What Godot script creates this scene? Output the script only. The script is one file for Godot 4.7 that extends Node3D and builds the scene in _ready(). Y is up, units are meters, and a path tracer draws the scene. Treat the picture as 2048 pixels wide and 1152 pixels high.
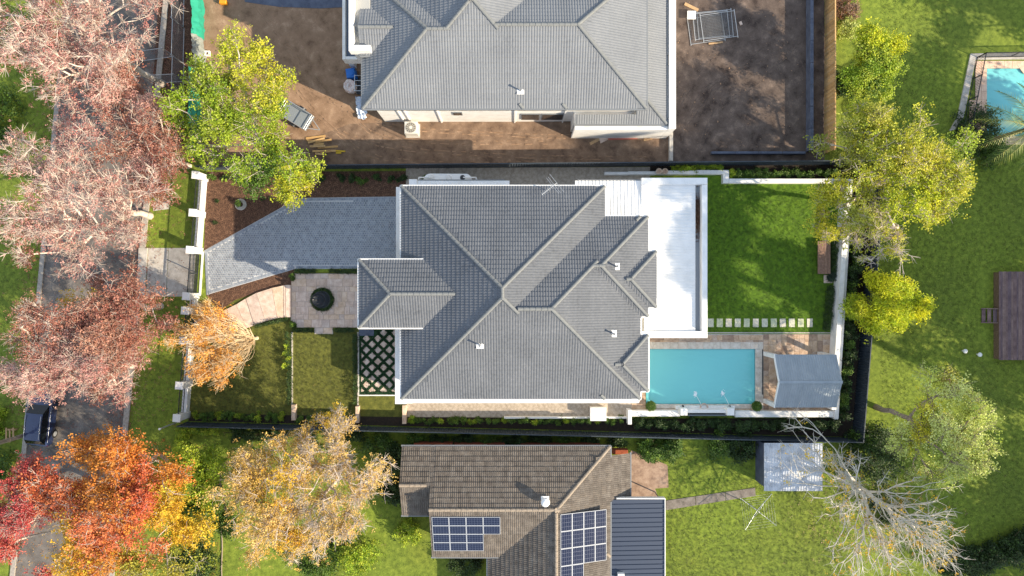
extends Node3D
# Aerial view straight down on a walled house lot between two neighbours.
# Ground scale: 25 photo pixels per metre, camera 55 m up; a pixel gives a direction and the height of what it shows gives the distance.

const CAM := 55.0
const T := 0.466
var rng := RandomNumberGenerator.new()
var mats := {}
var texs := {}
var taken := {}
var leaf_mesh: ArrayMesh
var needle_mesh: ArrayMesh

# ---------------------------------------------------------------- mesh builder
class MB:
	var v := PackedVector3Array()
	var n := PackedVector3Array()
	var c := PackedColorArray()
	var col := Color.WHITE
	func tri(a: Vector3, b: Vector3, d: Vector3) -> void:
		var m := (a - d).cross(a - b)
		if m.length_squared() < 1e-14:
			return
		m = m.normalized()
		v.append(a); v.append(b); v.append(d)
		n.append(m); n.append(m); n.append(m)
		c.append(col); c.append(col); c.append(col)
	func tri_out(a: Vector3, b: Vector3, d: Vector3, o: Vector3) -> void:
		if (a - d).cross(a - b).dot(o) < 0.0:
			tri(a, d, b)
		else:
			tri(a, b, d)
	func quad_out(a: Vector3, b: Vector3, d: Vector3, e: Vector3, o: Vector3) -> void:
		tri_out(a, b, d, o)
		tri_out(a, d, e, o)
	func box(ce: Vector3, s: Vector3, bs := Basis.IDENTITY) -> void:
		var h := s * 0.5
		for ax in 3:
			for sg in [-1.0, 1.0]:
				var o := Vector3.ZERO
				o[ax] = sg
				var p := Vector3.ZERO
				var q := Vector3.ZERO
				p[(ax + 1) % 3] = h[(ax + 1) % 3]
				q[(ax + 2) % 3] = h[(ax + 2) % 3]
				var f: Vector3 = o * h[ax]
				quad_out(ce + bs * (f - p - q), ce + bs * (f + p - q), ce + bs * (f + p + q), ce + bs * (f - p + q), bs * o)
	# box with its top edges chamfered by e
	func cbox(ce: Vector3, s: Vector3, e: float, bs := Basis.IDENTITY) -> void:
		var h := s * 0.5
		var r0: Array[Vector3] = []
		var r1: Array[Vector3] = []
		var r2: Array[Vector3] = []
		for k in [[-1, -1], [1, -1], [1, 1], [-1, 1]]:
			r0.append(ce + bs * Vector3(k[0] * h.x, -h.y, k[1] * h.z))
			r1.append(ce + bs * Vector3(k[0] * h.x, h.y - e, k[1] * h.z))
			r2.append(ce + bs * Vector3(k[0] * (h.x - e), h.y, k[1] * (h.z - e)))
		for i in 4:
			var j := (i + 1) % 4
			var o: Vector3 = (r0[i] + r0[j]) * 0.5 - ce
			quad_out(r0[i], r0[j], r1[j], r1[i], o)
			quad_out(r1[i], r1[j], r2[j], r2[i], o + bs.y * h.y * 2.0)
		quad_out(r2[0], r2[1], r2[2], r2[3], bs.y)
	func bar(a: Vector3, b: Vector3, w: float, h: float) -> void:
		var z := (b - a).normalized()
		var x := Vector3.UP.cross(z)
		x = Vector3.RIGHT if x.length() < 0.01 else x.normalized()
		box((a + b) * 0.5, Vector3(w, h, a.distance_to(b)), Basis(x, z.cross(x), z))
	func prism(poly: PackedVector2Array, y0: float, y1: float) -> void:
		var ix := Geometry2D.triangulate_polygon(poly)
		for i in range(0, ix.size(), 3):
			tri_out(Vector3(poly[ix[i]].x, y1, poly[ix[i]].y), Vector3(poly[ix[i + 1]].x, y1, poly[ix[i + 1]].y), Vector3(poly[ix[i + 2]].x, y1, poly[ix[i + 2]].y), Vector3.UP)
		var area := 0.0
		for i in poly.size():
			area += poly[i].cross(poly[(i + 1) % poly.size()])
		for i in poly.size():
			var a := poly[i]
			var b := poly[(i + 1) % poly.size()]
			var d := (b - a)
			var o := Vector3(d.y, 0, -d.x) * signf(area)
			quad_out(Vector3(a.x, y0, a.y), Vector3(b.x, y0, b.y), Vector3(b.x, y1, b.y), Vector3(a.x, y1, a.y), o)
	func tube(a: Vector3, b: Vector3, r0: float, r1: float, k := 6, cap := false) -> void:
		var z := (b - a)
		if z.length_squared() < 1e-10:
			return
		z = z.normalized()
		var x := z.cross(Vector3(0.31, 0.17, 0.93)).normalized()
		var y := z.cross(x)
		for i in k:
			var t0 := TAU * i / k
			var t1 := TAU * (i + 1) / k
			var d0 := x * cos(t0) + y * sin(t0)
			var d1 := x * cos(t1) + y * sin(t1)
			var p := a + d0 * r0
			var q := a + d1 * r0
			var p2 := b + d0 * r1
			var q2 := b + d1 * r1
			v.append(p); v.append(p2); v.append(q2); v.append(p); v.append(q2); v.append(q)
			n.append(d0); n.append(d0); n.append(d1); n.append(d0); n.append(d1); n.append(d1)
			for m in 6:
				c.append(col)
			if cap:
				tri_out(b, p2, q2, z)
				tri_out(a, p, q, -z)
	# profile: [radius, height] from the bottom up, turned about the vertical through o
	func lathe(o: Vector3, prof: Array, k := 24) -> void:
		for i in prof.size() - 1:
			for j in k:
				var t0 := TAU * j / k
				var t1 := TAU * (j + 1) / k
				var r0: float = prof[i][0]
				var r1: float = prof[i + 1][0]
				var d0 := Vector3(cos(t0), 0, sin(t0))
				var d1 := Vector3(cos(t1), 0, sin(t1))
				var y0 := Vector3(0, prof[i][1], 0)
				var y1 := Vector3(0, prof[i + 1][1], 0)
				var od: Vector3 = (d0 + d1) * (y1.y - y0.y) * 0.5 + Vector3.UP * (r0 - r1)
				quad_out(o + d0 * r0 + y0, o + d1 * r0 + y0, o + d1 * r1 + y1, o + d0 * r1 + y1, od)
	func blob(o: Vector3, r: Vector3, k := 10) -> void:
		var rings := k / 2
		for i in rings:
			for j in k:
				var p: Array[Vector3] = []
				for q in [[i, j], [i, j + 1], [i + 1, j + 1], [i + 1, j]]:
					var th: float = PI * q[0] / rings
					var ph: float = TAU * q[1] / k
					p.append(Vector3(sin(th) * cos(ph), cos(th), sin(th) * sin(ph)))
				quad_out(o + p[0] * r, o + p[1] * r, o + p[2] * r, o + p[3] * r, p[0] + p[2])
	func mesh(origin := Vector3.ZERO) -> ArrayMesh:
		var a := []
		a.resize(Mesh.ARRAY_MAX)
		if origin != Vector3.ZERO:
			var w := PackedVector3Array()
			w.resize(v.size())
			for i in v.size():
				w[i] = v[i] - origin
			a[Mesh.ARRAY_VERTEX] = w
		else:
			a[Mesh.ARRAY_VERTEX] = v
		a[Mesh.ARRAY_NORMAL] = n
		a[Mesh.ARRAY_COLOR] = c
		var m := ArrayMesh.new()
		m.add_surface_from_arrays(Mesh.PRIMITIVE_TRIANGLES, a)
		return m

# ---------------------------------------------------------------- places
func P(px: float, py: float, h := 0.0) -> Vector3:
	var k := (CAM - h) / CAM / 25.0
	return Vector3((px - 1024.0) * k, h, (py - 576.0) * k)
func g2(px: float, py: float) -> Vector2:
	return Vector2((px - 1024.0) / 25.0, (py - 576.0) / 25.0)
func poly(a: Array) -> PackedVector2Array:
	var r := PackedVector2Array()
	for i in range(0, a.size(), 2):
		r.append(g2(a[i], a[i + 1]))
	return r
func rectp(x0: float, y0: float, x1: float, y1: float) -> PackedVector2Array:
	return poly([x0, y0, x1, y0, x1, y1, x0, y1])

# ---------------------------------------------------------------- nodes
func numbered(called: String) -> String:
	if not taken.has(called):
		taken[called] = 0
		return called
	taken[called] += 1
	return "%s_%03d" % [called, taken[called]]
func tag(o: Node3D, label: String, category: String, group := "", kind := "") -> void:
	if label: o.set_meta("label", label)
	if category: o.set_meta("category", category)
	if group: o.set_meta("group", group)
	if kind: o.set_meta("kind", kind)
func thing(called: String, label: String, category: String, at: Vector3, group := "") -> Node3D:
	var o := Node3D.new()
	o.name = numbered(called)
	add_child(o)
	o.position = at
	tag(o, label, category, group)
	return o
func part(parent: Node3D, called: String, b: MB, m: Material) -> MeshInstance3D:
	var o := MeshInstance3D.new()
	o.name = called
	o.mesh = b.mesh(place_of(parent))
	o.material_override = m
	parent.add_child(o, true)
	return o
func place_of(o: Node3D) -> Vector3:
	if o == self:
		return Vector3.ZERO
	var q := o.position
	var u = o.get_parent()
	while u != self and u != null:
		q += u.position
		u = u.get_parent()
	return q
func inst(parent: Node3D, called: String, m: Mesh, mat: Material, tr: Transform3D) -> MeshInstance3D:
	var o := MeshInstance3D.new()
	o.name = called
	o.mesh = m
	o.material_override = mat
	o.transform = tr
	parent.add_child(o, true)
	return o
# one-mesh thing built in world places
func single(called: String, b: MB, m: Material, label: String, category: String, at: Vector3, group := "") -> MeshInstance3D:
	var o := MeshInstance3D.new()
	o.name = numbered(called)
	o.mesh = b.mesh(at)
	o.material_override = m
	add_child(o)
	o.position = at
	tag(o, label, category, group)
	return o
func struct(called: String, b: MB, m: Material) -> MeshInstance3D:
	var o := MeshInstance3D.new()
	o.name = numbered(called)
	o.mesh = b.mesh()
	o.material_override = m
	add_child(o)
	o.set_meta("kind", "structure")
	return o
func sheet(called: String, pts: PackedVector2Array, y: float, m: Material, y0 := -0.06) -> MeshInstance3D:
	var b := MB.new()
	b.prism(pts, y0, y)
	return struct(called, b, m)

# ---------------------------------------------------------------- materials
func lut4(stops: Array) -> PackedByteArray:
	var r := PackedByteArray()
	r.resize(768)
	for i in 256:
		var f := i / 255.0 * (stops.size() - 1)
		var k := mini(int(f), stops.size() - 2)
		var q: Color = stops[k].lerp(stops[k + 1], f - k)
		r[i * 3] = int(clampf(q.r, 0, 1) * 255)
		r[i * 3 + 1] = int(clampf(q.g, 0, 1) * 255)
		r[i * 3 + 2] = int(clampf(q.b, 0, 1) * 255)
	return r
# colours (sRGB) laid over coarse and fine noise; seamless
func noise_tex(key: String, stops: Array, f_coarse: float, f_fine: float, w_fine: float, size := 512, contrast := 1.5) -> ImageTexture:
	if texs.has(key):
		return texs[key]
	var a := FastNoiseLite.new()
	a.seed = hash(key) % 1000
	a.frequency = f_coarse
	a.fractal_octaves = 6
	a.fractal_gain = 0.62
	var b := FastNoiseLite.new()
	b.seed = hash(key) % 1000 + 7
	b.noise_type = FastNoiseLite.TYPE_SIMPLEX
	b.frequency = f_fine
	b.fractal_octaves = 3
	var da := a.get_seamless_image(size, size).get_data()
	var db := b.get_seamless_image(size, size).get_data()
	var lut := lut4(stops)
	var out := PackedByteArray()
	out.resize(size * size * 3)
	var wc := 1.0 - w_fine
	for i in size * size:
		var q := clampi(int((da[i] * wc + db[i] * w_fine - 127.5) * contrast + 127.5), 0, 255) * 3
		out[i * 3] = lut[q]
		out[i * 3 + 1] = lut[q + 1]
		out[i * 3 + 2] = lut[q + 2]
	var im := Image.create_from_data(size, size, false, Image.FORMAT_RGB8, out)
	texs[key] = ImageTexture.create_from_image(im)
	return texs[key]
func mat(key: String, col: Color, rough := 0.8, vc := false) -> StandardMaterial3D:
	if mats.has(key):
		return mats[key]
	var m := StandardMaterial3D.new()
	m.albedo_color = col
	m.roughness = rough
	m.vertex_color_use_as_albedo = vc
	mats[key] = m
	return m
# grained material: texture repeats every `period` metres of the world
func gmat(key: String, stops: Array, period: float, f_c := 0.012, f_f := 0.09, w := 0.5, rough := 0.9, vc := false, relief := 0.0, size := 512, contrast := 1.5) -> StandardMaterial3D:
	if mats.has(key):
		return mats[key]
	var m := StandardMaterial3D.new()
	m.albedo_texture = noise_tex(key, stops, f_c, f_f, w, size, contrast)
	m.uv1_triplanar = true
	m.uv1_world_triplanar = true
	m.uv1_scale = Vector3.ONE / period
	m.roughness = rough
	m.vertex_color_use_as_albedo = vc
	if relief > 0.0:
		m.heightmap_enabled = true
		m.heightmap_texture = m.albedo_texture
		m.heightmap_scale = relief
	mats[key] = m
	return m
func C(r: float, g: float, b: float) -> Color:
	return Color(r / 255.0, g / 255.0, b / 255.0)
func L(r: float, g: float, b: float) -> Color:
	return Color(r, g, b)
# ---------------------------------------------------------------- roofs
# wing: {b = [x0, x1, z0, z1] plan bounds in metres, s = [[axis, sign, pos, base], ...] sloping sides}
func hipw(x0: float, x1: float, z0: float, z1: float, base: float, sides := "lrtb") -> Dictionary:
	var w := {b = [x0 / 25.0, x1 / 25.0, z0 / 25.0, z1 / 25.0], s = []}
	if "l" in sides: w.s.append([0, -1.0, x0 / 25.0, base])
	if "r" in sides: w.s.append([0, 1.0, x1 / 25.0, base])
	if "t" in sides: w.s.append([1, -1.0, z0 / 25.0, base])
	if "b" in sides: w.s.append([1, 1.0, z1 / 25.0, base])
	return w
func side_h(s: Array, p: Vector2) -> float:
	return s[3] + s[1] * (s[2] - p[s[0]]) * T
func wing_h(w: Dictionary, p: Vector2) -> float:
	if p.x < w.b[0] - 0.001 or p.x > w.b[1] + 0.001 or p.y < w.b[2] - 0.001 or p.y > w.b[3] + 0.001:
		return -99.0
	var h := 99.0
	for s in w.s:
		h = minf(h, side_h(s, p))
	return h
func env_h(ws: Array, p: Vector2, skip := -1) -> float:
	var h := -99.0
	for i in ws.size():
		if i != skip:
			h = maxf(h, wing_h(ws[i], p))
	return h
func clip_poly(pts: Array, f: Callable) -> Array:
	var out := []
	for i in pts.size():
		var a: Vector2 = pts[i]
		var b: Vector2 = pts[(i + 1) % pts.size()]
		var fa: float = f.call(a)
		var fb: float = f.call(b)
		if fa >= 0.0:
			out.append(a)
		if (fa >= 0.0) != (fb >= 0.0):
			out.append(a.lerp(b, fa / (fa - fb)))
	return out
func tile_profile(rolls: int, amp: float) -> Array:
	var r := []
	var k := rolls * 4
	for i in k + 1:
		var f := float(i) / k
		r.append([f, amp * pow(absf(sin(PI * f * rolls)), 0.8)])
	return r
func tone_of(p: Vector2) -> int:
	return absi(hash(Vector2i(roundi(p.x * 37), roundi(p.y * 37))))
# one material for all slopes; each tile's firing tone is drawn at random from the same few
# tiled roof over the wings: 300 highest whole tiles as parts, the rest as one part; caps on hips and ridges; gutters on the eaves
func tiled_roof(parent: Node3D, ws: Array, tw: float, td: float, prof: Array, tones: Array, m: Material, cap_m: Material, gut_m: Material, lift := 0.045, x_view := [-60.0, 60.0, -32.0, 32.0]) -> void:
	var org := place_of(parent)
	var tint := func(p: Vector2) -> Color: return tones[tone_of(p) % tones.size()]
	var b := MB.new()
	var whole := []
	for wi in ws.size():
		var w: Dictionary = ws[wi]
		for s in w.s:
			var ax: int = s[0]
			var inw := Vector3(-s[1] if ax == 0 else 0.0, 0, -s[1] if ax == 1 else 0.0)
			var sl := (inw + Vector3.UP * T).normalized()
			var z := -sl
			var u := Vector3(-inw.z, 0, inw.x)
			var y := z.cross(u)
			if y.y < 0.0:
				u = -u
				y = z.cross(u)
			var along := 1 - ax
			var lo: float = w.b[along * 2]
			var hi: float = w.b[along * 2 + 1]
			var run: float = w.b[ax * 2 + 1] - w.b[ax * 2]
			var us := u.x if along == 0 else u.z
			var i0 := floori(lo / tw) - 1
			var i1 := ceili(hi / tw) + 1
			for j in ceili(run / td):
				var d0 := j * td
				var d1 := d0 + td + 0.02
				for i in range(i0, i1):
					var q := []
					for e in [[i, d0], [i + 1, d0], [i + 1, d1], [i, d1]]:
						var pp := Vector2.ZERO
						pp[along] = e[0] * tw
						pp[ax] = s[2] - s[1] * e[1]
						q.append(pp)
					var mid: Vector2 = (q[0] + q[2]) * 0.5
					if mid.x < x_view[0] or mid.x > x_view[1] or mid.y < x_view[2] or mid.y > x_view[3]:
						continue
					var hm := side_h(s, mid)
					if hm > wing_h(w, mid) + tw * T * 1.2 and wing_h(w, mid) > -90.0:
						continue
					var inside := 0
					var hidden := 0
					for pp in q:
						var h := side_h(s, pp)
						var wh := wing_h(w, pp)
						if wh > -90.0 and h <= wh + 0.002:
							inside += 1
						if env_h(ws, pp, wi) > h + 0.09:
							hidden += 1
					if hidden == 4:
						continue
					var cover := false
					for k in wi:
						var all := wing_h(ws[k], mid) > hm - 0.01
						for pp in q:
							all = all and wing_h(ws[k], pp) > side_h(s, pp) - 0.01
						cover = cover or all
					if cover:
						continue
					if inside == 4:
						var p0: Vector2 = q[0] if us > 0.0 else q[1]
						whole.append([Vector3(p0.x, side_h(s, p0), p0.y), Basis(u, y, z), hm, mid])
					else:
						var seg := prof.size() - 1
						b.col = tint.call(mid)
						for k in seg:
							var f0: float = prof[k][0]
							var f1: float = prof[k + 1][0]
							var pg := [q[0].lerp(q[1], f0), q[0].lerp(q[1], f1), q[3].lerp(q[2], f1), q[3].lerp(q[2], f0)]
							pg = clip_poly(pg, func(p): return p.x - w.b[0])
							pg = clip_poly(pg, func(p): return w.b[1] - p.x)
							pg = clip_poly(pg, func(p): return p.y - w.b[2])
							pg = clip_poly(pg, func(p): return w.b[3] - p.y)
							for s2 in w.s:
								if s2 != s:
									pg = clip_poly(pg, func(p): return side_h(s2, p) - side_h(s, p))
							if pg.size() < 3:
								continue
							var vs := []
							for p in pg:
								var d: float = s[1] * (s[2] - p[ax])
								vs.append(Vector3(p.x, side_h(s, p) + lift * (1.0 - (d - d0) / td) + (prof[k][1] + prof[k + 1][1]) * 0.5, p.y))
							for k2 in range(1, vs.size() - 1):
								b.tri_out(vs[0], vs[k2], vs[k2 + 1], Vector3.UP)
	# the single tile, its lower edge at z = 0, running up along -z
	var ln := td * sqrt(1.0 + T * T) + 0.02
	var tb := MB.new()
	for k in prof.size() - 1:
		var a0 := Vector3(prof[k][0] * tw, prof[k][1] + lift, 0)
		var a1 := Vector3(prof[k + 1][0] * tw, prof[k + 1][1] + lift, 0)
		var c0 := Vector3(a0.x, prof[k][1], -ln)
		var c1 := Vector3(a1.x, prof[k + 1][1], -ln)
		tb.quad_out(a0, a1, c1, c0, Vector3.UP)
		tb.quad_out(a0, a1, Vector3(a1.x, prof[k + 1][1] - 0.012, 0), Vector3(a0.x, prof[k][1] - 0.012, 0), Vector3.BACK)
	var tms := []
	for q in tones:
		for k in tb.c.size():
			tb.c[k] = q
		tms.append(tb.mesh())
	whole.sort_custom(func(p, q): return p[2] > q[2])
	for i in whole.size():
		var e = whole[i]
		if i < 300:
			inst(parent, "roof_tile", tms[tone_of(e[3]) % tones.size()], m, Transform3D(e[1], e[0] - org))
		else:
			var cc: Color = tint.call(e[3])
			var bs: Basis = e[1]
			var o: Vector3 = e[0]
			for k in tb.v.size():
				b.v.append(o + bs * tb.v[k])
				b.n.append(bs * tb.n[k])
				b.c.append(cc)
	var rest := part(parent, "roof_tiles", b, m)
	rest.set_meta("kind", "stuff")
	# hip and ridge caps
	var cb := MB.new()
	var cl := 0.4
	for k in 6:
		var t0 := PI * k / 6.0
		var t1 := PI * (k + 1) / 6.0
		var r0 := 0.125
		var r1 := 0.105
		var pa := Vector3(cos(t0) * r0, sin(t0) * r0 * 0.8, 0)
		var pb := Vector3(cos(t1) * r0, sin(t1) * r0 * 0.8, 0)
		var pc := Vector3(cos(t1) * r1, sin(t1) * r1 * 0.75, -cl - 0.03)
		var pd := Vector3(cos(t0) * r1, sin(t0) * r1 * 0.75, -cl - 0.03)
		cb.quad_out(pa, pb, pc, pd, pa + pb)
		cb.tri_out(Vector3.ZERO, pa, pb, Vector3.BACK)
	var cm := cb.mesh()
	for wi in ws.size():
		var w: Dictionary = ws[wi]
		for a in w.s.size():
			for e in range(a + 1, w.s.size()):
				var sa: Array = w.s[a]
				var sb: Array = w.s[e]
				var pts := []
				if sa[0] != sb[0]:
					var h0 := maxf(sa[3], sb[3])
					for k in 200:
						var hh := h0 + k * cl / sqrt(2.0 / (T * T) + 1.0)
						var p := Vector2.ZERO
						p[sa[0]] = sa[2] - sa[1] * (hh - sa[3]) / T
						p[sb[0]] = sb[2] - sb[1] * (hh - sb[3]) / T
						pts.append(p)
				else:
					var hh: float = (sa[3] + sb[3] + T * absf(sa[2] - sb[2])) * 0.5
					var xx: float = sa[2] - sa[1] * (hh - sa[3]) / T
					var al: int = 1 - sa[0]
					var k := 0
					while w.b[al * 2] + k * cl < w.b[al * 2 + 1] and k < 200:
						var p := Vector2.ZERO
						p[sa[0]] = xx
						p[al] = w.b[al * 2] + k * cl
						pts.append(p)
						k += 1
				for k in pts.size() - 1:
					var p: Vector2 = pts[k]
					var p2: Vector2 = pts[k + 1]
					var md := (p + p2) * 0.5
					var h := side_h(sa, md)
					if absf(wing_h(w, md) - h) > 0.03 or env_h(ws, md, wi) > h + 0.04:
						continue
					# a true hip or ridge falls away on both sides
					var off := (p2 - p).normalized().orthogonal() * 0.5
					if (env_h(ws, md + off) + env_h(ws, md - off)) * 0.5 > h - 0.08:
						continue
					var dup := false
					for i2 in wi:
						if absf(wing_h(ws[i2], md) - h) < 0.02:
							dup = true
					if dup or md.x < x_view[0] or md.x > x_view[1] or md.y < x_view[2] or md.y > x_view[3]:
						continue
					var v0 := Vector3(p.x, side_h(sa, p) + 0.035, p.y)
					var v1 := Vector3(p2.x, side_h(sa, p2) + 0.035, p2.y)
					var zz := (v0 - v1).normalized()
					var xx2 := Vector3.UP.cross(zz).normalized()
					inst(parent, "ridge_tile", cm, cap_m, Transform3D(Basis(xx2, zz.cross(xx2), zz), v0 - org))
	# gutters
	for wi in ws.size():
		var w: Dictionary = ws[wi]
		for s in w.s:
			var ax: int = s[0]
			var al := 1 - ax
			var start := INF
			var k: float = w.b[al * 2]
			var endk: float = w.b[al * 2 + 1]
			while k <= endk + 0.26:
				var p := Vector2.ZERO
				p[ax] = s[2] + s[1] * 0.04
				p[al] = minf(k, endk)
				var ok: bool = env_h(ws, p, wi) < s[3] - 0.1 and k <= endk and p.x > x_view[0] - 1.0 and p.x < x_view[1] + 1.0 and p.y > x_view[2] - 1.0 and p.y < x_view[3] + 1.0
				if ok and start == INF:
					start = k
				if not ok and start != INF:
					var e1 := minf(k, endk)
					if e1 - start > 0.4:
						var ce := Vector3.ZERO
						ce[ax * 2] = s[2] + s[1] * 0.06
						ce[al * 2] = (start + e1) * 0.5
						ce.y = s[3] - 0.045
						var sz := Vector3.ZERO
						sz[ax * 2] = 0.13
						sz[al * 2] = e1 - start + 0.13
						sz.y = 0.14
						var gb := MB.new()
						gb.cbox(ce, sz, 0.02)
						part(parent, "gutter", gb, gut_m)
					start = INF
				k += 0.25
func house_walls(parent: Node3D, ws: Array, inset: float, m: Material, soffit_m: Material, upto: Array) -> void:
	for i in ws.size():
		if not i in upto:
			continue
		var w: Dictionary = ws[i]
		var base := 99.0
		for s in w.s:
			base = minf(base, s[3])
		var b := MB.new()
		var e := inset + i * 0.013
		b.box(Vector3((w.b[0] + w.b[1]) * 0.5, (base - 0.1 - i * 0.006) * 0.5, (w.b[2] + w.b[3]) * 0.5), Vector3(w.b[1] - w.b[0] - e * 2, base - 0.1 - i * 0.006, w.b[3] - w.b[2] - e * 2))
		part(parent, "wall", b, m)
		var f := MB.new()
		f.box(Vector3((w.b[0] + w.b[1]) * 0.5, base - 0.075 - i * 0.006, (w.b[2] + w.b[3]) * 0.5), Vector3(w.b[1] - w.b[0] - 0.04, 0.05, w.b[3] - w.b[2] - 0.04))
		part(parent, "soffit", f, soffit_m)
# ribbed metal sheet over a plan rectangle between two heights at its ends (ribs run along axis 0 = x, 1 = z)
func ribbed(parent: Node3D, called: String, r: Rect2, h0: float, h1: float, ax: int, step: float, rib: float, m: Material, fall_across := false) -> MeshInstance3D:
	var b := MB.new()
	var cross := 1 - ax
	var n := maxi(1, roundi(r.size[cross] / step))
	var st := r.size[cross] / n
	for i in n:
		var prof := [[0.0, 0.0], [0.06, rib], [0.2, rib], [0.26, 0.0], [1.0, 0.0]]
		for k in 4:
			var pt := []
			for e in [[k, 0.0], [k + 1, 0.0], [k + 1, 1.0], [k, 1.0]]:
				var q := Vector3.ZERO
				q[cross * 2] = r.position[cross] + (i + prof[e[0]][0]) * st
				q[ax * 2] = r.position[ax] + e[1] * r.size[ax]
				var f: float = (q[cross * 2] - r.position[cross]) / r.size[cross] if fall_across else e[1]
				q.y = lerpf(h0, h1, f) + prof[e[0]][1]
				pt.append(q)
			b.quad_out(pt[0], pt[1], pt[2], pt[3], Vector3.UP)
	return part(parent, called, b, m)
func prect(px0: float, py0: float, px1: float, py1: float, h: float) -> Rect2:
	var a := P(px0, py0, h)
	var c := P(px1, py1, h)
	return Rect2(a.x, a.z, c.x - a.x, c.z - a.z)
func slab(parent: Node3D, called: String, r: Rect2, y0: float, y1: float, m: Material, e := 0.02) -> MeshInstance3D:
	var b := MB.new()
	b.cbox(Vector3(r.position.x + r.size.x * 0.5, (y0 + y1) * 0.5, r.position.y + r.size.y * 0.5), Vector3(r.size.x, y1 - y0, r.size.y), e)
	return part(parent, called, b, m)

# ---------------------------------------------------------------- plants
func make_leaf_meshes() -> void:
	rng.seed = 11
	for kind in 2:
		var b := MB.new()
		for i in 8:
			var o := Vector3(rng.randf_range(-1, 1), rng.randf_range(-1, 1), rng.randf_range(-1, 1)) * 0.2
			var d := Vector3(rng.randf_range(-1, 1), rng.randf_range(-0.5, 0.5), rng.randf_range(-1, 1)).normalized()
			var up := Vector3(rng.randf_range(-0.7, 0.7), 1, rng.randf_range(-0.7, 0.7)).normalized()
			var x := d.cross(up).normalized()
			var ln := rng.randf_range(0.11, 0.17) * (1.0 if kind == 0 else 1.7)
			var wd := ln * (0.38 if kind == 0 else 0.13)
			var nn := x.cross(d).normalized() * 0.02
			b.col = Color.WHITE * rng.randf_range(0.8, 1.15)
			b.tri(o, o + d * ln * 0.5 + x * wd + nn, o + d * ln)
			b.tri(o, o + d * ln, o + d * ln * 0.5 - x * wd + nn)
		if kind == 0: leaf_mesh = b.mesh()
		else: needle_mesh = b.mesh()
func leaf_mat() -> StandardMaterial3D:
	if mats.has("leaf"):
		return mats["leaf"]
	var m := mat("leaf", Color.WHITE, 0.55, true)
	m.backlight_enabled = true
	m.backlight = Color(0.7, 0.7, 0.7)
	m.cull_mode = BaseMaterial3D.CULL_DISABLED
	return m
# places: Array of [Vector3, scale, Color]; positions are in the parent's axes
func leaves(parent: Node3D, called: String, places: Array, mesh: Mesh = null) -> MultiMeshInstance3D:
	var mm := MultiMesh.new()
	mm.transform_format = MultiMesh.TRANSFORM_3D
	mm.use_colors = true
	mm.mesh = leaf_mesh if mesh == null else mesh
	mm.instance_count = places.size()
	var buf := PackedFloat32Array()
	buf.resize(places.size() * 16)
	var j := 0
	for e in places:
		var s: float = e[1]
		var a := rng.randf() * TAU
		var tl := rng.randf_range(-0.7, 0.7)
		var t2 := rng.randf_range(-0.7, 0.7)
		var bs := Basis.from_euler(Vector3(tl, a, t2)).scaled(Vector3(s, s, s))
		var o: Vector3 = e[0]
		buf[j] = bs.x.x; buf[j + 1] = bs.y.x; buf[j + 2] = bs.z.x; buf[j + 3] = o.x
		buf[j + 4] = bs.x.y; buf[j + 5] = bs.y.y; buf[j + 6] = bs.z.y; buf[j + 7] = o.y
		buf[j + 8] = bs.x.z; buf[j + 9] = bs.y.z; buf[j + 10] = bs.z.z; buf[j + 11] = o.z
		var q: Color = e[2]
		buf[j + 12] = q.r; buf[j + 13] = q.g; buf[j + 14] = q.b; buf[j + 15] = 1.0
		j += 16
	mm.buffer = buf
	var o := MultiMeshInstance3D.new()
	o.multimesh = mm
	o.material_override = leaf_mat()
	o.name = called
	o.set_meta("kind", "stuff")
	parent.add_child(o, true)
	return o
func pick(pal: Array) -> Color:
	var k := rng.randf() * (pal.size() - 1)
	var i := mini(int(k), pal.size() - 2)
	var q: Color = pal[i].lerp(pal[i + 1], k - i)
	return q * rng.randf_range(0.75, 1.25)
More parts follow.
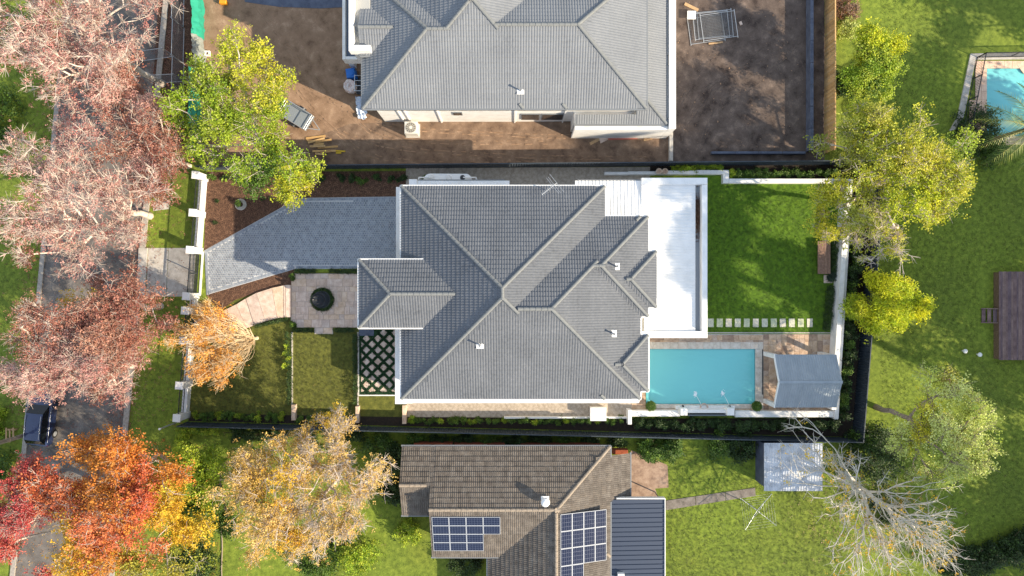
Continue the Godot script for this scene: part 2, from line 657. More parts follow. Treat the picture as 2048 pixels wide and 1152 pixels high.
# o: base [px, py], r trunk radius, fork height, lobes [[px, py, h, radius, half height, palette, weight], ...], tips, per_tip leaf clumps, size, bark
func tree(called: String, label: String, category: String, group: String, o: Dictionary) -> Node3D:
	rng.seed = hash(label) % 100000 + int(o.base[0])
	var at := P(o.base[0], o.base[1], o.get("y", 0.0))
	var t := thing(called, label, category, at, group)
	var fork := Vector3(0, o.fork, 0)
	var lobes: Array = o.lobes
	var mean := Vector3.ZERO
	var wsum := 0.0
	for l in lobes:
		var w: float = l[3] * l[3] * l[6]
		mean += (P(l[0], l[1], l[2]) - at) * w
		wsum += w
	mean /= wsum
	fork += Vector3(mean.x, 0, mean.z) * float(o.get("lean", 0.15))
	var tips := []
	for l in lobes:
		var ce := P(l[0], l[1], l[2]) - at
		var cnt := int(o.tips * l[3] * l[3] * l[6] / wsum) + 1
		# uneven sub-clumps inside each lobe
		var subs := []
		for i in maxi(4, cnt / 9):
			var d := Vector3(rng.randfn(), rng.randfn() * 0.9 + 0.25, rng.randfn()).normalized() * pow(rng.randf(), 0.4)
			subs.append([ce + d * Vector3(l[3], l[4], l[3]), rng.randf_range(0.5, 1.5), pick(l[5])])
		for i in cnt:
			var sb = subs[rng.randi() % subs.size()]
			var p: Vector3 = sb[0] + Vector3(rng.randfn(), rng.randfn() * 0.6, rng.randfn()) * l[3] * float(o.get("clump", 0.13)) * sb[1]
			if p.y < 0.9:
				p.y = 0.9 + rng.randf()
			tips.append([p, l[5], sb[2]])
	tips.sort_custom(func(a, b): return a[0].distance_squared_to(fork) < b[0].distance_squared_to(fork))
	var pos := PackedVector3Array()
	var par := PackedInt32Array()
	var pl := PackedFloat32Array()
	var tn := 4
	for i in tn + 1:
		var f := float(i) / tn
		pos.append(fork * f + Vector3(rng.randfn(), 0, rng.randfn()) * (0.06 if i > 0 and i < tn else 0.0) * o.fork * 0.3)
		par.append(i - 1)
		pl.append(o.fork * f)
	var bf: float = o.get("bf", 0.55)
	var seg: float = o.get("seg", 0.9)
	var ends := []
	for e in tips:
		var p: Vector3 = e[0]
		var best := 1e9
		var bi := tn
		for i in range(tn - 1, pos.size()):
			var cst := pos[i].distance_to(p) + bf * pl[i]
			if pos[i].y > p.y + 0.5:
				cst += 0.8
			if cst < best:
				best = cst
				bi = i
		var d := pos[bi].distance_to(p)
		var k := maxi(1, ceili(d / seg))
		var a := pos[bi]
		var prev := bi
		var bow := Vector3(rng.randfn() * 0.5, absf(rng.randfn()) * 0.5 * float(o.get("arch", 1.0)), rng.randfn() * 0.5) * d * 0.16
		for i in range(1, k + 1):
			var f := float(i) / k
			var q := a.lerp(p, f) + bow * sin(PI * f)
			if i < k:
				q += Vector3(rng.randfn(), rng.randfn(), rng.randfn()) * 0.05
			pos.append(q)
			par.append(prev)
			pl.append(pl[prev] + pos[prev].distance_to(q))
			prev = pos.size() - 1
		ends.append([prev, e[1], e[2]])
	var weight := PackedFloat32Array()
	weight.resize(pos.size())
	for e in ends:
		weight[e[0]] += 1.0
	for i in range(pos.size() - 1, 0, -1):
		weight[par[i]] += weight[i]
	var total := maxf(weight[0], 1.0)
	var r_tip: float = o.get("twig", 0.016)
	var ex := log(float(o.r) / r_tip) / log(total) if total > 1.0 else 0.4
	var tb := MB.new()
	var bb := MB.new()
	for i in range(1, pos.size()):
		var r1 := r_tip * pow(maxf(weight[i], 1.0), ex)
		var r0 := r_tip * pow(maxf(weight[par[i]], 1.0), ex)
		if par[i] >= tn:
			r0 = minf(r0, r1 * 1.45)
		elif i <= tn:
			var f := 1.0 - float(i) / tn
			r1 = float(o.r) * (0.85 + 0.15 * f)
			r0 = float(o.r) * (0.85 + 0.15 * (f + 0.25)) * (1.25 if i == 1 else 1.0)
		(tb if i <= tn else bb).tube(pos[par[i]], pos[i], r0, r1, 9 if i <= tn else 6 if r0 > 0.05 else 4 if r0 > 0.025 else 3)
	var places := []
	var lp: int = o.per_tip
	var sz: float = o.get("size", 1.0)
	var spread: float = o.get("spread", 0.42)
	var tw: int = o.get("twigs", 3)
	for e in ends:
		var p := pos[e[0]]
		var back: Vector3 = (p - pos[par[e[0]]]).normalized()
		for i in tw:
			var d: Vector3 = (back + Vector3(rng.randfn(), rng.randfn() * 0.6 + 0.2, rng.randfn()) * 0.75).normalized() * rng.randf_range(0.3, 0.8) * float(o.get("twig_len", 1.0))
			bb.tube(p, p + d, r_tip * 0.8, r_tip * 0.35, 3)
		var cnt := lp
		if o.has("thin") and rng.randf() < o.thin:
			cnt = int(lp * 0.15)
		for i in cnt:
			var q: Vector3 = p + Vector3(rng.randfn(), rng.randfn() * 0.6 + 0.1, rng.randfn()) * spread
			var co: Color = e[2].lerp(pick(e[1]), 0.55)
			places.append([q, sz * rng.randf_range(0.5, 1.45), co * rng.randf_range(0.8, 1.2)])
	for mb in [[tb, "trunk"], [bb, "branches"]]:
		var mi := MeshInstance3D.new()
		mi.name = mb[1]
		mi.mesh = mb[0].mesh()
		mi.material_override = o.bark
		t.add_child(mi)
	if places.size():
		leaves(t, "crown", places, needle_mesh if o.get("needle", false) else null)
	return t
# low plant: leaf clumps over short stems. r = [half x, height, half z] in metres
func shrub(called: String, label: String, group: String, at: Vector3, r: Vector3, pal: Array, n: int, size := 0.8, needle := false, category := "shrub") -> Node3D:
	rng.seed = hash(Vector2i(roundi(at.x * 50), roundi(at.z * 50))) % 100000
	if group:
		r *= Vector3(rng.randf_range(0.75, 1.25), rng.randf_range(0.7, 1.25), rng.randf_range(0.75, 1.2))
		at += Vector3(rng.randf_range(-0.12, 0.12), 0, rng.randf_range(-0.07, 0.07))
	var t := thing(called, label, category, at, group)
	var b := MB.new()
	var places := []
	var k := maxi(3, mini(9, n / 20))
	for i in k:
		var d := Vector3(rng.randfn() * 0.4 * r.x, r.y * rng.randf_range(0.5, 0.85), rng.randfn() * 0.4 * r.z)
		b.tube(Vector3.ZERO, d, 0.025, 0.01, 4)
	var subs := []
	for i in maxi(5, n / 22):
		var d := Vector3(rng.randfn(), absf(rng.randfn()) * 0.9 + 0.05, rng.randfn()).normalized() * rng.randf_range(0.55, 0.95)
		subs.append([d * r, rng.randf_range(0.7, 1.2)])
	for i in n:
		var sb = subs[rng.randi() % subs.size()]
		var q: Vector3 = sb[0] + Vector3(rng.randfn(), rng.randfn(), rng.randfn()) * r * 0.16
		q.y = maxf(q.y, 0.04)
		places.append([q, size * rng.randf_range(0.6, 1.2), pick(pal) * sb[1]])
	var mi := MeshInstance3D.new()
	mi.name = "stem"
	mi.mesh = b.mesh()
	mi.material_override = mat("stem", C(96, 80, 62), 0.9)
	t.add_child(mi)
	leaves(t, "foliage", places, needle_mesh if needle else null)
	return t
# clipped hedge: a run of leaves from a to b (ground pixels)
func hedge(called: String, label: String, group: String, a: Vector3, c: Vector3, w: float, h: float, pal: Array, dens := 60.0, size := 0.6) -> Node3D:
	rng.seed = hash(Vector2i(roundi(a.x * 50), roundi(a.z * 50))) % 100000
	var t := thing(called, label, "hedge", a, group)
	var d := c - a
	var sd := Vector3(-d.z, 0, d.x).normalized()
	var places := []
	var b := MB.new()
	var n := int(d.length() * dens)
	var ns := maxi(2, int(d.length() / 0.35))
	var bump := PackedFloat32Array()
	for i in ns + 2:
		bump.append(rng.randf_range(0.72, 1.12))
	for i in ns:
		var f := (i + 0.5) / ns
		b.tube(d * f, d * f + Vector3(rng.randfn() * 0.05, h * 0.7, rng.randfn() * 0.05), 0.02, 0.008, 4)
	for i in n:
		var f := rng.randf()
		var bp := bump[int(f * ns)]
		var ang := rng.randf() * PI
		var rad := pow(rng.randf(), 0.25)
		var q := d * f + sd * cos(ang) * rad * w * 0.5 * bp + Vector3.UP * (0.06 + sin(ang) * rad * h * bp)
		places.append([q, size * rng.randf_range(0.6, 1.2), pick(pal) * (0.7 + 0.4 * bp - 0.1)])
	var mi := MeshInstance3D.new()
	mi.name = "stem"
	mi.mesh = b.mesh()
	mi.material_override = mat("stem", C(96, 80, 62), 0.9)
	t.add_child(mi)
	leaves(t, "foliage", places)
	return t
# random-length stone paving: every slab a part
func paving(parent: Node3D, called: String, r: Rect2, y: float, rows: Array, lens: Array, ms: Array, along := 0, seedn := 1) -> void:
	rng.seed = seedn
	var cross := 1 - along
	var v: float = 0.0
	var ri := 0
	var shape := {}
	while v < r.size[cross] - 0.02:
		var hgt: float = minf(rows[ri % rows.size()], r.size[cross] - v)
		if r.size[cross] - v - hgt < 0.12:
			hgt = r.size[cross] - v
		var u: float = 0.0
		while u < r.size[along] - 0.02:
			var ln: float = lens[rng.randi() % lens.size()] * (rng.randf_range(0.5, 1.0) if u == 0.0 else 1.0)
			if r.size[along] - u - ln < 0.15:
				ln = r.size[along] - u
			var sz := Vector3.ZERO
			sz[along * 2] = ln - 0.012
			sz[cross * 2] = hgt - 0.012
			sz.y = 0.05
			var ce := Vector3.ZERO
			ce[along * 2] = r.position[along] + u + ln * 0.5
			ce[cross * 2] = r.position[cross] + v + hgt * 0.5
			ce.y = y - 0.025 + rng.randf_range(-0.003, 0.003)
			var key := Vector3i((sz * 500.0).round())
			if not shape.has(key):
				var b := MB.new()
				b.cbox(Vector3.ZERO, sz, 0.006)
				shape[key] = b.mesh()
			inst(parent, called, shape[key], ms[rng.randi() % ms.size()], Transform3D(Basis.IDENTITY, ce - place_of(parent)))
			u += ln
		v += hgt
		ri += 1
# ---------------------------------------------------------------- scene
func _ready() -> void:
	rng.seed = 3
	# camera
	var cam := Camera3D.new()
	cam.name = "camera"
	add_child(cam)
	cam.position = Vector3(0, CAM, 0)
	cam.rotation_degrees = Vector3(-90, 0, 0)
	cam.fov = rad_to_deg(2.0 * atan(576.0 / 25.0 / CAM))
	cam.far = 800.0
	cam.current = true
	# sky, sun, exposure
	var env := Environment.new()
	env.background_mode = Environment.BG_SKY
	var sm := ProceduralSkyMaterial.new()
	sm.sky_top_color = C(172, 190, 214)
	sm.sky_horizon_color = C(232, 232, 230)
	sm.sky_curve = 0.2
	sm.ground_bottom_color = C(110, 110, 100)
	sm.ground_horizon_color = C(200, 205, 205)
	sm.sky_energy_multiplier = 1.0
	var sky := Sky.new()
	sky.sky_material = sm
	env.sky = sky
	env.background_energy_multiplier = 0.86
	env.tonemap_mode = Environment.TONE_MAPPER_LINEAR
	env.tonemap_exposure = 1.72
	env.sdfgi_enabled = true
	env.ssao_enabled = true
	env.ssil_enabled = true
	var we := WorldEnvironment.new()
	we.name = "environment"
	we.environment = env
	add_child(we)
	var sun := DirectionalLight3D.new()
	sun.name = "sun"
	sun.light_color = Color(1.0, 0.93, 0.82)
	sun.light_energy = 1.6
	sun.light_angular_distance = 0.5
	sun.shadow_enabled = true
	add_child(sun)
	var el := deg_to_rad(28.5)
	var az := Vector2(-0.912, -0.41).normalized()
	sun.look_at_from_position(Vector3.ZERO, Vector3(az.x * cos(el), -sin(el), az.y * cos(el)), Vector3.UP)

	make_leaf_meshes()
	make_materials()
	ground()
	main_house()
	north_house()
	south_house()
	garden()
	pool_area()
	boundaries()
	site()
	back_yards()
	street()
	trees()

var ms := {}
func make_materials() -> void:
	ms.grass = gmat("grass", [C(68, 82, 22), C(102, 120, 36), C(122, 140, 46), C(158, 166, 68)], 11.0, 0.02, 0.13, 0.5, 0.95, true, 0.0, 1024, 1.5)
	ms.lawn = gmat("lawn", [C(46, 68, 6), C(72, 102, 12), C(88, 120, 18), C(118, 144, 32)], 8.0, 0.02, 0.13, 0.5, 0.95, true, 0.0, 768, 1.5)
	ms.front_lawn = gmat("front_lawn", [C(56, 60, 20), C(84, 88, 32), C(101, 104, 40), C(132, 130, 60)], 8.0, 0.02, 0.13, 0.5, 0.95, true, 0.0, 768, 1.5)
	ms.asphalt = gmat("asphalt", [C(70, 66, 63), C(98, 93, 89), C(112, 107, 102), C(142, 134, 127)], 8.0, 0.008, 0.2, 0.45, 0.92, false, 0.0)
	ms.slate_slab = gmat("slate_slab", [C(62, 68, 84), C(82, 90, 108), C(98, 106, 122)], 6.0, 0.01, 0.15, 0.4, 0.8)
	ms.concrete = gmat("concrete", [C(150, 143, 134), C(178, 172, 163), C(190, 185, 177), C(206, 201, 194)], 5.0, 0.012, 0.12, 0.35, 0.9)
	ms.kerb = gmat("kerb", [C(128, 120, 110), C(164, 156, 146), C(184, 177, 167)], 3.0, 0.02, 0.15, 0.5, 0.9)
	ms.dirt = gmat("dirt", [C(102, 80, 62), C(134, 108, 86), C(148, 121, 98), C(174, 147, 122)], 14.0, 0.01, 0.12, 0.25, 0.97, false, 0.0, 1024, 1.35)
	ms.clay = gmat("clay", [C(82, 66, 55), C(114, 93, 77), C(130, 108, 90), C(162, 137, 115)], 13.0, 0.01, 0.12, 0.25, 0.97, false, 0.0, 1024, 1.4)
	ms.soil = gmat("soil", [C(52, 42, 38), C(84, 72, 65), C(98, 85, 77), C(126, 110, 99)], 15.0, 0.009, 0.12, 0.22, 0.97, false, 0.0, 1024, 1.5)
	ms.mulch = gmat("mulch", [C(46, 31, 24), C(80, 56, 43), C(102, 75, 58), C(138, 106, 84)], 4.0, 0.02, 0.07, 0.65, 0.97, false, 0.0, 512, 1.8)
	ms.bed = gmat("bed", [C(24, 20, 17), C(46, 38, 30), C(70, 56, 44)], 4.0, 0.03, 0.2, 0.6, 0.97, false, 0.0)
	ms.gravel = gmat("gravel", [C(112, 100, 88), C(160, 147, 132), C(188, 176, 160), C(214, 204, 190)], 3.0, 0.015, 0.25, 0.7, 0.95, false, 0.0, 512, 1.8)
	ms.trav = []
	for i in 5:
		var s: Array = [[C(186, 162, 146), C(212, 190, 174), C(228, 210, 196)], [C(182, 158, 140), C(206, 184, 168), C(224, 206, 192)], [C(180, 154, 136), C(204, 180, 162), C(218, 198, 182)], [C(176, 156, 144), C(198, 180, 168), C(218, 204, 192)], [C(190, 162, 136), C(212, 186, 162), C(226, 206, 186)]][i]
		ms.trav.append(gmat("trav%d" % i, s, 2.2 + i * 0.3, 0.014, 0.1, 0.35, 0.75, false, 0.0, 256))
	ms.deck_stone = []
	for i in 5:
		var s: Array = [[C(140, 114, 94), C(176, 148, 124), C(196, 172, 150)], [C(156, 128, 104), C(188, 160, 136), C(206, 184, 162)], [C(128, 104, 88), C(160, 134, 114), C(182, 158, 138)], [C(150, 128, 112), C(182, 160, 142), C(202, 184, 168)], [C(166, 136, 108), C(196, 168, 140), C(214, 192, 168)]][i]
		ms.deck_stone.append(gmat("deck%d" % i, s, 2.0 + i * 0.3, 0.014, 0.1, 0.35, 0.75, false, 0.0, 256))
	ms.stones = [gmat("st0", [C(190, 190, 168), C(212, 210, 190)], 2.0, 0.02, 0.1, 0.4, 0.8, false, 0.0, 256), gmat("st1", [C(176, 182, 150), C(204, 206, 178)], 2.0, 0.02, 0.1, 0.4, 0.8, false, 0.0, 256), gmat("st2", [C(196, 188, 168), C(218, 212, 196)], 2.0, 0.02, 0.1, 0.4, 0.8, false, 0.0, 256)]
	ms.coping = [gmat("cop0", [C(176, 166, 152), C(204, 196, 184), C(218, 212, 202)], 2.4, 0.014, 0.1, 0.35, 0.7, false, 0.0, 256), gmat("cop1", [C(186, 172, 156), C(210, 198, 184), C(222, 214, 204)], 2.7, 0.014, 0.1, 0.35, 0.7, false, 0.0, 256)]
	ms.render = gmat("render", [C(214, 213, 209), C(230, 229, 226), C(238, 237, 235)], 4.0, 0.012, 0.12, 0.3, 0.75, false, 0.0, 256)
	ms.white_metal = gmat("white_metal", [C(224, 224, 222), C(236, 236, 235), C(243, 243, 242)], 5.0, 0.01, 0.12, 0.25, 0.4, false, 0.0, 256)
	ms.white = mat("white", C(236, 236, 234), 0.45)
	ms.black_metal = mat("black_metal", C(40, 44, 50), 0.45)
	ms.dark_fence = gmat("dark_fence", [C(44, 52, 60), C(56, 66, 76), C(64, 74, 84)], 3.0, 0.02, 0.1, 0.3, 0.5, false, 0.0, 256)
	ms.galv = mat("galv", C(190, 194, 198), 0.35)
	ms.galv.metallic = 0.6
	ms.tile_main = gmat("tile_main", [C(78, 82, 88), C(97, 101, 107), C(103, 107, 113), C(118, 121, 126)], 9.0, 0.012, 0.12, 0.5, 0.78, true, 0.0, 256)
	ms.tile_north = gmat("tile_north", [C(106, 110, 116), C(118, 122, 127), C(124, 128, 133), C(134, 137, 141)], 9.0, 0.012, 0.12, 0.4, 0.75, true, 0.0, 256)
	ms.tile_south = gmat("tile_south", [C(68, 62, 57), C(99, 92, 85), C(115, 108, 100), C(142, 134, 124)], 6.0, 0.015, 0.1, 0.5, 0.9, true, 0.0, 512, 1.7)
	ms.gutter = mat("gutter", C(120, 124, 128), 0.5)
	ms.gutter_w = mat("gutter_w", C(222, 222, 220), 0.5)
	# ridge and hip caps: separate pieces, slightly paler than the main roof tiles
	ms.cap_main = gmat("cap_main", [C(104, 107, 108), C(122, 125, 125), C(136, 138, 137)], 2.0, 0.03, 0.15, 0.4, 0.75, false, 0.0, 256)
	ms.cap_south = gmat("cap_south", [C(122, 110, 96), C(154, 141, 125), C(176, 162, 145)], 2.0, 0.03, 0.15, 0.4, 0.85, false, 0.0, 256)
	ms.glass_dark = mat("glass_dark", C(38, 46, 54), 0.08)
	ms.timber = gmat("timber", [C(150, 118, 84), C(184, 150, 110), C(208, 178, 138)], 1.2, 0.03, 0.2, 0.5, 0.85, false, 0.0, 256)
	ms.paling = []
	for i in 4:
		var s: Array = [[C(170, 132, 82), C(204, 166, 112)], [C(186, 148, 96), C(218, 182, 130)], [C(156, 122, 78), C(190, 154, 104)], [C(176, 142, 98), C(208, 176, 130)]][i]
		ms.paling.append(gmat("paling%d" % i, s, 1.0 + i * 0.2, 0.03, 0.2, 0.5, 0.85, false, 0.0, 256))
	ms.bark_white = gmat("bark_white", [C(170, 152, 138), C(212, 198, 184), C(236, 228, 218)], 1.5, 0.03, 0.2, 0.5, 0.85, false, 0.0, 256)
	ms.bark_grey = gmat("bark_grey", [C(112, 98, 84), C(152, 138, 122), C(184, 170, 154)], 1.5, 0.03, 0.2, 0.5, 0.9, false, 0.0, 256)
	ms.bark_brown = gmat("bark_brown", [C(84, 66, 50), C(122, 100, 80), C(150, 128, 106)], 1.5, 0.03, 0.2, 0.5, 0.9, false, 0.0, 256)

# ---------------------------------------------------------------- ground
func rect_of(x0: float, y0: float, x1: float, y1: float) -> Rect2:
	var a := g2(x0, y0)
	return Rect2(a, g2(x1, y1) - a)
func ground() -> void:
	var fx := FastNoiseLite.new()
	fx.seed = 5
	fx.frequency = 0.09
	fx.fractal_octaves = 3
	var fy := FastNoiseLite.new()
	fy.seed = 15
	fy.frequency = 0.22
	var ks := [-300.0, -180.0, -100.0]
	for i in range(-60, 61):
		ks.append(float(i))
	ks.append_array([100.0, 180.0, 300.0])
	var b := MB.new()
	var cols := {}
	# the two pools are real holes in the ground
	var holes := [rect_of(1292, 698, 1510, 808), rect_of(1973, 137, 2150, 272)]
	var kz := ks.duplicate()
	for h in holes:
		ks.append_array([h.position.x, h.end.x])
		kz.append_array([h.position.y, h.end.y])
	ks.sort()
	kz.sort()
	for i in ks.size():
		for j in kz.size():
			var a := fx.get_noise_2d(ks[i], kz[j])
			var e := fy.get_noise_2d(ks[i], kz[j])
			var k := 0.95 + 0.22 * a + 0.09 * e
			cols[Vector2i(i, j)] = Color(k * (1.0 + 0.16 * maxf(0, e)), k, k * (0.94 - 0.15 * a))
	for i in ks.size() - 1:
		for j in kz.size() - 1:
			var mid := Vector2((ks[i] + ks[i + 1]) * 0.5, (kz[j] + kz[j + 1]) * 0.5)
			if holes[0].has_point(mid) or holes[1].has_point(mid):
				continue
			var q := [[i, j], [i + 1, j], [i + 1, j + 1], [i, j + 1]]
			for t in [[0, 1, 2], [0, 2, 3]]:
				for m in t:
					b.v.append(Vector3(ks[q[m][0]], 0, kz[q[m][1]]))
					b.n.append(Vector3.UP)
					b.c.append(cols[Vector2i(q[m][0], q[m][1])])
	struct("ground", b, ms.grass)
	# road, kerbs
	var rl := func(y: float) -> float: return 97.0 - 0.095 * (y - 450.0)
	var rr := func(y: float) -> float: return 280.0 - 0.095 * (y - 500.0)
	sheet("road", poly([rl.call(-900), -900, rr.call(-900), -900, rr.call(2100), 2100, rl.call(2100), 2100]), 0.012, ms.asphalt)
	for s in [["kerb_left", rl, -9.0, 0.0], ["kerb_right", rr, 0.0, 11.0]]:
		var kb := struct(s[0], MB_kerb(s[1], s[2], s[3], -900, 2100), ms.kerb)
		kb.name = s[0]
	# driveway crossover: concrete panels with open joints
	var cr := Node3D.new()
	cr.name = "driveway_crossover"
	cr.set_meta("kind", "structure")
	add_child(cr)
	for q in [[279, 496, 296, 496, 291, 593, 274, 593], [297, 496, 337, 496, 332, 593, 292, 593], [338, 496, 392, 496, 386, 593, 333, 593]]:
		var pb := MB.new()
		pb.prism(poly(q), -0.05, 0.13 if q[0] < 290 else 0.03)
		part(cr, "slab", pb, ms.concrete)
	var verge_slab := MB.new()
	verge_slab.prism(poly([305, 405, 336, 402, 338, 418, 307, 422]), -0.05, 0.03)
	struct("footpath_slab", verge_slab, ms.concrete)
	# building site
	sheet("verge_mulch", poly([322, -80, 398, -80, 398, 262, 350, 300, 300, 262]), 0.014, ms.mulch)
	sheet("site_soil", poly([398, -120, 1345, -120, 1345, 232, 398, 322]), 0.008, ms.dirt)
	sheet("site_clay", poly([560, 300, 700, 248, 900, 240, 1345, 236, 1345, 333, 410, 338, 398, 322]), 0.016, ms.clay)
	sheet("rear_soil", poly([1345, -120, 1649, -120, 1649, 331, 1345, 333]), 0.012, ms.soil)
	sheet("slate_driveway", poly([470, -120, 700, -120, 700, 14, 640, 17, 560, 14, 490, 4]), 0.03, ms.slate_slab)
	# main lot
	sheet("front_garden_lawn", poly([384, 600, 420, 600, 583, 545, 805, 545, 805, 846, 374, 838]), 0.006, ms.front_lawn)
	sheet("mulch_bed", poly([414, 344, 812, 342, 812, 394, 597, 397, 408, 502]), 0.02, ms.mulch)
	sheet("mulch_strip", poly([412, 590, 590, 538, 585, 570, 545, 575, 470, 600, 440, 622]), 0.022, ms.mulch)
	sheet("side_path_north", poly([812, 336, 1300, 334, 1300, 420, 812, 420]), 0.018, ms.gravel)
	sheet("side_path_south", poly([813, 790, 1262, 790, 1262, 836, 813, 834]), 0.018, ms.gravel)
	sheet("south_bed", poly([384, 826, 570, 830, 813, 834, 1262, 837, 1690, 836, 1690, 700, 1720, 700, 1706, 874, 376, 842]), 0.012, ms.bed)
	sheet("east_bed", poly([1690, 340, 1748, 330, 1718, 700, 1680, 700]), 0.014, ms.bed)
	sheet("north_bed", poly([1300, 330, 1740, 328, 1700, 362, 1300, 345]), 0.016, ms.bed)
	sheet("back_lawn", poly([1395, 345, 1455, 345, 1455, 362, 1690, 362, 1664, 668, 1395, 668]), 0.022, ms.lawn)
func MB_kerb(f: Callable, a: float, c: float, y0: float, y1: float) -> MB:
	var b := MB.new()
	b.prism(poly([f.call(y0) + a, y0, f.call(y0) + c, y0, f.call(y1) + c, y1, f.call(y1) + a, y1]), -0.05, 0.12)
	return b

# ---------------------------------------------------------------- main house
func vent_pipe(at: Vector3, label: String, lean := Vector3.ZERO) -> void:
	var t := thing("roof_vent_pipe", label, "vent pipe", at)
	var b := MB.new()
	b.cbox(at + Vector3(0, 0.05, 0), Vector3(0.5, 0.035, 0.5), 0.008, Basis.looking_at(Vector3.FORWARD + lean, Vector3.UP))
	part(t, "flashing", b, ms.white)
	var c := MB.new()
	c.tube(at, at + Vector3(0, 0.62, 0), 0.055, 0.055, 10)
	c.tube(at + Vector3(0, 0.6, 0), at + Vector3(0, 0.68, 0), 0.08, 0.08, 10, true)
	part(t, "pipe", c, ms.gutter)
func roof_point(ws: Array, px: float, py: float) -> Vector3:
	var h := 5.0
	for i in 12:
		var p := P(px, py, h)
		h = env_h(ws, Vector2(p.x, p.z))
	return P(px, py, h)
func main_house() -> void:
	var t := thing("main_house", "large two storey white house with grey tiled hip roof and white flat terrace roof", "house", Vector3(-1, 0, 0))
	var ws := [hipw(-197, 165, -181, 197, 6.0), hipw(-150, 228, -127, 197, 5.995), hipw(-100, 242, -127, 50, 5.99), hipw(0, 257, -65, 34, 5.985), hipw(0, 242, 84, 183, 5.985), hipw(-268, -60, -49, 69, 6.8, "ltb")]
	var prof := tile_profile(2, 0.028)
	tiled_roof(t, ws, 0.372, 0.316, prof, [L(1, 1, 1)], ms.tile_main, ms.cap_main, ms.gutter_w)
	house_walls(t, ws, 0.5, ms.render, ms.white, [0, 1, 2, 3, 4])
	# portico: beam and columns under the projecting front roof
	for q in [[-262, -43], [-262, 63]]:
		var b := MB.new()
		b.box(Vector3(q[0] / 25.0 + 0.2, 3.3, q[1] / 25.0), Vector3(0.45, 6.6, 0.45))
		part(t, "column", b, ms.render)
	var pb := MB.new()
	pb.box(Vector3(-228 / 25.0, 6.62, 10 / 25.0), Vector3(2.9, 0.2, 4.5))
	part(t, "soffit", pb, ms.white)
	# ground floor walls
	slab(t, "wall", prect(792, 374, 1280, 800, 3.0), 0.0, 3.02, ms.render)
	slab(t, "wall", prect(1240, 362, 1408, 668, 3.0), 0.0, 2.96, ms.render)
	# windows and front door
	for q in [[-5.5, 4.4, 7.395, 1], [-1.5, 4.4, 7.395, 1], [2.6, 4.4, 7.395, 1], [6.4, 4.4, 7.395, 1], [-6.0, 1.5, 8.475, 1], [-1.0, 1.5, 8.475, 1], [4.0, 1.5, 8.475, 1], [-7.39, 4.4, 5.2, 0], [-7.39, 4.4, -3.6, 0], [-8.782, 1.5, 4.8, 0], [-8.782, 1.5, -4.0, 0]]:
		var wb := MB.new()
		var sz := Vector3(0.08, 1.5, 1.7) if q[3] == 0 else Vector3(1.7, 1.5, 0.08)
		wb.cbox(Vector3(q[0], q[1], q[2]), sz, 0.01)
		var w := part(t, "window", wb, ms.gutter_w)
		var gb := MB.new()
		gb.box(Vector3(q[0], q[1], q[2]), sz + (Vector3(0.012, -0.16, -0.16) if q[3] == 0 else Vector3(-0.16, -0.16, 0.012)))
		part(w, "pane", gb, ms.glass_dark)
	var dr := MB.new()
	dr.cbox(Vector3(-8.785, 1.2, 0.3), Vector3(0.09, 2.4, 1.6), 0.01)
	var door := part(t, "door", dr, mat("door_black", C(44, 46, 50), 0.4))
	var hd := MB.new()
	hd.tube(Vector3(-8.86, 0.9, 0.15), Vector3(-8.86, 1.4, 0.15), 0.02, 0.02, 6, true)
	part(door, "handle", hd, ms.galv)
	# white lower roofs
	slab(t, "parapet", prect(790, 655, 812, 808, 3.4), 2.9, 3.42, ms.white_metal)
	slab(t, "parapet", prect(812, 797, 824, 807, 3.4), 2.9, 3.40, ms.white_metal)
	ribbed(t, "awning_roof", prect(815, 780, 1279, 805, 3.3), 3.5, 3.24, 1, 0.24, 0.03, ms.white_metal)
	slab(t, "fascia", prect(815, 804.2, 1277, 806.2, 3.25), 3.0, 3.27, ms.gutter_w, 0.01)
	ribbed(t, "awning_roof", prect(820, 361, 1019, 396, 3.3), 3.24, 3.5, 1, 0.24, 0.03, ms.white_metal)
	slab(t, "fascia", prect(836, 359, 1010, 361, 3.25), 3.0, 3.27, ms.gutter, 0.01)
	slab(t, "parapet", prect(818, 358.5, 834, 378, 3.4), 3.0, 3.42, ms.white_metal)
	ribbed(t, "awning_roof", prect(1150, 361, 1284, 440, 3.3), 3.24, 3.55, 1, 0.26, 0.04, ms.white_metal)
	slab(t, "fascia", prect(1155, 359, 1284, 361, 3.25), 3.0, 3.27, ms.gutter, 0.01)
	# terrace roof with parapet and box gutter
	ribbed(t, "terrace_roof", prect(1288, 366, 1391, 664, 3.3), 3.4, 3.27, 0, 0.24, 0.03, ms.white_metal)
	slab(t, "box_gutter", prect(1390, 366, 1406, 664, 3.1), 2.92, 2.97, mat("grey_metal", C(150, 156, 162), 0.4))  # gutter floor in a darker grey than the white roof sheets
	slab(t, "parapet", prect(1283, 355.5, 1415, 369, 3.5), 2.9, 3.5, ms.white_metal)
	slab(t, "parapet", prect(1283, 662.5, 1415, 676, 3.5), 2.9, 3.505, ms.white_metal)
	slab(t, "parapet", prect(1283, 369.4, 1291, 440, 3.5), 2.9, 3.495, ms.white_metal)
	slab(t, "parapet", prect(1404, 369.4, 1415, 662.1, 3.7), 2.9, 3.7, ms.white_metal)
	# fallen leaves gathered in the box gutter
	rng.seed = 21
	var lit := []
	for i in 420:
		var p := P(rng.randf_range(1392, 1403), 430 + rng.randfn() * 17, 3.0)
		lit.append([p - t.position + Vector3(0, 0.04, 0), 0.55, pick([L(0.1, 0.04, 0.02), L(0.2, 0.1, 0.06), L(0.28, 0.2, 0.14)])])
	var gl := leaves(t, "gutter_leaves", lit)
	gl.set_meta("kind", "stuff")
	vent_pipe(roof_point(ws, 960, 690), "white flashed vent pipe alone on the broad south slope of the big grey roof")
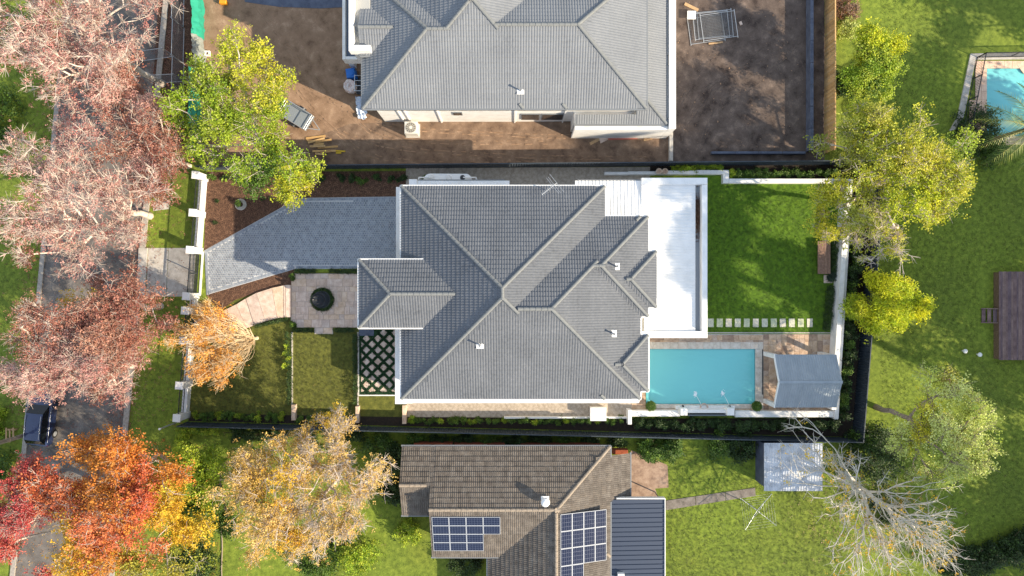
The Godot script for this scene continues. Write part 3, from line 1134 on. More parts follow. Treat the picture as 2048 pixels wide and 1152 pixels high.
	vent_pipe(roof_point(ws, 1232, 533), "vent pipe with white flashing beside the small hipped dormer over the white terrace")
	vent_pipe(roof_point(ws, 1226, 667), "vent pipe with white flashing on the grey slope beside the swimming pool")
	# antenna
	var ap := roof_point(ws, 1098, 383)
	var a := thing("roof_antenna", "silver television antenna on the edge of the big grey roof", "antenna", ap)
	var mb := MB.new()
	mb.tube(ap, ap + Vector3(0, 1.9, 0), 0.03, 0.025, 8)
	part(a, "mast", mb, ms.galv)
	var tp := ap + Vector3(0, 1.75, 0)
	var bm := MB.new()
	var bd := Vector3(0.78, 0, -0.62).normalized()
	var cd := Vector3(0.62, 0, 0.78)
	bm.tube(tp - bd * 0.75, tp + bd * 0.55, 0.02, 0.02, 6, true)
	part(a, "boom", bm, ms.galv)
	for i in 9:
		var q := tp + bd * (-0.7 + i * 0.13)
		var ln := 0.13 if i < 7 else 0.7
		var e := MB.new()
		e.tube(q - cd * ln, q + cd * ln, 0.014, 0.014, 5, true)
		part(a, "element", e, ms.galv)
	var e2 := MB.new()
	e2.tube(tp + bd * 0.55 - cd * 0.8, tp + bd * 0.55 + cd * 0.8, 0.014, 0.014, 5, true)
	part(a, "element", e2, ms.galv)

func north_house() -> void:
	var t := thing("north_house", "new white two storey house with pale grey tiled roof on bare earth", "house", Vector3(0, 0, -18))
	var ws := [hipw(-266, 20, -562, -320, 6.0), hipw(-233, 97, -650, -320, 5.995), hipw(-200, 239, -574, -320, 5.99), hipw(118, 291, -640, -309, 3.2, "rb")]
	ws.append({b = [-268 / 25.0, -190 / 25.0, -500 / 25.0, -410 / 25.0], s = [[1, -1.0, -498 / 25.0, 6.3], [1, 1.0, -412 / 25.0, 6.3]]})
	tiled_roof(t, ws, 0.372, 0.316, tile_profile(2, 0.028), [L(1, 1, 1)], ms.tile_north, ms.cap_main, ms.gutter, 0.035, [-60.0, 60.0, -27.0, 32.0])
	house_walls(t, ws, 0.5, ms.render, ms.white, [0, 1, 2])
	# ground floor under the skirt roof, with parapet
	slab(t, "wall", prect(1148, 0, 1336, 246, 3.0), 0, 3.05, ms.render)
	slab(t, "parapet", prect(1338, -80, 1352, 257, 3.4), 0, 3.4, ms.render)
	slab(t, "parapet", prect(1150, 249.5, 1337.6, 257, 3.4), 0, 3.05, ms.render)
	for q in [[1334, 5, 1341, 110], [1334, 130, 1341, 236]]:
		slab(t, "window_box", prect(q[0], q[1], q[2], q[3], 3.3), 2.9, 3.32, ms.gutter)
	# downpipes on the south wall
	for px in [786, 800, 868, 1030, 1136]:
		var b := MB.new()
		var p := Vector3((px - 1024) * 0.9 / 25.0, 0, -332.5 / 25.0 + 0.05)
		b.box(p + Vector3(0, 2.95, 0), Vector3(0.1, 5.9, 0.09))
		part(t, "downpipe", b, ms.white)
	for q in [[905, 924, 2.3, 3.1], [1043, 1080, 0.9, 2.6], [1084, 1128, 0.9, 2.6]]:
		var k: float = (CAM - q[3]) / CAM / 25.0
		var x0: float = (q[0] - 1024) * k
		var x1: float = (q[1] - 1024) * k
		var b := MB.new()
		var z := -332.5 / 25.0
		b.box(Vector3((x0 + x1) * 0.5, (q[2] + q[3]) * 0.5, z + 0.02), Vector3(x1 - x0, q[3] - q[2], 0.1))
		var w := part(t, "window", b, ms.gutter)
		var g := MB.new()
		g.box(Vector3((x0 + x1) * 0.5, (q[2] + q[3]) * 0.5, z + 0.06), Vector3(x1 - x0 - 0.12, q[3] - q[2] - 0.12, 0.06))
		part(w, "pane", g, ms.glass_dark)
	# front box: flat roof behind a white parapet, lower porch in front
	slab(t, "wall", prect(700, -90, 738, 96, 6.2), 3.6, 6.3, ms.render)
	slab(t, "flat_roof", prect(706, -80, 740, 92, 6.4), 6.3, 6.42, mat("membrane", C(168, 168, 164), 0.8))
	slab(t, "parapet", prect(697, -90, 707, 101, 7.0), 6.2, 7.0, ms.render)
	slab(t, "parapet", prect(707.4, 89.5, 740, 101, 7.0), 6.2, 6.99, ms.render)
	slab(t, "porch_roof", prect(691, -90, 728, 112, 3.4), 3.1, 3.24, mat("slate_blue", C(92, 104, 124), 0.7))
	slab(t, "porch_parapet", prect(684.5, -90, 690.5, 118.5, 3.6), 2.6, 3.6, ms.render)
	slab(t, "porch_parapet", prect(690.9, 112.5, 726, 118.5, 3.6), 2.6, 3.59, ms.render)
	for q in [[690, 112], [690, 20]]:
		var p := P(q[0], q[1], 2.6)
		var b := MB.new()
		b.box(Vector3(p.x + 0.1, 1.3, p.z - 0.1), Vector3(0.4, 2.6, 0.4))
		part(t, "column", b, ms.render)
	vent_pipe(roof_point(ws, 1041, 182), "vent pipe with white flashing on the pale grey roof of the unfinished house")

func panel_array(ws: Array, pxs: Array, side: Array, nx: int, rows: Array, w: float, d: float, turned: bool, label: String, group: String) -> void:
	# pxs: upper corner nearest the ridge end; laid on the plane of `side`
	var h := 4.0
	for i in 14:
		var p := P(pxs[0], pxs[1], h)
		h = side_h(side, Vector2(p.x, p.z)) + 0.1
	var o := P(pxs[0], pxs[1], h)
	var ax: int = side[0]
	var down := Vector3.ZERO
	down[ax * 2] = side[1]
	down = (down - Vector3.UP * T).normalized()
	var al := Vector3.ZERO
	al[(1 - ax) * 2] = 1.0
	if turned:
		down = Vector3(down.x, -0.31, down.z).normalized() # rear array tilted flatter than its slope to turn the sun glint away
	var nrm := al.cross(down)
	if nrm.y < 0: nrm = -nrm
	for r in rows.size():
		for c in rows[r]:
			var ce: Vector3
			if turned:
				ce = o + al * ((r + 0.5) * d) + down * ((c + 0.5) * w)
			else:
				ce = o + al * ((c + 0.5) * w) + down * ((r + 0.5) * d)
			var sx := al if not turned else down
			var sz := sx.cross(nrm)
			var bs := Basis(sx, nrm, sz)
			var t := thing("solar_panel", label, "solar panel", ce, group)
			var fr := MB.new()
			for e in [[0, -1], [0, 1], [1, -1], [1, 1]]:
				if e[0] == 0:
					fr.box(ce + bs * Vector3(0, 0, e[1] * (d * 0.5 - 0.022)), Vector3(w - 0.02, 0.045, 0.03), bs)
				else:
					fr.box(ce + bs * Vector3(e[1] * (w * 0.5 - 0.022), 0, 0), Vector3(0.03, 0.044, d - 0.075), bs)
			part(t, "frame", fr, mat("panel_frame", C(176, 182, 190), 0.5))
			var gl := MB.new()
			gl.box(ce, Vector3(w - 0.05, 0.02, d - 0.05), bs)
			part(t, "glass", gl, ms.solar)
			var ln := MB.new()
			var nl := 6
			for i in range(1, nl):
				ln.box(ce + bs * Vector3((float(i) / nl - 0.5) * (w - 0.05), 0.0125, 0), Vector3(0.009, 0.004, d - 0.06), bs)
			for i in range(1, 4):
				ln.box(ce + bs * Vector3(0, 0.0115, (float(i) / 4 - 0.5) * (d - 0.05)), Vector3(w - 0.06, 0.003, 0.01), bs)
			part(t, "cell_grid", ln, mat("busbar", C(96, 108, 134), 0.5))
func south_house() -> void:
	ms.solar = mat("solar", C(18, 28, 56), 0.12)
	var t := thing("south_house", "older single storey house with weathered brown tiled gable roofs", "house", Vector3(0, 0, 17))
	var ws := [hipw(-152, 186, 301, 510, 2.8, "tbr"), hipw(-46, 186, 301, 760, 2.795, "lrt"), hipw(-209, -150, 301, 431, 2.79, "tb"), {b = [6.3, 227 / 25.0, 318 / 25.0, 405 / 25.0], s = [[0, 1.0, 227 / 25.0, 2.025]]}]
	ws[1].s[0][3] = 2.39
	tiled_roof(t, ws, 0.305, 0.345, tile_profile(2, 0.03), [L(0.78, 0.77, 0.76), L(0.9, 0.89, 0.88), L(1.1, 1.08, 1.05), L(1.0, 0.98, 0.95), L(0.85, 0.83, 0.82), L(0.95, 0.95, 0.95)], ms.tile_south, ms.cap_south, ms.gutter, 0.05, [-60.0, 60.0, -32.0, 30.3])
	var brick := gmat("brick", [C(120, 58, 36), C(152, 76, 46), C(172, 96, 62)], 2.0, 0.02, 0.2, 0.5, 0.9, false, 0.0, 256)
	house_walls(t, ws, 0.4, brick, ms.white, [0, 1, 2])
	# brick window sills and ledge seen past the eave
	for q in [[828, 905, 888], [908, 1010, 889], [1040, 1200, 890], [1225, 1256, 901]]:
		var a := P(q[0], q[2], 1.2)
		var c := P(q[1], q[2], 1.2)
		var b := MB.new()
		b.cbox(Vector3((a.x + c.x) * 0.5, 0.9, a.z + 0.12), Vector3(c.x - a.x, 0.7, 0.35), 0.02)
		part(t, "brick_ledge", b, brick)
	panel_array(ws, [863, 1034], ws[0].s[2], 4, [[0, 1, 2, 3], [0, 1, 2, 3], [0, 1, 2], [0, 1, 2]], 1.26, 0.83, false, "blue solar panel on the brown slope beside the front porch roof", "solar panels in the front array")
	panel_array(ws, [1121, 1029], ws[1].s[1], 4, [[0, 1, 2, 3], [0, 1, 2, 3], [0, 1, 2, 3], [0, 1], [0, 1]], 0.93, 1.27, true, "blue solar panel between the brown ridge and the dark metal roof", "solar panels in the rear array")
	# whirlybird vent and flue
	var vp := roof_point(ws, 1090, 1000)
	var v := thing("turbine_vent", "white domed turbine vent on the weathered brown tiled roof", "roof vent", vp)
	var fb := MB.new()
	fb.cbox(vp + Vector3(0, 0.05, 0), Vector3(0.6, 0.04, 0.6), 0.01)
	part(v, "flashing", fb, ms.white)
	var vb := MB.new()
	vb.lathe(vp, [[0.16, 0], [0.16, 0.35], [0.3, 0.4], [0.34, 0.55], [0.3, 0.72], [0.16, 0.82], [0.0, 0.85]], 16)
	part(v, "head", vb, ms.white)
	var fp := roof_point(ws, 948, 906)
	var f := thing("roof_flue", "terracotta flue with white flashing near the eave of the brown roof", "flue", fp)
	var f1 := MB.new()
	f1.cbox(fp + Vector3(0, 0.06, 0), Vector3(0.52, 0.04, 0.5), 0.01)
	part(f, "flashing", f1, ms.white)
	var f2 := MB.new()
	f2.lathe(fp + Vector3(0, 0, 0.1), [[0.11, 0], [0.11, 0.5], [0.15, 0.55], [0.15, 0.62], [0.0, 0.62]], 12)
	part(f, "pot", f2, mat("terracotta", C(190, 100, 62), 0.8))
	# dark ribbed metal carport at the back
	var c := thing("carport", "dark blue ribbed metal carport roof attached to the brown tiled house", "carport", P(1275, 1090))
	var dm := mat("dark_roof", C(58, 68, 86), 0.42)
	ribbed(c, "roof_sheet", prect(1221, 998, 1329, 1240, 2.6), 2.72, 2.52, 0, 0.36, 0.06, dm)
	slab(c, "gutter", prect(1216, 998, 1221, 1240, 2.7), 2.56, 2.74, ms.gutter)
	slab(c, "edge_trim", prect(1329, 997, 1331, 1240, 2.6), 2.4, 2.62, ms.gutter_w)
	slab(c, "edge_trim", prect(1232, 994.5, 1329, 997, 2.6), 2.4, 2.8, ms.gutter_w)
	for q in [[1323, 1003], [1323, 1120], [1323, 1230]]:
		var pb := MB.new()
		var p := P(q[0], q[1], 2.5)
		pb.tube(Vector3(p.x, 0, p.z), p, 0.05, 0.05, 8)
		part(c, "post", pb, ms.gutter)
	var vp2 := P(1241, 1150, 2.8)
	var sv := MB.new()
	sv.cbox(vp2 + Vector3(0, 0.08, 0), Vector3(0.5, 0.4, 0.4), 0.04)
	single("roof_box", sv, ms.white, "small pale box standing on the dark blue carport roof", "box", vp2)
# ---------------------------------------------------------------- gardens
const GREEN_DARK := [Color(0.02, 0.045, 0.01), Color(0.04, 0.085, 0.016), Color(0.075, 0.14, 0.025)]
const GREEN_MID := [Color(0.045, 0.11, 0.012), Color(0.1, 0.19, 0.02), Color(0.17, 0.28, 0.03)]
const GREEN_LIME := [Color(0.13, 0.24, 0.01), Color(0.26, 0.4, 0.016), Color(0.42, 0.54, 0.03), Color(0.54, 0.58, 0.05)]
const YELLOW_GREEN := [Color(0.24, 0.36, 0.01), Color(0.46, 0.56, 0.015), Color(0.68, 0.7, 0.025), Color(0.76, 0.7, 0.02)]
func along_front(y: float) -> Vector3:
	return P(412.0 - (y - 345.0) * 0.0775, y)
func garden() -> void:
	# driveway: hexagonal setts in pale joints, bordered
	var dp := poly([409, 501, 597, 396, 812, 393, 812, 537, 590, 538, 413, 590])
	var drive := sheet("driveway", dp, 0.03, gmat("joint", [C(168, 170, 172), C(188, 190, 192), C(204, 205, 206)], 2.0, 0.02, 0.2, 0.5, 0.9, false, 0.0, 256))
	var sett := gmat("sett", [C(104, 112, 124), C(132, 140, 152), C(150, 158, 168), C(172, 178, 186)], 2.6, 0.02, 0.12, 0.45, 0.85, true, 0.0, 256)
	var hb := MB.new()
	rng.seed = 31
	var inner: PackedVector2Array = Geometry2D.offset_polygon(dp, -0.3)[0]
	var r := 0.098
	var row := 0
	var z := -8.0
	while z < 1.0:
		var x := -25.0 + (0.1 if row % 2 else 0.0)
		while x < -8.0:
			if Geometry2D.is_point_in_polygon(Vector2(x, z), inner):
				hb.col = Color.WHITE * rng.randf_range(0.75, 1.15)
				var top := []
				var bot := []
				for k in 6:
					var a := TAU * (k + 0.5) / 6
					top.append(Vector3(x + cos(a) * r * 0.86, 0.052 + rng.randf() * 0.003, z + sin(a) * r * 0.86))
					bot.append(Vector3(x + cos(a) * r, 0.036, z + sin(a) * r))
				for k in range(1, 5):
					hb.tri_out(top[0], top[k], top[k + 1], Vector3.UP)
				for k in 6:
					hb.quad_out(bot[k], bot[(k + 1) % 6], top[(k + 1) % 6], top[k], Vector3(bot[k].x - x, 0.05, bot[k].z - z))
			x += 0.2
		z += 0.1732
		row += 1
	var setts := part(drive, "setts", hb, sett)
	setts.set_meta("kind", "stuff")
	var bb := MB.new()
	for i in dp.size():
		var a := dp[i]
		var c := dp[(i + 1) % dp.size()]
		var d := (c - a)
		var n := int(d.length() / 0.2)
		d = d.normalized()
		var nv := Vector2(-d.y, d.x)
		if not Geometry2D.is_point_in_polygon((a + c) * 0.5 + nv * 0.1, dp): nv = -nv
		for k in n:
			var p := a + d * (k + 0.5) * 0.2 + nv * 0.14
			bb.col = Color.WHITE * rng.randf_range(0.95, 1.3)
			bb.cbox(Vector3(p.x, 0.035, p.y), Vector3(0.18, 0.04, 0.2), 0.006, Basis(Vector3(d.x, 0, d.y), Vector3.UP, Vector3(-d.y, 0, d.x)))
	part(drive, "border_setts", bb, sett).set_meta("kind", "stuff")

	# forecourt of travertine slabs
	var fc := Node3D.new()
	fc.name = "forecourt"
	fc.set_meta("kind", "structure")
	add_child(fc)
	var base := MB.new()
	base.prism(rectp(582, 547, 722, 655), -0.05, 0.02)
	base.prism(rectp(629, 655.2, 666, 668), -0.05, 0.02)
	part(fc, "bedding", base, ms.concrete)
	var q0 := g2(583, 547.5)
	paving(fc, "slab", Rect2(q0.x, q0.y, 139 / 25.0, 107.5 / 25.0), 0.055, [0.41, 0.61, 0.41, 0.8], [0.41, 0.61, 0.82, 0.61], ms.trav, 0, 5)
	var q1 := g2(630, 655.2)
	paving(fc, "slab", Rect2(q1.x, q1.y, 35 / 25.0, 12 / 25.0), 0.055, [0.48], [0.7], ms.trav, 0, 6)
	# curved garden path in flights
	var path := Node3D.new()
	path.name = "garden_path"
	path.set_meta("kind", "structure")
	add_child(path)
	var up := [[583, 570], [573, 570], [569, 571], [545, 576], [514, 586], [493, 597], [473, 609], [454, 618], [436, 628], [388, 640]]
	var dn := [[583, 634], [573, 634], [569, 634], [556, 636], [532, 642], [510, 650], [494, 656], [478, 664], [462, 668], [386, 690]]
	var yy := [0.05, 0.045, 0.03, 0.03, 0.03, -0.0, -0.0, 0.0, 0.0]
	for i in up.size() - 1:
		var pb := MB.new()
		var f := 0.06 if i < 9 else 0.0
		pb.prism(poly([up[i][0] - f, up[i][1], up[i + 1][0] + 0.5, up[i + 1][1], dn[i + 1][0] + 0.5, dn[i + 1][1], dn[i][0] - f, dn[i][1]]), -0.05, 0.2 - i * 0.016 + yy[i])
		part(path, "step" if i in [0, 1, 4, 5, 6] else "landing", pb, ms.trav[(i * 2) % 5])

	# fountain in a ring of clipped box
	var fo := P(646, 599)
	var ft := thing("fountain", "black three tiered garden fountain in a ring of clipped hedge", "fountain", fo)
	var fb := MB.new()
	fb.lathe(fo, [[0.62, 0.05], [0.66, 0.35], [0.7, 0.42], [0.64, 0.44], [0.58, 0.32], [0.0, 0.3]], 32)
	part(ft, "basin", fb, ms.black_metal)
	var fb2 := MB.new()
	fb2.lathe(fo, [[0.12, 0.3], [0.1, 0.9], [0.16, 1.0], [0.42, 1.12], [0.56, 1.26], [0.52, 1.28], [0.4, 1.18], [0.1, 1.14], [0.08, 1.14]], 32)
	part(ft, "bowl", fb2, ms.black_metal)
	var fb3 := MB.new()
	fb3.lathe(fo, [[0.09, 1.14], [0.07, 1.6], [0.12, 1.68], [0.26, 1.76], [0.34, 1.86], [0.31, 1.88], [0.2, 1.8], [0.06, 1.78]], 28)
	part(ft, "bowl", fb3, ms.black_metal)
	var fb4 := MB.new()
	fb4.lathe(fo, [[0.06, 1.78], [0.05, 2.0], [0.1, 2.06], [0.12, 2.14], [0.07, 2.22], [0.04, 2.32], [0.0, 2.36]], 20)
	part(ft, "finial", fb4, ms.black_metal)
	var hr := thing("ring_hedge", "ring of clipped dark green hedge around the black fountain", "hedge", fo)
	rng.seed = 77
	var pl := []
	for i in 900:
		var a := rng.randf() * TAU
		var rr := 0.74 + rng.randfn() * 0.05 + rng.randf() * 0.1
		pl.append([Vector3(cos(a) * rr, 0.1 + rng.randf() * 0.3, sin(a) * rr), rng.randf_range(0.3, 0.55), pick(GREEN_DARK)])
	leaves(hr, "foliage", pl)
	for q in [[584, 553, "clipped box ball at the driveway corner of the stone forecourt"], [586, 650, "clipped box ball at the lawn corner of the stone forecourt"]]:
		shrub("box_ball", q[2], "box balls on the forecourt corners", P(q[0], q[1]), Vector3(0.3, 0.55, 0.3), GREEN_MID, 220, 0.45)

	# hedges round the forecourt and lawns
	var he := [
		[590, 542.5, 632, 542.5, 0.3, 0.35, "low hedge between driveway and forecourt west of the paved gap"],
		[660, 542.5, 716, 542.5, 0.3, 0.35, "low hedge between driveway and forecourt next to the house porch"],
		[588, 660, 627, 660, 0.3, 0.35, "low hedge along the forecourt edge above the square front lawn"],
		[669, 660, 712, 660, 0.3, 0.35, "low hedge along the forecourt edge beside the porch corner"],
		[580, 664, 582, 806, 0.45, 0.7, "hedge dividing the wide front lawn from the square lawn"],
		[712, 668, 713, 806, 0.35, 0.6, "hedge between the square lawn and the diamond lattice garden"],
		[512, 652, 578, 637, 0.25, 0.3, "low dark edging hedge under the curved garden path"]]
	for h in he:
		hedge("hedge", h[6], "clipped hedges of the front garden", P(h[0], h[1]), P(h[2], h[3]), h[4], h[5], GREEN_DARK, 90, 0.5)
	# leafy plants lit at the lawn divide
	for q in [[578, 695], [576, 707], [578, 716], [577, 727]]:
		shrub("leafy_plant", "bright leafy plant growing at the hedge between the front lawns", "bright plants at the lawn divide", P(q[0], q[1]), Vector3(0.25, 0.9, 0.25), GREEN_LIME, 60, 0.6)
	# timber and stone retaining ends
	for q in [[586, 808, 594, 839, "near the wide lawn"], [713, 811, 720, 844, "below the lattice garden"], [806, 809, 814, 846, "at the house corner"]]:
		var wb := MB.new()
		var a := g2(q[0], q[1])
		var c := g2(q[2], q[3])
		wb.cbox(Vector3((a.x + c.x) * 0.5, 0.2, (a.y + c.y) * 0.5), Vector3(c.x - a.x, 0.44, c.y - a.y), 0.02)
		single("stone_pier", wb, ms.trav[4], "short sandstone wall end " + q[4], "garden wall", Vector3((a.x + c.x) * 0.5, 0, (a.y + c.y) * 0.5))
	for q in [[583.5, 664, 586, 838], [715, 664, 717.5, 843]]:
		var b := MB.new()
		b.prism(rectp(q[0], q[1], q[2], q[3]), -0.05, 0.12)
		struct("lawn_edge", b, ms.concrete)
	# lattice garden: pale diamonds in dark green ground cover with a white kerb
	var lg := Node3D.new()
	lg.name = "lattice_garden"
	lg.set_meta("kind", "structure")
	add_child(lg)
	var lb := MB.new()
	lb.prism(rectp(718.5, 657, 806, 789), -0.05, 0.03)
	part(lg, "bed", lb, gmat("lattice_green", [C(14, 40, 20), C(26, 66, 32), C(40, 84, 42)], 1.5, 0.03, 0.2, 0.6, 0.9, false, 0.0, 256))
	var kb := MB.new()
	kb.prism(rectp(716, 672, 718.4, 791.5), -0.05, 0.1)
	kb.prism(rectp(718.4, 789.2, 806, 791.5), -0.05, 0.1)
	part(lg, "kerb", kb, ms.render)
	var pad := MB.new()
	pad.prism(rectp(718, 655, 748, 671.5), -0.05, 0.06)
	part(lg, "landing", pad, ms.slate_slab)
	var clip := rectp(722.5, 659.5, 803, 783.5)
	for j in 12:
		for i in 5:
			var cx := 721.4 + i * 23.0 + (11.5 if j % 2 else 0.0)
			var cy := 665.4 + j * 11.55
			if cx < 753 and cy < 676: continue
			var dm := poly([cx, cy - 7.4, cx + 7.4, cy, cx, cy + 7.4, cx - 7.4, cy])
			var parts := Geometry2D.intersect_polygons(dm, clip)
			for p in parts:
				var db := MB.new()
				db.prism(p, 0.0, 0.05)
				part(lg, "paver", db, ms.trav[[0, 3, 1, 0, 3][(i * 7 + j * 3) % 5]])
	rng.seed = 8
	var gc := []
	for i in 2600:
		var px := rng.randf_range(719.5, 804)
		var py := rng.randf_range(658, 788)
		var u := fposmod((px - 721.4) / 23.0 + (py - 665.4) / 23.1 + 0.5, 1.0) - 0.5
		var w := fposmod((px - 721.4) / 23.0 - (py - 665.4) / 23.1 + 0.5, 1.0) - 0.5
		if absf(u) < 0.34 and absf(w) < 0.34 and px > 723 and py < 783: continue
		if px < 749 and py < 673: continue
		gc.append([P(px, py, 0.06), rng.randf_range(0.3, 0.5), pick([Color(0.008, 0.03, 0.01), Color(0.015, 0.06, 0.02), Color(0.03, 0.09, 0.025)])])
	var g := leaves(lg, "ground_cover", gc)
	g.set_meta("kind", "stuff")

	# planted pot ring in the mulch
	var pr := P(482, 409)
	var rt := thing("tree_ring", "round pale stone ring around a small plant in brown mulch", "planter ring", pr)
	var rb := MB.new()
	rb.lathe(pr, [[0.46, 0.0], [0.46, 0.1], [0.42, 0.12], [0.2, 0.11], [0.18, 0.02]], 24)
	part(rt, "ring", rb, ms.concrete)
	shrub("sapling", "small leafy plant inside the round stone ring", "", pr + Vector3(-0.1, 0.05, 0), Vector3(0.28, 0.6, 0.28), GREEN_MID, 60, 0.6)
	for q in [[438, 402], [432, 444], [525, 399], [541, 398]]:
		shrub("seedling", "tiny green seedling in the bare brown mulch bed", "seedlings in the mulch bed", P(q[0], q[1]), Vector3(0.18, 0.3, 0.18), GREEN_DARK, 30, 0.5)
	for i in 16:
		var px := 425.0 + i * 25.0 + (i % 3) * 4
		shrub("bed_shrub", "low dark shrub planted along the mulch under the north fence", "shrubs along the north fence", P(px, 357 + (i * 7) % 5), Vector3(0.36, 0.6, 0.3), GREEN_DARK if i % 4 else GREEN_MID, 110, 0.6)
	for i in 13:
		shrub("border_shrub", "leafy shrub in the bed below the wide front lawn", "shrubs below the wide front lawn", P(396 + i * 14, 829 + i * 0.35 + (i % 3)), Vector3(0.3, 0.6, 0.3), GREEN_MID if i % 3 else GREEN_LIME, 110, 0.6)
	for i in 6:
		shrub("border_shrub", "leafy shrub in the bed below the square front lawn", "shrubs below the square front lawn", P(602 + i * 19, 838), Vector3(0.3, 0.5, 0.26), GREEN_MID, 90, 0.6)
	for i in 28:
		shrub("border_shrub", "low leafy shrub in the narrow bed along the south side path", "shrubs along the south side path", P(822 + i * 15.5, 839 + (i % 3)), Vector3(0.32, 0.55, 0.24), GREEN_MID if i % 4 else GREEN_LIME, 100, 0.55)

func topiary(px: float, py: float, label: String) -> void:
	var at := P(px, py)
	rng.seed = int(px)
	var t := thing("topiary_ball", label, "topiary", at, "topiary balls beside the pool")
	var b := MB.new()
	b.lathe(at, [[0.16, 0.05], [0.24, 0.4], [0.26, 0.45], [0.2, 0.42], [0.0, 0.4]], 16)
	part(t, "pot", b, ms.trav[4])
	var pl := []
	for i in 500:
		var d := Vector3(rng.randfn(), rng.randfn(), rng.randfn()).normalized()
		pl.append([Vector3(0, 0.75, 0) + d * 0.36 * rng.randf_range(0.85, 1.02), rng.randf_range(0.25, 0.42), pick(GREEN_MID)])
	leaves(t, "foliage", pl)
func pool_area() -> void:
	# paving around the pool, slab by slab
	var deck := Node3D.new()
	deck.name = "pool_deck"
	deck.set_meta("kind", "structure")
	add_child(deck)
	var bb := MB.new()
	bb.prism(rectp(1262, 668, 1284, 825), -0.05, 0.02)
	bb.prism(rectp(1284.2, 668, 1520, 688), -0.05, 0.02)
	bb.prism(rectp(1284.2, 817.5, 1520, 825), -0.05, 0.02)
	bb.prism(rectp(1520.2, 668, 1662, 825), -0.05, 0.02)
	part(deck, "bedding", bb, ms.concrete)
	for q in [[1263, 670, 1291, 824, 1], [1291.5, 670, 1526, 684, 0], [1291.5, 817, 1526, 824, 0], [1526.5, 668.5, 1661, 824, 1]]:
		var a := g2(q[0], q[1])
		var c := g2(q[2], q[3])
		paving(deck, "slab", Rect2(a, c - a), 0.055, [0.42, 0.6, 0.42], [0.6, 0.9, 0.42], ms.deck_stone, q[4], int(q[0]))
	for q in [[1291.5, 684, 1526, 698, 0], [1291.5, 808, 1510, 817, 0], [1510, 698.2, 1526, 817, 1]]:
		var a := g2(q[0], q[1])
		var c := g2(q[2], q[3])
		paving(deck, "coping", Rect2(a, c - a), 0.058, [c.y - a.y if q[4] == 0 else c.x - a.x], [0.6, 0.8], ms.coping, q[4], int(q[0]) + 3)
	# pool shell and water
	var pool := thing("swimming_pool", "rectangular turquoise swimming pool beside the big grey roofed house", "pool", P(1401, 752))
	var a := g2(1292, 698)
	var c := g2(1510, 808)
	var sh := MB.new()
	var pm := gmat("pool_plaster", [C(104, 186, 200), C(122, 200, 212), C(138, 210, 220)], 3.0, 0.012, 0.1, 0.35, 0.6, false, 0.0, 256)
	var d0 := -1.2
	var d1 := -1.9
	sh.quad_out(Vector3(a.x, d0, a.y), Vector3(c.x, d1, a.y), Vector3(c.x, d1, c.y), Vector3(a.x, d0, c.y), Vector3.UP)
	for e in [[a.x, a.y, c.x, a.y, Vector3.BACK], [a.x, c.y, c.x, c.y, Vector3.FORWARD], [a.x, a.y, a.x, c.y, Vector3.RIGHT], [c.x, a.y, c.x, c.y, Vector3.LEFT]]:
		sh.quad_out(Vector3(e[0], 0.0, e[1]), Vector3(e[2], 0.0, e[3]), Vector3(e[2], -1.95, e[3]), Vector3(e[0], -1.95, e[1]), e[4])
	part(pool, "shell", sh, pm)
	var wl := MB.new()
	for e in [[a.x, a.y + 0.006, c.x, a.y + 0.006, Vector3.BACK], [a.x, c.y - 0.006, c.x, c.y - 0.006, Vector3.FORWARD], [c.x - 0.006, a.y, c.x - 0.006, c.y, Vector3.LEFT]]:
		wl.quad_out(Vector3(e[0], 0.0, e[1]), Vector3(e[2], 0.0, e[3]), Vector3(e[2], -0.3, e[3]), Vector3(e[0], -0.3, e[1]), e[4])
	part(pool, "waterline_tiles", wl, mat("waterline", C(52, 118, 140), 0.3))
	var wm := StandardMaterial3D.new()
	wm.albedo_color = Color(0.5, 0.86, 0.87, 0.78)
	wm.transparency = BaseMaterial3D.TRANSPARENCY_ALPHA
	wm.roughness = 0.05
	mats["water"] = wm
	var wb := MB.new()
	var wn := FastNoiseLite.new()
	wn.seed = 4
	wn.frequency = 0.55
	var nx := 110
	var nz := 56
	var hh := func(i: int, j: int) -> Vector3:
		var x := lerpf(a.x + 0.002, c.x - 0.002, float(i) / nx)
		var z := lerpf(a.y + 0.002, c.y - 0.002, float(j) / nz)
		var k := 0.012 * smoothstep(0.2, 1.0, float(i) / nx) + 0.003
		for q in [[1391, 790], [1446, 789], [1371, 716]]:
			var s: Vector2 = g2(q[0], q[1])
			var dd := Vector2(x, z).distance_to(s)
			k += 0.02 * exp(-dd * dd / 0.4)
		return Vector3(x, -0.08 + wn.get_noise_2d(x * 2.2, z * 4.0) * k, z)
	for i in nx:
		for j in nz:
			wb.quad_out(hh.call(i, j), hh.call(i + 1, j), hh.call(i + 1, j + 1), hh.call(i, j + 1), Vector3.UP)
	part(pool, "water", wb, wm)
	# foam where the two spouts fall and where the return jet breaks the surface
	var foam := mat("foam", Color(0.95, 0.98, 0.99), 0.6)
	rng.seed = 12
	for q in [[1391, 789, 1399, 811], [1446, 787, 1453, 811]]:
		var sp := MB.new()
		for i in 60:
			var p := P(q[0] + rng.randfn() * 1.6, q[1] + rng.randfn() * 2.4)
			p.y = -0.06
			sp.blob(p, Vector3(rng.randf_range(0.015, 0.05), 0.015, rng.randf_range(0.015, 0.05)), 6)
		part(pool, "splash", sp, foam)
		var jt := MB.new()
		var s := P(q[2], q[3]) + Vector3(0, 0.75, 0)
		var e := P(q[0], q[1])
		var prev := s
		for i in range(1, 9):
			var f := i / 8.0
			var p := s.lerp(e, f)
			p.y = s.y + 0.12 * f - f * f * 0.92
			jt.tube(prev, p, 0.012, 0.014, 6)
			prev = p
		part(pool, "water_jet", jt, foam)
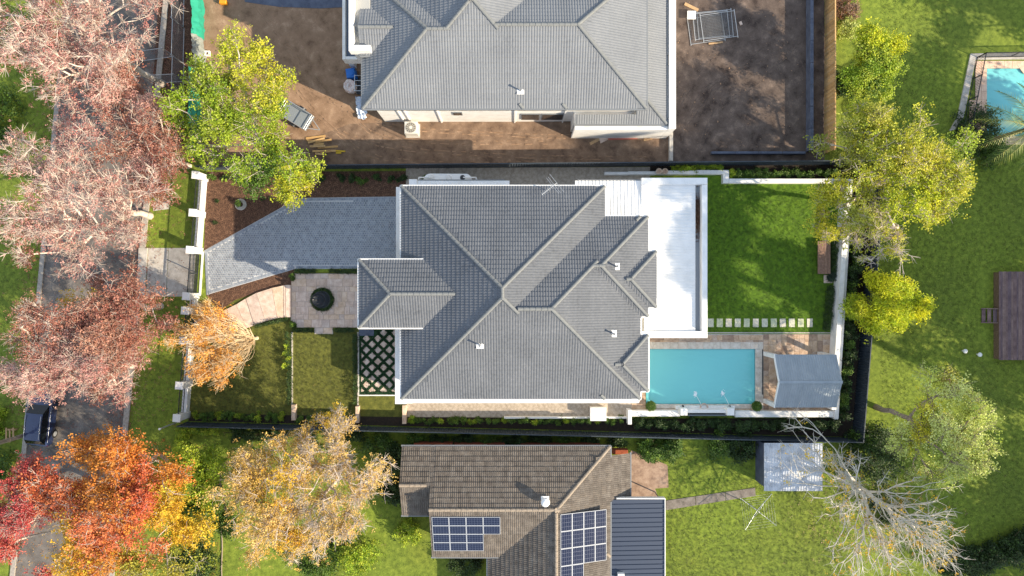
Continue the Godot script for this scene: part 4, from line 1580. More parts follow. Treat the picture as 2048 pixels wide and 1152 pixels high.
	# pool feature wall with spouts, piers and a shell niche
	var fw := thing("feature_wall", "white pool wall with two water spouts and square piers", "garden wall", P(1411, 826))
	slab(fw, "wall", prect(1361, 819, 1457, 826, 0.9), 0.0, 0.92, ms.render)
	for q in [[1361, 816.5, 1375, 831], [1454.5, 816.5, 1469, 831]]:
		slab(fw, "pier", prect(q[0], q[1], q[2], q[3], 1.25), 0, 1.27, ms.render, 0.03)
	slab(fw, "shelf", prect(1352, 812, 1470, 819, 0.5), 0, 0.5, ms.render)
	slab(fw, "tiled_back", prect(1376, 829, 1454, 832, 0.8), 0, 0.82, mat("slate_trim", C(96, 104, 110), 0.7))
	for px in [1366, 1459]:
		var l := MB.new()
		var p := P(px, 812, 0.62)
		l.tube(p + Vector3(0, -0.12, 0), p + Vector3(0, 0.1, 0), 0.07, 0.07, 10, true)
		part(fw, "spout", l, ms.black_metal)
	var ni := MB.new()
	var np := P(1408, 812, 0.5)
	for k in 8:
		var t0 := PI + PI * k / 8
		var t1 := PI + PI * (k + 1) / 8
		ni.box(np + Vector3(cos((t0 + t1) * 0.5) * 0.28, 0.04, sin((t0 + t1) * 0.5) * 0.3 + 0.12), Vector3(0.14, 0.1, 0.1), Basis(Vector3.UP, -(t0 + t1) * 0.5 + PI / 2))
	part(fw, "shell_niche", ni, ms.trav[2])
	# low walls along the pool's south side and the east boundary
	var lw := thing("pool_garden_wall", "low white rendered wall along the pool and around the back lawn", "garden wall", P(1560, 828))
	slab(lw, "wall", prect(1264, 821, 1360, 833, 0.55), 0, 0.56, ms.render)
	slab(lw, "wall", prect(1470.5, 822, 1675, 834.5, 0.55), 0, 0.56, ms.render)
	slab(lw, "wall", prect(1256, 820, 1263.6, 849, 0.9), 0, 0.9, ms.render)
	var ew2 := MB.new()
	ew2.prism(poly([1680, 362, 1689, 362, 1660, 815, 1651, 815]), 0, 1.05)
	part(lw, "wall", ew2, ms.render)
	var cw := MB.new()
	cw.prism(poly([1690, 361, 1697, 361, 1668, 835, 1660, 835]), 0, 0.75)
	part(lw, "planter_wall", cw, ms.render)
	for q in [[1209, 343.5, 1256, 349.5], [1256.4, 342.5, 1312, 349], [1312.4, 341, 1392, 348.5], [1392.4, 340, 1458, 348]]:
		slab(lw, "capped_wall", prect(q[0], q[1], q[2], q[3], 0.5), 0, 0.5 + q[0] * 0.00001, ms.render)
	slab(lw, "wall", prect(1446, 348.3, 1458, 366, 0.5), 0, 0.52, ms.render)
	slab(lw, "wall", prect(1458.4, 357, 1690, 366, 0.5), 0, 0.5, ms.render)
	# side path box and low wall
	slab(lw, "wall", prect(1008, 833.5, 1256, 837.5, 0.35), 0, 0.36, ms.render)
	var eb := thing("equipment_box", "plain white square equipment box on the south side path", "box", P(1196, 829))
	slab(eb, "body", prect(1182, 817, 1211, 841, 1.0), 0.02, 0.95, ms.white)
	slab(eb, "lid", prect(1180.5, 815, 1212.5, 842, 1.05), 0.95, 1.05, ms.white_metal)
	topiary(1298, 808.5, "round topiary ball on the paving between the house corner and the feature wall")
	topiary(1507, 809, "round topiary ball at the paving corner near the pavilion")
	# stepping stones
	for i in 12:
		var px := 1415.5 + i * 18.0
		var b := MB.new()
		var p := P(px + 5.7, 645.6)
		b.cbox(p + Vector3(0, 0.03, 0), Vector3(0.47 + sin(i * 7.3) * 0.012, 0.05, 0.68 + sin(i * 3.1) * 0.02), 0.008, Basis(Vector3.UP, sin(i * 5.7) * 0.02))
		single("stepping_stone", b, ms.stones[i % 3] if ms.has("stones") else ms.concrete, "pale rectangular stepping stone in the row across the back lawn edge", "stepping stone", p, "stepping stones on the back lawn")
	# strip of dark timber edging
	var eg := MB.new()
	eg.prism(rectp(1415, 664.5, 1662, 666.5), -0.05, 0.07)
	struct("lawn_edge", eg, ms.concrete)
	# timber bench on the stone pads, shrubs beside it
	var be := thing("garden_bench", "broad weathered timber bench slab at the edge of the back lawn", "bench", P(1650, 515))
	var bt := MB.new()
	for i in 4:
		bt.cbox(P(1638.5 + i * 6.4, 515, 0.45), Vector3(0.245, 0.06, 2.6), 0.01)
	part(be, "seat", bt, gmat("bench_wood", [C(96, 72, 60), C(132, 104, 88), C(154, 126, 108)], 1.4, 0.02, 0.2, 0.5, 0.85, false, 0.0, 256))
	for y in [488, 540]:
		var lb := MB.new()
		lb.cbox(P(1648, y, 0.2), Vector3(0.7, 0.42, 0.2), 0.01)
		part(be, "leg", lb, ms.trav[2])
	for q in [[1644, 470, 1658, 482], [1647, 550, 1664, 566]]:
		var b := MB.new()
		b.prism(rectp(q[0], q[1], q[2], q[3]), -0.05, 0.07)
		struct("stone_pad", b, ms.trav[1])
	shrub("grass_tuft", "round blue green grass tuft beside the upper stone pad", "", P(1672, 473), Vector3(0.45, 0.6, 0.45), [Color(0.03, 0.06, 0.035), Color(0.06, 0.1, 0.06)], 130, 0.8, true, "grass")
	shrub("grass_tuft", "round blue green grass tuft below the timber bench", "", P(1663, 555), Vector3(0.42, 0.55, 0.42), [Color(0.03, 0.06, 0.035), Color(0.06, 0.1, 0.06)], 130, 0.8, true, "grass")
	hedge("hedge", "low hedge between the timber bench and the white east wall", "hedges by the east wall", P(1668, 484), P(1663, 545), 0.6, 0.6, GREEN_DARK, 140, 0.5)
	hedge("hedge", "low hedge running from the bench to the pool paving", "hedges by the east wall", P(1659, 572), P(1650, 660), 0.6, 0.6, GREEN_DARK, 140, 0.5)
	# hedge rows behind the walls, plant by plant
	for i in 23:
		shrub("viburnum_shrub", "dense dark green shrub in the row behind the white pool wall", "shrubs behind the pool wall", P(1276 + i * 17.6, 846 + (i % 2) * 1.5 + i * 0.1), Vector3(0.42, 1.1, 0.4), GREEN_DARK, 200, 0.7)
	for i in 21:
		shrub("viburnum_shrub", "dense dark green shrub in the row along the east fence", "shrubs along the east fence", P(1708 - i * 1.5, 470 + i * 18.0), Vector3(0.42, 1.3, 0.42), GREEN_DARK if i % 3 else GREEN_MID, 200, 0.75)
	for i in 19:
		shrub("bed_shrub", "bright green shrub in the raised bed north of the back lawn", "shrubs north of the back lawn", P(1352 + i * 17.5, (336 if i < 6 else 346) + (i % 3)), Vector3(0.36, 0.7, 0.32), GREEN_LIME if i < 7 else GREEN_MID, 130, 0.65)
	# pavilion: ribbed metal gable with swept eaves on white posts
	var pv := thing("pool_pavilion", "small pavilion with pale grey ribbed metal gable roof and white posts", "pavilion", P(1590, 765))
	var rm := gmat("pavilion_metal", [C(138, 148, 156), C(152, 161, 168), C(162, 170, 176)], 3.0, 0.012, 0.12, 0.3, 0.45, false, 0.0, 256)
	var x0 := P(1551, 760, 2.5).x
	var x1 := P(1675, 760, 2.5).x
	var zc := P(1600, 764, 3.3).z
	var ze := P(1600, 815, 2.35).z - zc
	var zt := zc - P(1600, 709, 2.35).z
	var hp := func(f: float) -> float: return 2.35 + 0.95 * pow(1.0 - f, 1.12)
	var n := 26
	for sgn in [-1.0, 1.0]:
		var rb := MB.new()
		var span: float = zt if sgn < 0 else ze
		for i in n:
			var xa := lerpf(x0, x1, float(i) / n)
			var st := (x1 - x0) / n
			for pr in [[0.0, 0.1, 0.0, 0.035], [0.1, 0.2, 0.035, 0.035], [0.2, 0.3, 0.035, 0.0], [0.3, 1.0, 0.0, 0.0]]:
				for k in 8:
					var f0 := k / 8.0
					var f1 := (k + 1) / 8.0
					rb.quad_out(Vector3(xa + pr[0] * st, hp.call(f0) + pr[2], zc + sgn * f0 * span), Vector3(xa + pr[1] * st, hp.call(f0) + pr[3], zc + sgn * f0 * span), Vector3(xa + pr[1] * st, hp.call(f1) + pr[3], zc + sgn * f1 * span), Vector3(xa + pr[0] * st, hp.call(f1) + pr[2], zc + sgn * f1 * span), Vector3.UP)
		part(pv, "roof_sheet", rb, rm)
		var fas := MB.new()
		for k in 8:
			var f0 := k / 8.0
			var f1 := (k + 1) / 8.0
			fas.bar(Vector3(x0 - 0.03, hp.call(f0) - 0.06, zc + sgn * f0 * span), Vector3(x0 - 0.03, hp.call(f1) - 0.06, zc + sgn * f1 * span), 0.06, 0.2)
		part(pv, "bargeboard", fas, ms.white)
	var rc := MB.new()
	rc.box(Vector3((x0 + x1) * 0.5, 3.33, zc), Vector3(x1 - x0, 0.03, 0.2))
	part(pv, "ridge_cap", rc, rm)
	for q in [[x0 + 0.1, zc - zt + 0.15], [x0 + 0.1, zc + ze - 0.15], [x1 - 0.3, zc - zt + 0.15], [x1 - 0.3, zc + ze - 0.15]]:
		var pb := MB.new()
		pb.box(Vector3(q[0], 1.15, q[1]), Vector3(0.32, 2.28, 0.32))
		part(pv, "post", pb, ms.render)
	var bk := MB.new()
	bk.box(Vector3((x0 + x1) * 0.5, 2.2, zc - zt + 0.15), Vector3(x1 - x0 - 0.3, 0.2, 0.18))
	bk.box(Vector3((x0 + x1) * 0.5, 2.2, zc + ze - 0.15), Vector3(x1 - x0 - 0.3, 0.2, 0.18))
	part(pv, "beam", bk, ms.white)
	# narrow steel gate rail beside the pool
	var gr := MB.new()
	gr.box(P(1525, 744, 0.06), Vector3(0.06, 0.08, 3.6))
	single("pool_channel_drain", gr, ms.black_metal, "thin dark drain channel in the paving between pool and pavilion", "drain", P(1525, 744))

# ---------------------------------------------------------------- fences
func metal_fence(called: String, label: String, a: Vector3, c: Vector3, h: float, m: Material) -> void:
	var t := thing(called, label, "fence", a)
	var d := c - a
	var ln := d.length()
	d = d.normalized()
	var n := maxi(1, roundi(ln / 2.4))
	var bs := Basis(d, Vector3.UP, d.cross(Vector3.UP))
	for i in n:
		var b := MB.new()
		var w := ln / n
		var st := 0.2
		var k := int(w / st)
		for j in k:
			for s in [[0.0, 0.02, 0.3, 0.02], [0.3, 0.02, 0.5, -0.02], [0.5, -0.02, 0.8, -0.02], [0.8, -0.02, 1.0, 0.02]]:
				var p0: Vector3 = a + d * (i * w + (j + s[0]) * w / k) + bs.z * s[1]
				var p1: Vector3 = a + d * (i * w + (j + s[2]) * w / k) + bs.z * s[3]
				b.quad_out(p0, p1, p1 + Vector3.UP * h, p0 + Vector3.UP * h, -bs.z)
		part(t, "panel", b, m)
		var r := MB.new()
		r.box(a + d * (i + 0.5) * w + Vector3.UP * h, Vector3(w - 0.08, 0.06, 0.07), bs)
		part(t, "rail", r, m)
	for i in n + 1:
		var b := MB.new()
		b.box(a + d * i * ln / n + Vector3.UP * (h * 0.5 + 0.02), Vector3(0.07, h + 0.04, 0.09), bs)
		part(t, "post", b, m)
func boundaries() -> void:
	metal_fence("boundary_fence", "dark charcoal metal fence between the mulch bed and the building site", P(412, 340), P(1746, 329), 1.8, ms.dark_fence)
	metal_fence("boundary_fence", "dark blue metal fence between the east hedge row and the neighbour lawn", P(1747, 331), P(1704, 874), 1.8, ms.dark_fence)
	metal_fence("boundary_fence", "dark metal fence along the south side beds", P(376, 844), P(1703, 875), 1.8, ms.dark_fence)
	# timber capping strip outside the east fence
	var kb := MB.new()
	kb.prism(poly([1753, 331, 1757, 331, 1713, 876, 1709, 876]), 0, 0.15)
	struct("garden_edging", kb, ms.trav[1])
	# front wall with pillars and black infill
	var t := thing("front_fence", "white rendered front wall with square pillars and black metal infill", "fence", along_front(600))
	var ys := [357.0, 430.0, 502.0, 592.0, 620.0, 678.0, 765.0, 828.0]
	var dirv := (along_front(800) - along_front(400)).normalized()
	var bs := Basis(dirv, Vector3.UP, dirv.cross(Vector3.UP))
	for y in ys:
		var b := MB.new()
		b.cbox(along_front(y) + Vector3(0, 0.85, 0), Vector3(0.5, 1.7, 0.5), 0.02, bs)
		part(t, "pillar", b, ms.render)
		var cp := MB.new()
		cp.cbox(along_front(y) + Vector3(0, 1.75, 0), Vector3(0.6, 0.1, 0.6), 0.03, bs)
		part(t, "pillar_cap", cp, ms.white)
	for k in [[0, 1], [1, 2], [3, 4], [5, 6], [6, 7]]:
		var a := along_front(ys[k[0]]) + dirv * 0.26
		var c := along_front(ys[k[1]]) - dirv * 0.26
		var md := (a + c) * 0.5
		var ln := a.distance_to(c)
		var b := MB.new()
		b.cbox(md + Vector3(0, 0.3, 0), Vector3(ln, 0.6, 0.32), 0.02, bs)
		part(t, "wall", b, ms.render)
		var cp := MB.new()
		cp.cbox(md + Vector3(0, 0.63, 0), Vector3(ln, 0.06, 0.4), 0.015, bs)
		part(t, "wall_cap", cp, ms.white)
		var f := MB.new()
		for h in [0.75, 1.55]:
			f.box(md + Vector3(0, h, 0), Vector3(ln, 0.05, 0.04), bs)
		part(t, "rail", f, ms.black_metal)
		var q := MB.new()
		var n := int(ln / 0.11)
		for i in n:
			q.box(a + dirv * (i + 0.5) * ln / n + Vector3(0, 1.17, 0), Vector3(0.025, 0.95, 0.025), bs)
		part(t, "bars", q, ms.black_metal)
	for k in [[2, 3, "driveway_gate", "wide black slatted metal gate across the driveway", 0.1], [4, 5, "garden_gate", "narrow black metal gate at the curved stone path", 0.1]]:
		var a := along_front(ys[k[0]]) + dirv * 0.28
		var c := along_front(ys[k[1]]) - dirv * 0.28
		var md := (a + c) * 0.5
		var ln := a.distance_to(c)
		var gt := thing(k[2], k[3], "gate", md)
		var f := MB.new()
		for h in [0.12, 1.6]:
			f.box(md + Vector3(0, h, 0), Vector3(ln, 0.08, 0.06), bs)
		for s in [-1, 0, 1]:
			f.box(md + dirv * s * (ln * 0.5 - 0.05) + Vector3(0, 0.86, 0), Vector3(0.08, 1.39, 0.055), bs)
		part(gt, "frame", f, ms.black_metal)
		var n := int(ln / 0.1)
		var q := MB.new()
		for i in n:
			q.box(a + dirv * (i + 0.5) * ln / n + Vector3(0, 0.86, 0), Vector3(0.05, 1.36, 0.03), bs)
		part(gt, "slats", q, ms.black_metal)
	var tr := MB.new()
	tr.prism(poly([404, 504, 408, 503, 402, 592, 398, 592]), -0.05, 0.06)
	struct("gate_track", tr, ms.render)
	# rainwater tank beside the house
	var at := P(900, 366)
	var tk := thing("rainwater_tank", "white slimline rainwater tank with pipes on the north side path", "water tank", at)
	var tb := MB.new()
	var pts := PackedVector2Array()
	for i in 24:
		var a := TAU * i / 24
		var cx := 1.35 if cos(a) > 0 else -1.35
		pts.append(Vector2(at.x + cx + cos(a) * 0.52, at.z + 0.1 + sin(a) * 0.52))
	tb.prism(pts, 0.05, 2.0)
	part(tk, "body", tb, ms.white)
	for q in [[-1.25, 0.22, "lid"], [0.1, 0.2, "lid"], [1.15, 0.17, "inlet_strainer"]]:
		var lb := MB.new()
		lb.lathe(at + Vector3(q[0], 2.0, -0.12), [[q[1] + 0.03, 0.0], [q[1], 0.07], [q[1] * 0.6, 0.09], [0.0, 0.09]], 18)
		part(tk, q[2], lb, ms.black_metal if q[2] != "lid" else ms.render)
	for s in [-1, 1]:
		var pb := MB.new()
		var e := at + Vector3(s * 2.25, 2.1, 0.3)
		pb.tube(at + Vector3(s * 1.2, 2.15, -0.1), at + Vector3(s * 2.2, 2.15, -0.1), 0.05, 0.05, 8)
		pb.tube(at + Vector3(s * 2.2, 2.17, -0.1), e, 0.05, 0.05, 8)
		pb.tube(at + Vector3(s * 2.2, 2.17, -0.1), at + Vector3(s * 2.2, 0.1, -0.1), 0.05, 0.05, 8)
		part(tk, "pipe", pb, ms.white)
	shrub("box_ball", "small round clipped bush next to the white water tank", "", P(855, 360), Vector3(0.4, 1.0, 0.4), GREEN_MID, 320, 0.5)
	# two round pots by the north wall
	for q in [[1316, "round pale pot standing on the white north wall beside its twin"], [1328, "round pale pot standing on the white north wall beside its twin"]]:
		var p := P(q[0], 344, 0.5) + Vector3(0, 0.0, 0)
		var b := MB.new()
		b.lathe(p, [[0.16, 0.0], [0.22, 0.25], [0.24, 0.4], [0.2, 0.42], [0.15, 0.36], [0.15, 0.2], [0.0, 0.2]], 20)
		single("round_pot", b, ms.trav[4], q[1], "pot", p, "pots on the north wall")
# ---------------------------------------------------------------- building site
func plank(px0: float, py0: float, px1: float, py1: float, w: float, h: float, y: float, m: Material, label: String, group: String) -> void:
	var a := P(px0, py0) + Vector3(0, y, 0)
	var c := P(px1, py1) + Vector3(0, y, 0)
	var b := MB.new()
	b.bar(a, c, w, h)
	single("timber_plank", b, m, label, "plank", (a + c) * 0.5, group)
func temp_panel(ce: Vector3, w: float, h: float, yaw: float, label: String, upright := false, group := "") -> void:
	var t := thing("temporary_fence_panel", label, "fence panel", ce, group)
	var bs := Basis(Vector3.UP, yaw)
	if upright:
		bs = bs * Basis(Vector3.RIGHT, -PI / 2)
	var b := MB.new()
	for s in [-1, 1]:
		b.tube(ce + bs * Vector3(s * w * 0.5, 0, -h * 0.5 - 0.12), ce + bs * Vector3(s * w * 0.5, 0, h * 0.5 + 0.12), 0.028, 0.028, 6, true)
		b.tube(ce + bs * Vector3(-w * 0.5, 0, s * h * 0.5), ce + bs * Vector3(w * 0.5, 0, s * h * 0.5), 0.024, 0.024, 6, true)
	part(t, "frame", b, ms.galv)
	var mb := MB.new()
	var n := int(w / 0.12)
	for i in range(1, n):
		var x := -w * 0.5 + w * i / n
		mb.tube(ce + bs * Vector3(x, 0, -h * 0.5), ce + bs * Vector3(x, 0, h * 0.5), 0.007, 0.007, 3)
	n = int(h / 0.12)
	for i in range(1, n):
		var z := -h * 0.5 + h * i / n
		mb.tube(ce + bs * Vector3(-w * 0.5, 0.008, z), ce + bs * Vector3(w * 0.5, 0.008, z), 0.007, 0.007, 3)
	part(t, "mesh", mb, mat("wire", C(120, 124, 130), 0.5))
func site() -> void:
	# stacked temporary fence panels
	var st := [[1412, 59, 0.14], [1429, 49, 0.09], [1421, 52, 0.1], [1436, 54, 0.14]]
	for i in st.size():
		temp_panel(P(st[i][0], st[i][1]) + Vector3(0, 0.06 + i * 0.065, 0), 2.75, 2.05, st[i][2], "galvanised mesh fence panel lying in the stack on the dark soil", false, "stacked mesh fence panels")
	var sb := MB.new()
	sb.cbox(P(1383, 30, 0.36), Vector3(0.66, 0.06, 0.66), 0.015)
	single("white_board", sb, ms.white, "small square white board lying on the stacked mesh panels", "board", P(1383, 30, 0.36))
	plank(1369, 8, 1396, 21, 0.24, 0.06, 0.05, ms.timber, "short pale plank on the dark soil beside the white board", "")
	plank(1417, 88, 1445, 85, 0.12, 0.06, 0.05, ms.timber, "thin pale batten on the dark soil below the stacked panels", "")
	var br := MB.new()
	br.cbox(P(1481, 47) + Vector3(0, 0.05, 0), Vector3(0.2, 0.1, 0.28), 0.01, Basis(Vector3.UP, 0.4))
	single("stone_block", br, ms.trav[1], "small pale block on the dark soil right beside the mesh panels".replace("right ", ""), "block", P(1481, 47))
	# planks on the clay strip
	plank(1180, 288, 1205, 275, 0.22, 0.05, 0.05, ms.timber, "weathered plank angled on the clay beside the red board", "")
	var fl := MB.new()
	fl.prism(poly([1198, 277, 1213, 270, 1217, 279, 1201, 287]), 0.02, 0.08)
	single("wooden_sheet", fl, ms.trav[2], "broken wooden sheet overlapping the red board on the clay", "board", P(1207, 279))
	plank(1216, 278, 1275, 276, 0.2, 0.06, 0.05, mat("red_board", C(168, 92, 76), 0.85), "long reddish board lying on the clay strip", "")
	plank(1288, 277, 1308, 273, 0.12, 0.06, 0.05, ms.timber, "short pale batten on the clay near the retaining wall", "")
	plank(1287, 281, 1304, 278, 0.12, 0.06, 0.05, ms.timber, "second short pale batten on the clay near the retaining wall", "")
	# timber pile by the green tree
	rng.seed = 41
	var pile := [[612, 277, 651, 272], [617, 286, 650, 277], [632, 286, 664, 280], [621, 294, 652, 293], [636, 296, 676, 293], [626, 303, 672, 302], [642, 305, 664, 303], [632, 308, 650, 310], [614, 281, 640, 284], [628, 290, 648, 288]]
	for i in pile.size():
		var q: Array = pile[i]
		plank(q[0], q[1], q[2], q[3], 0.16, 0.05, 0.05 + (i % 4) * 0.055, ms.paling[i % 4], "offcut board in the loose timber pile by the lime green tree", "boards in the timber pile")
	for q in [[672, 302, 691, 303, 0.12, "upper"], [672, 306, 683, 306, 0.12, "lower"]]:
		plank(q[0], q[1], q[2], q[3], 0.12, 0.05, 0.06 if q[5] == "upper" else 0.05, mat("yellow_paint", C(206, 170, 40), 0.7), "short yellow painted batten at the end of the timber pile", "yellow battens")
	# open skip-like mesh bin
	var at := P(598, 235)
	var bin := thing("mesh_trailer", "grey cage trailer with mesh sides on the bare earth", "trailer", at)
	var bs := Basis(Vector3.UP, -0.55)
	var fb := MB.new()
	fb.box(at + Vector3(0, 0.45, 0), Vector3(2.4, 0.08, 1.3), bs)
	part(bin, "tray", fb, mat("tray_grey", C(128, 136, 142), 0.6))
	var fr := MB.new()
	for s in [[-1, -1, 1, -1], [1, -1, 1, 1], [1, 1, -1, 1], [-1, 1, -1, -1]]:
		for y in [0.75, 1.15]:
			fr.tube(at + bs * Vector3(s[0] * 1.2, y, s[1] * 0.65), at + bs * Vector3(s[2] * 1.2, y, s[3] * 0.65), 0.03, 0.03, 6)
		fr.tube(at + bs * Vector3(s[0] * 1.2, 0.45, s[1] * 0.65), at + bs * Vector3(s[0] * 1.2, 1.15, s[1] * 0.65), 0.03, 0.03, 6)
	part(bin, "cage", fr, ms.galv)
	for s in [-1, 1]:
		var w := MB.new()
		w.tube(at + bs * Vector3(0, 0.3, s * 0.7), at + bs * Vector3(0, 0.3, s * 0.85), 0.3, 0.3, 16, true)
		part(bin, "wheel", w, ms.black_metal)
	var dr := MB.new()
	dr.tube(at + bs * Vector3(1.2, 0.45, 0.4), at + bs * Vector3(2.1, 0.42, 0), 0.035, 0.035, 6)
	dr.tube(at + bs * Vector3(1.2, 0.45, -0.4), at + bs * Vector3(2.1, 0.42, 0), 0.035, 0.035, 6)
	part(bin, "drawbar", dr, ms.galv)
	# blue drum, bulk bag, crate, plastic wrap, condenser
	var dp := P(706, 152)
	var d := thing("blue_container", "bright blue square plastic container beside the pale grey roof", "container", dp)
	var db := MB.new()
	db.cbox(dp + Vector3(0, 0.45, 0), Vector3(0.72, 0.9, 0.72), 0.08, Basis(Vector3.UP, 0.15))
	part(d, "body", db, mat("blue_plastic", C(28, 110, 200), 0.5))
	var dl := MB.new()
	dl.tube(dp + Vector3(0.1, 0.9, 0.1), dp + Vector3(0.1, 0.96, 0.1), 0.12, 0.12, 12, true)
	part(d, "cap", dl, mat("blue_plastic", C(28, 110, 200), 0.5))
	var bp := P(703, 176)
	rng.seed = 9
	var bag := MB.new()
	var pts := []
	for i in 9:
		var rowp := []
		for j in 18:
			var a := TAU * j / 18
			var prof: Array = [[0.42, 0.0], [0.5, 0.1], [0.52, 0.4], [0.5, 0.65], [0.46, 0.75], [0.36, 0.72], [0.24, 0.66], [0.12, 0.68], [0.0, 0.67]][i]
			var k := 1.0 + rng.randfn() * 0.045
			rowp.append(bp + Vector3(cos(a) * prof[0] * k, prof[1] + rng.randfn() * 0.02, sin(a) * prof[0] * k))
		pts.append(rowp)
	for i in 8:
		for j in 18:
			var j2 := (j + 1) % 18
			bag.quad_out(pts[i][j], pts[i][j2], pts[i + 1][j2], pts[i + 1][j], (pts[i][j] - bp) * Vector3(1, 0, 1) + Vector3(0, 0.3, 0))
	single("bulk_bag", bag, gmat("bag_cloth", [C(196, 150, 142), C(222, 214, 210), C(236, 234, 232)], 1.6, 0.02, 0.08, 0.3, 0.85, false, 0.0, 256), "round white bulk bag of rubbish beside the blue container", "bag", bp)
	var cp := P(723, 173)
	var crate := thing("pallet_cage", "dark wire pallet cage standing under the eave", "cage", cp)
	var cb := MB.new()
	for i in 4:
		cb.box(cp + Vector3(0, 0.9, -0.6 + i * 0.4), Vector3(0.7, 0.04, 0.04))
		cb.box(cp + Vector3(-0.34, 0.45, -0.6 + i * 0.4), Vector3(0.04, 0.9, 0.04))
		cb.box(cp + Vector3(0.34, 0.45, -0.6 + i * 0.4), Vector3(0.04, 0.9, 0.04))
	for s in [-0.34, 0.34]:
		cb.box(cp + Vector3(s, 0.93, 0), Vector3(0.045, 0.05, 1.3))
	part(crate, "frame", cb, ms.galv)
	var cb2 := MB.new()
	cb2.box(cp + Vector3(0, 0.1, 0), Vector3(0.7, 0.12, 1.3))
	part(crate, "base", cb2, ms.black_metal)
	var wp := P(724, 215)
	var wr := MB.new()
	rng.seed = 14
	var grid := []
	for i in 8:
		var rw := []
		for j in 14:
			rw.append(P(715 + i * 2.8 + rng.randfn() * 0.8 - absf(j - 9) * 0.3 + (6.0 - i) * (0.5 if j > 10 else 0.0), 195 + j * 3.4 + rng.randfn(), 0.0) + Vector3(0, 0.1 + rng.randf() * 0.25, 0))
		grid.append(rw)
	for i in 7:
		for j in 13:
			wr.quad_out(grid[i][j], grid[i + 1][j], grid[i + 1][j + 1], grid[i][j + 1], Vector3.UP)
	single("plastic_sheet", wr, gmat("plastic_wrap", [C(120, 160, 214), C(206, 216, 230), C(232, 234, 238)], 1.2, 0.03, 0.1, 0.3, 0.35, false, 0.0, 256), "crumpled blue and white plastic sheet at the house corner", "plastic sheet", wp)
	var ap := P(826, 262)
	var ac := thing("air_conditioner", "pale outdoor air conditioner unit with a round fan grille on top", "air conditioner", ap)
	var ab := MB.new()
	ab.cbox(ap + Vector3(0, 0.62, 0), Vector3(1.0, 1.2, 0.95), 0.03)
	part(ac, "body", ab, mat("ac_paint", C(214, 210, 200), 0.5))
	var ag := MB.new()
	for rr in [0.14, 0.22, 0.3, 0.38]:
		for k in 24:
			var a0 := TAU * k / 24
			var a1 := TAU * (k + 1) / 24
			ag.tube(ap + Vector3(cos(a0) * rr, 1.25, sin(a0) * rr), ap + Vector3(cos(a1) * rr, 1.25, sin(a1) * rr), 0.012, 0.012, 4)
	for k in 12:
		var a0 := TAU * k / 12
		ag.tube(ap + Vector3(cos(a0) * 0.1, 1.252, sin(a0) * 0.1), ap + Vector3(cos(a0) * 0.4, 1.252, sin(a0) * 0.4), 0.012, 0.012, 4)
	part(ac, "grille", ag, mat("ac_paint", C(214, 210, 200), 0.5))
	var ah := MB.new()
	ah.tube(ap + Vector3(0, 1.221, 0), ap + Vector3(0, 1.232, 0), 0.41, 0.41, 24, true)
	part(ac, "fan_opening", ah, mat("fan_dark", C(50, 52, 54), 0.7))
	var ahub := MB.new()
	ahub.tube(ap + Vector3(0, 1.232, 0), ap + Vector3(0, 1.265, 0), 0.11, 0.11, 16, true)
	part(ac, "hub", ahub, mat("ac_paint", C(214, 210, 200), 0.5))
	var afoot := MB.new()
	afoot.box(ap + Vector3(0, 0.015, 0), Vector3(1.15, 0.05, 1.1))
	part(ac, "pad", afoot, ms.concrete)
	# retaining walls of concrete sleepers, paling fence
	var rw := thing("retaining_wall", "blue grey concrete sleeper retaining wall around the dark soil yard", "retaining wall", P(1614, 200))
	for i in 8:
		var b := MB.new()
		b.cbox(Vector3(P(1615, 0).x, 0.42, P(0, -40 + i * 43 + 21.5).z), Vector3(0.26, 0.84, 1.70), 0.015)
		part(rw, "sleeper", b, ms.slate_slab)
	for i in 4:
		var b := MB.new()
		b.cbox(Vector3(P(1420 + i * 47 + 23.5, 0).x, 0.2, P(0, 307).z), Vector3(1.86, 0.4, 0.2), 0.015)
		part(rw, "sleeper", b, ms.slate_slab)
	var rp := MB.new()
	rp.cbox(P(1341, 290, 0.2), Vector3(0.3, 0.5, 2.6), 0.02)
	part(rw, "return_wall", rp, ms.concrete)
	var pf := thing("paling_fence", "tall timber paling fence along the dark soil yard", "fence", P(1648, 100))
	var pbm := MB.new()
	pbm.cbox(Vector3.ZERO, Vector3(0.018, 1.8, 0.152), 0.004)
	var pm := pbm.mesh()
	rng.seed = 66
	for i in 96:
		var z := P(0, -76 + i * 4.02).z
		var p := Vector3(P(1648.5 - (i - 48) * 0.03, 0).x + (0.012 if i % 2 else 0.0), 0.93 + rng.randf_range(-0.02, 0.02), z)
		inst(pf, "paling", pm, ms.paling[rng.randi() % 4], Transform3D(Basis(Vector3.FORWARD, rng.randf_range(-0.006, 0.006)), p - pf.position))
	for h in [0.35, 1.5]:
		var rb := MB.new()
		rb.box(Vector3(P(1651, 0).x, h, P(0, 115).z), Vector3(0.05, 0.09, 15.4))
		part(pf, "rail", rb, ms.paling[2])
	var capb := MB.new()
	capb.box(Vector3(P(1649, 0).x, 1.86, P(0, 115).z), Vector3(0.09, 0.035, 15.5))
	part(pf, "capping", capb, ms.paling[1])
	# mesh fence and green shade cloth by the street
	for i in 4:
		temp_panel(P(368 + (3 - i) * 0.2, 20 + i * 72) + Vector3(0, 1.05, 0), 2.8, 1.9, PI / 2 - 0.03, "upright mesh fence panel along the street edge of the site", true, "upright mesh fence panels")
	for q in [[318, 118, 0.14, 2.6], [342, 165, 0.05, 2.4]]:
		temp_panel(P(q[0], q[1]) + Vector3(0, 1.05, 0), q[3], 1.9, q[2], "upright mesh fence panel around the street tree", true, "mesh panels around the street tree")
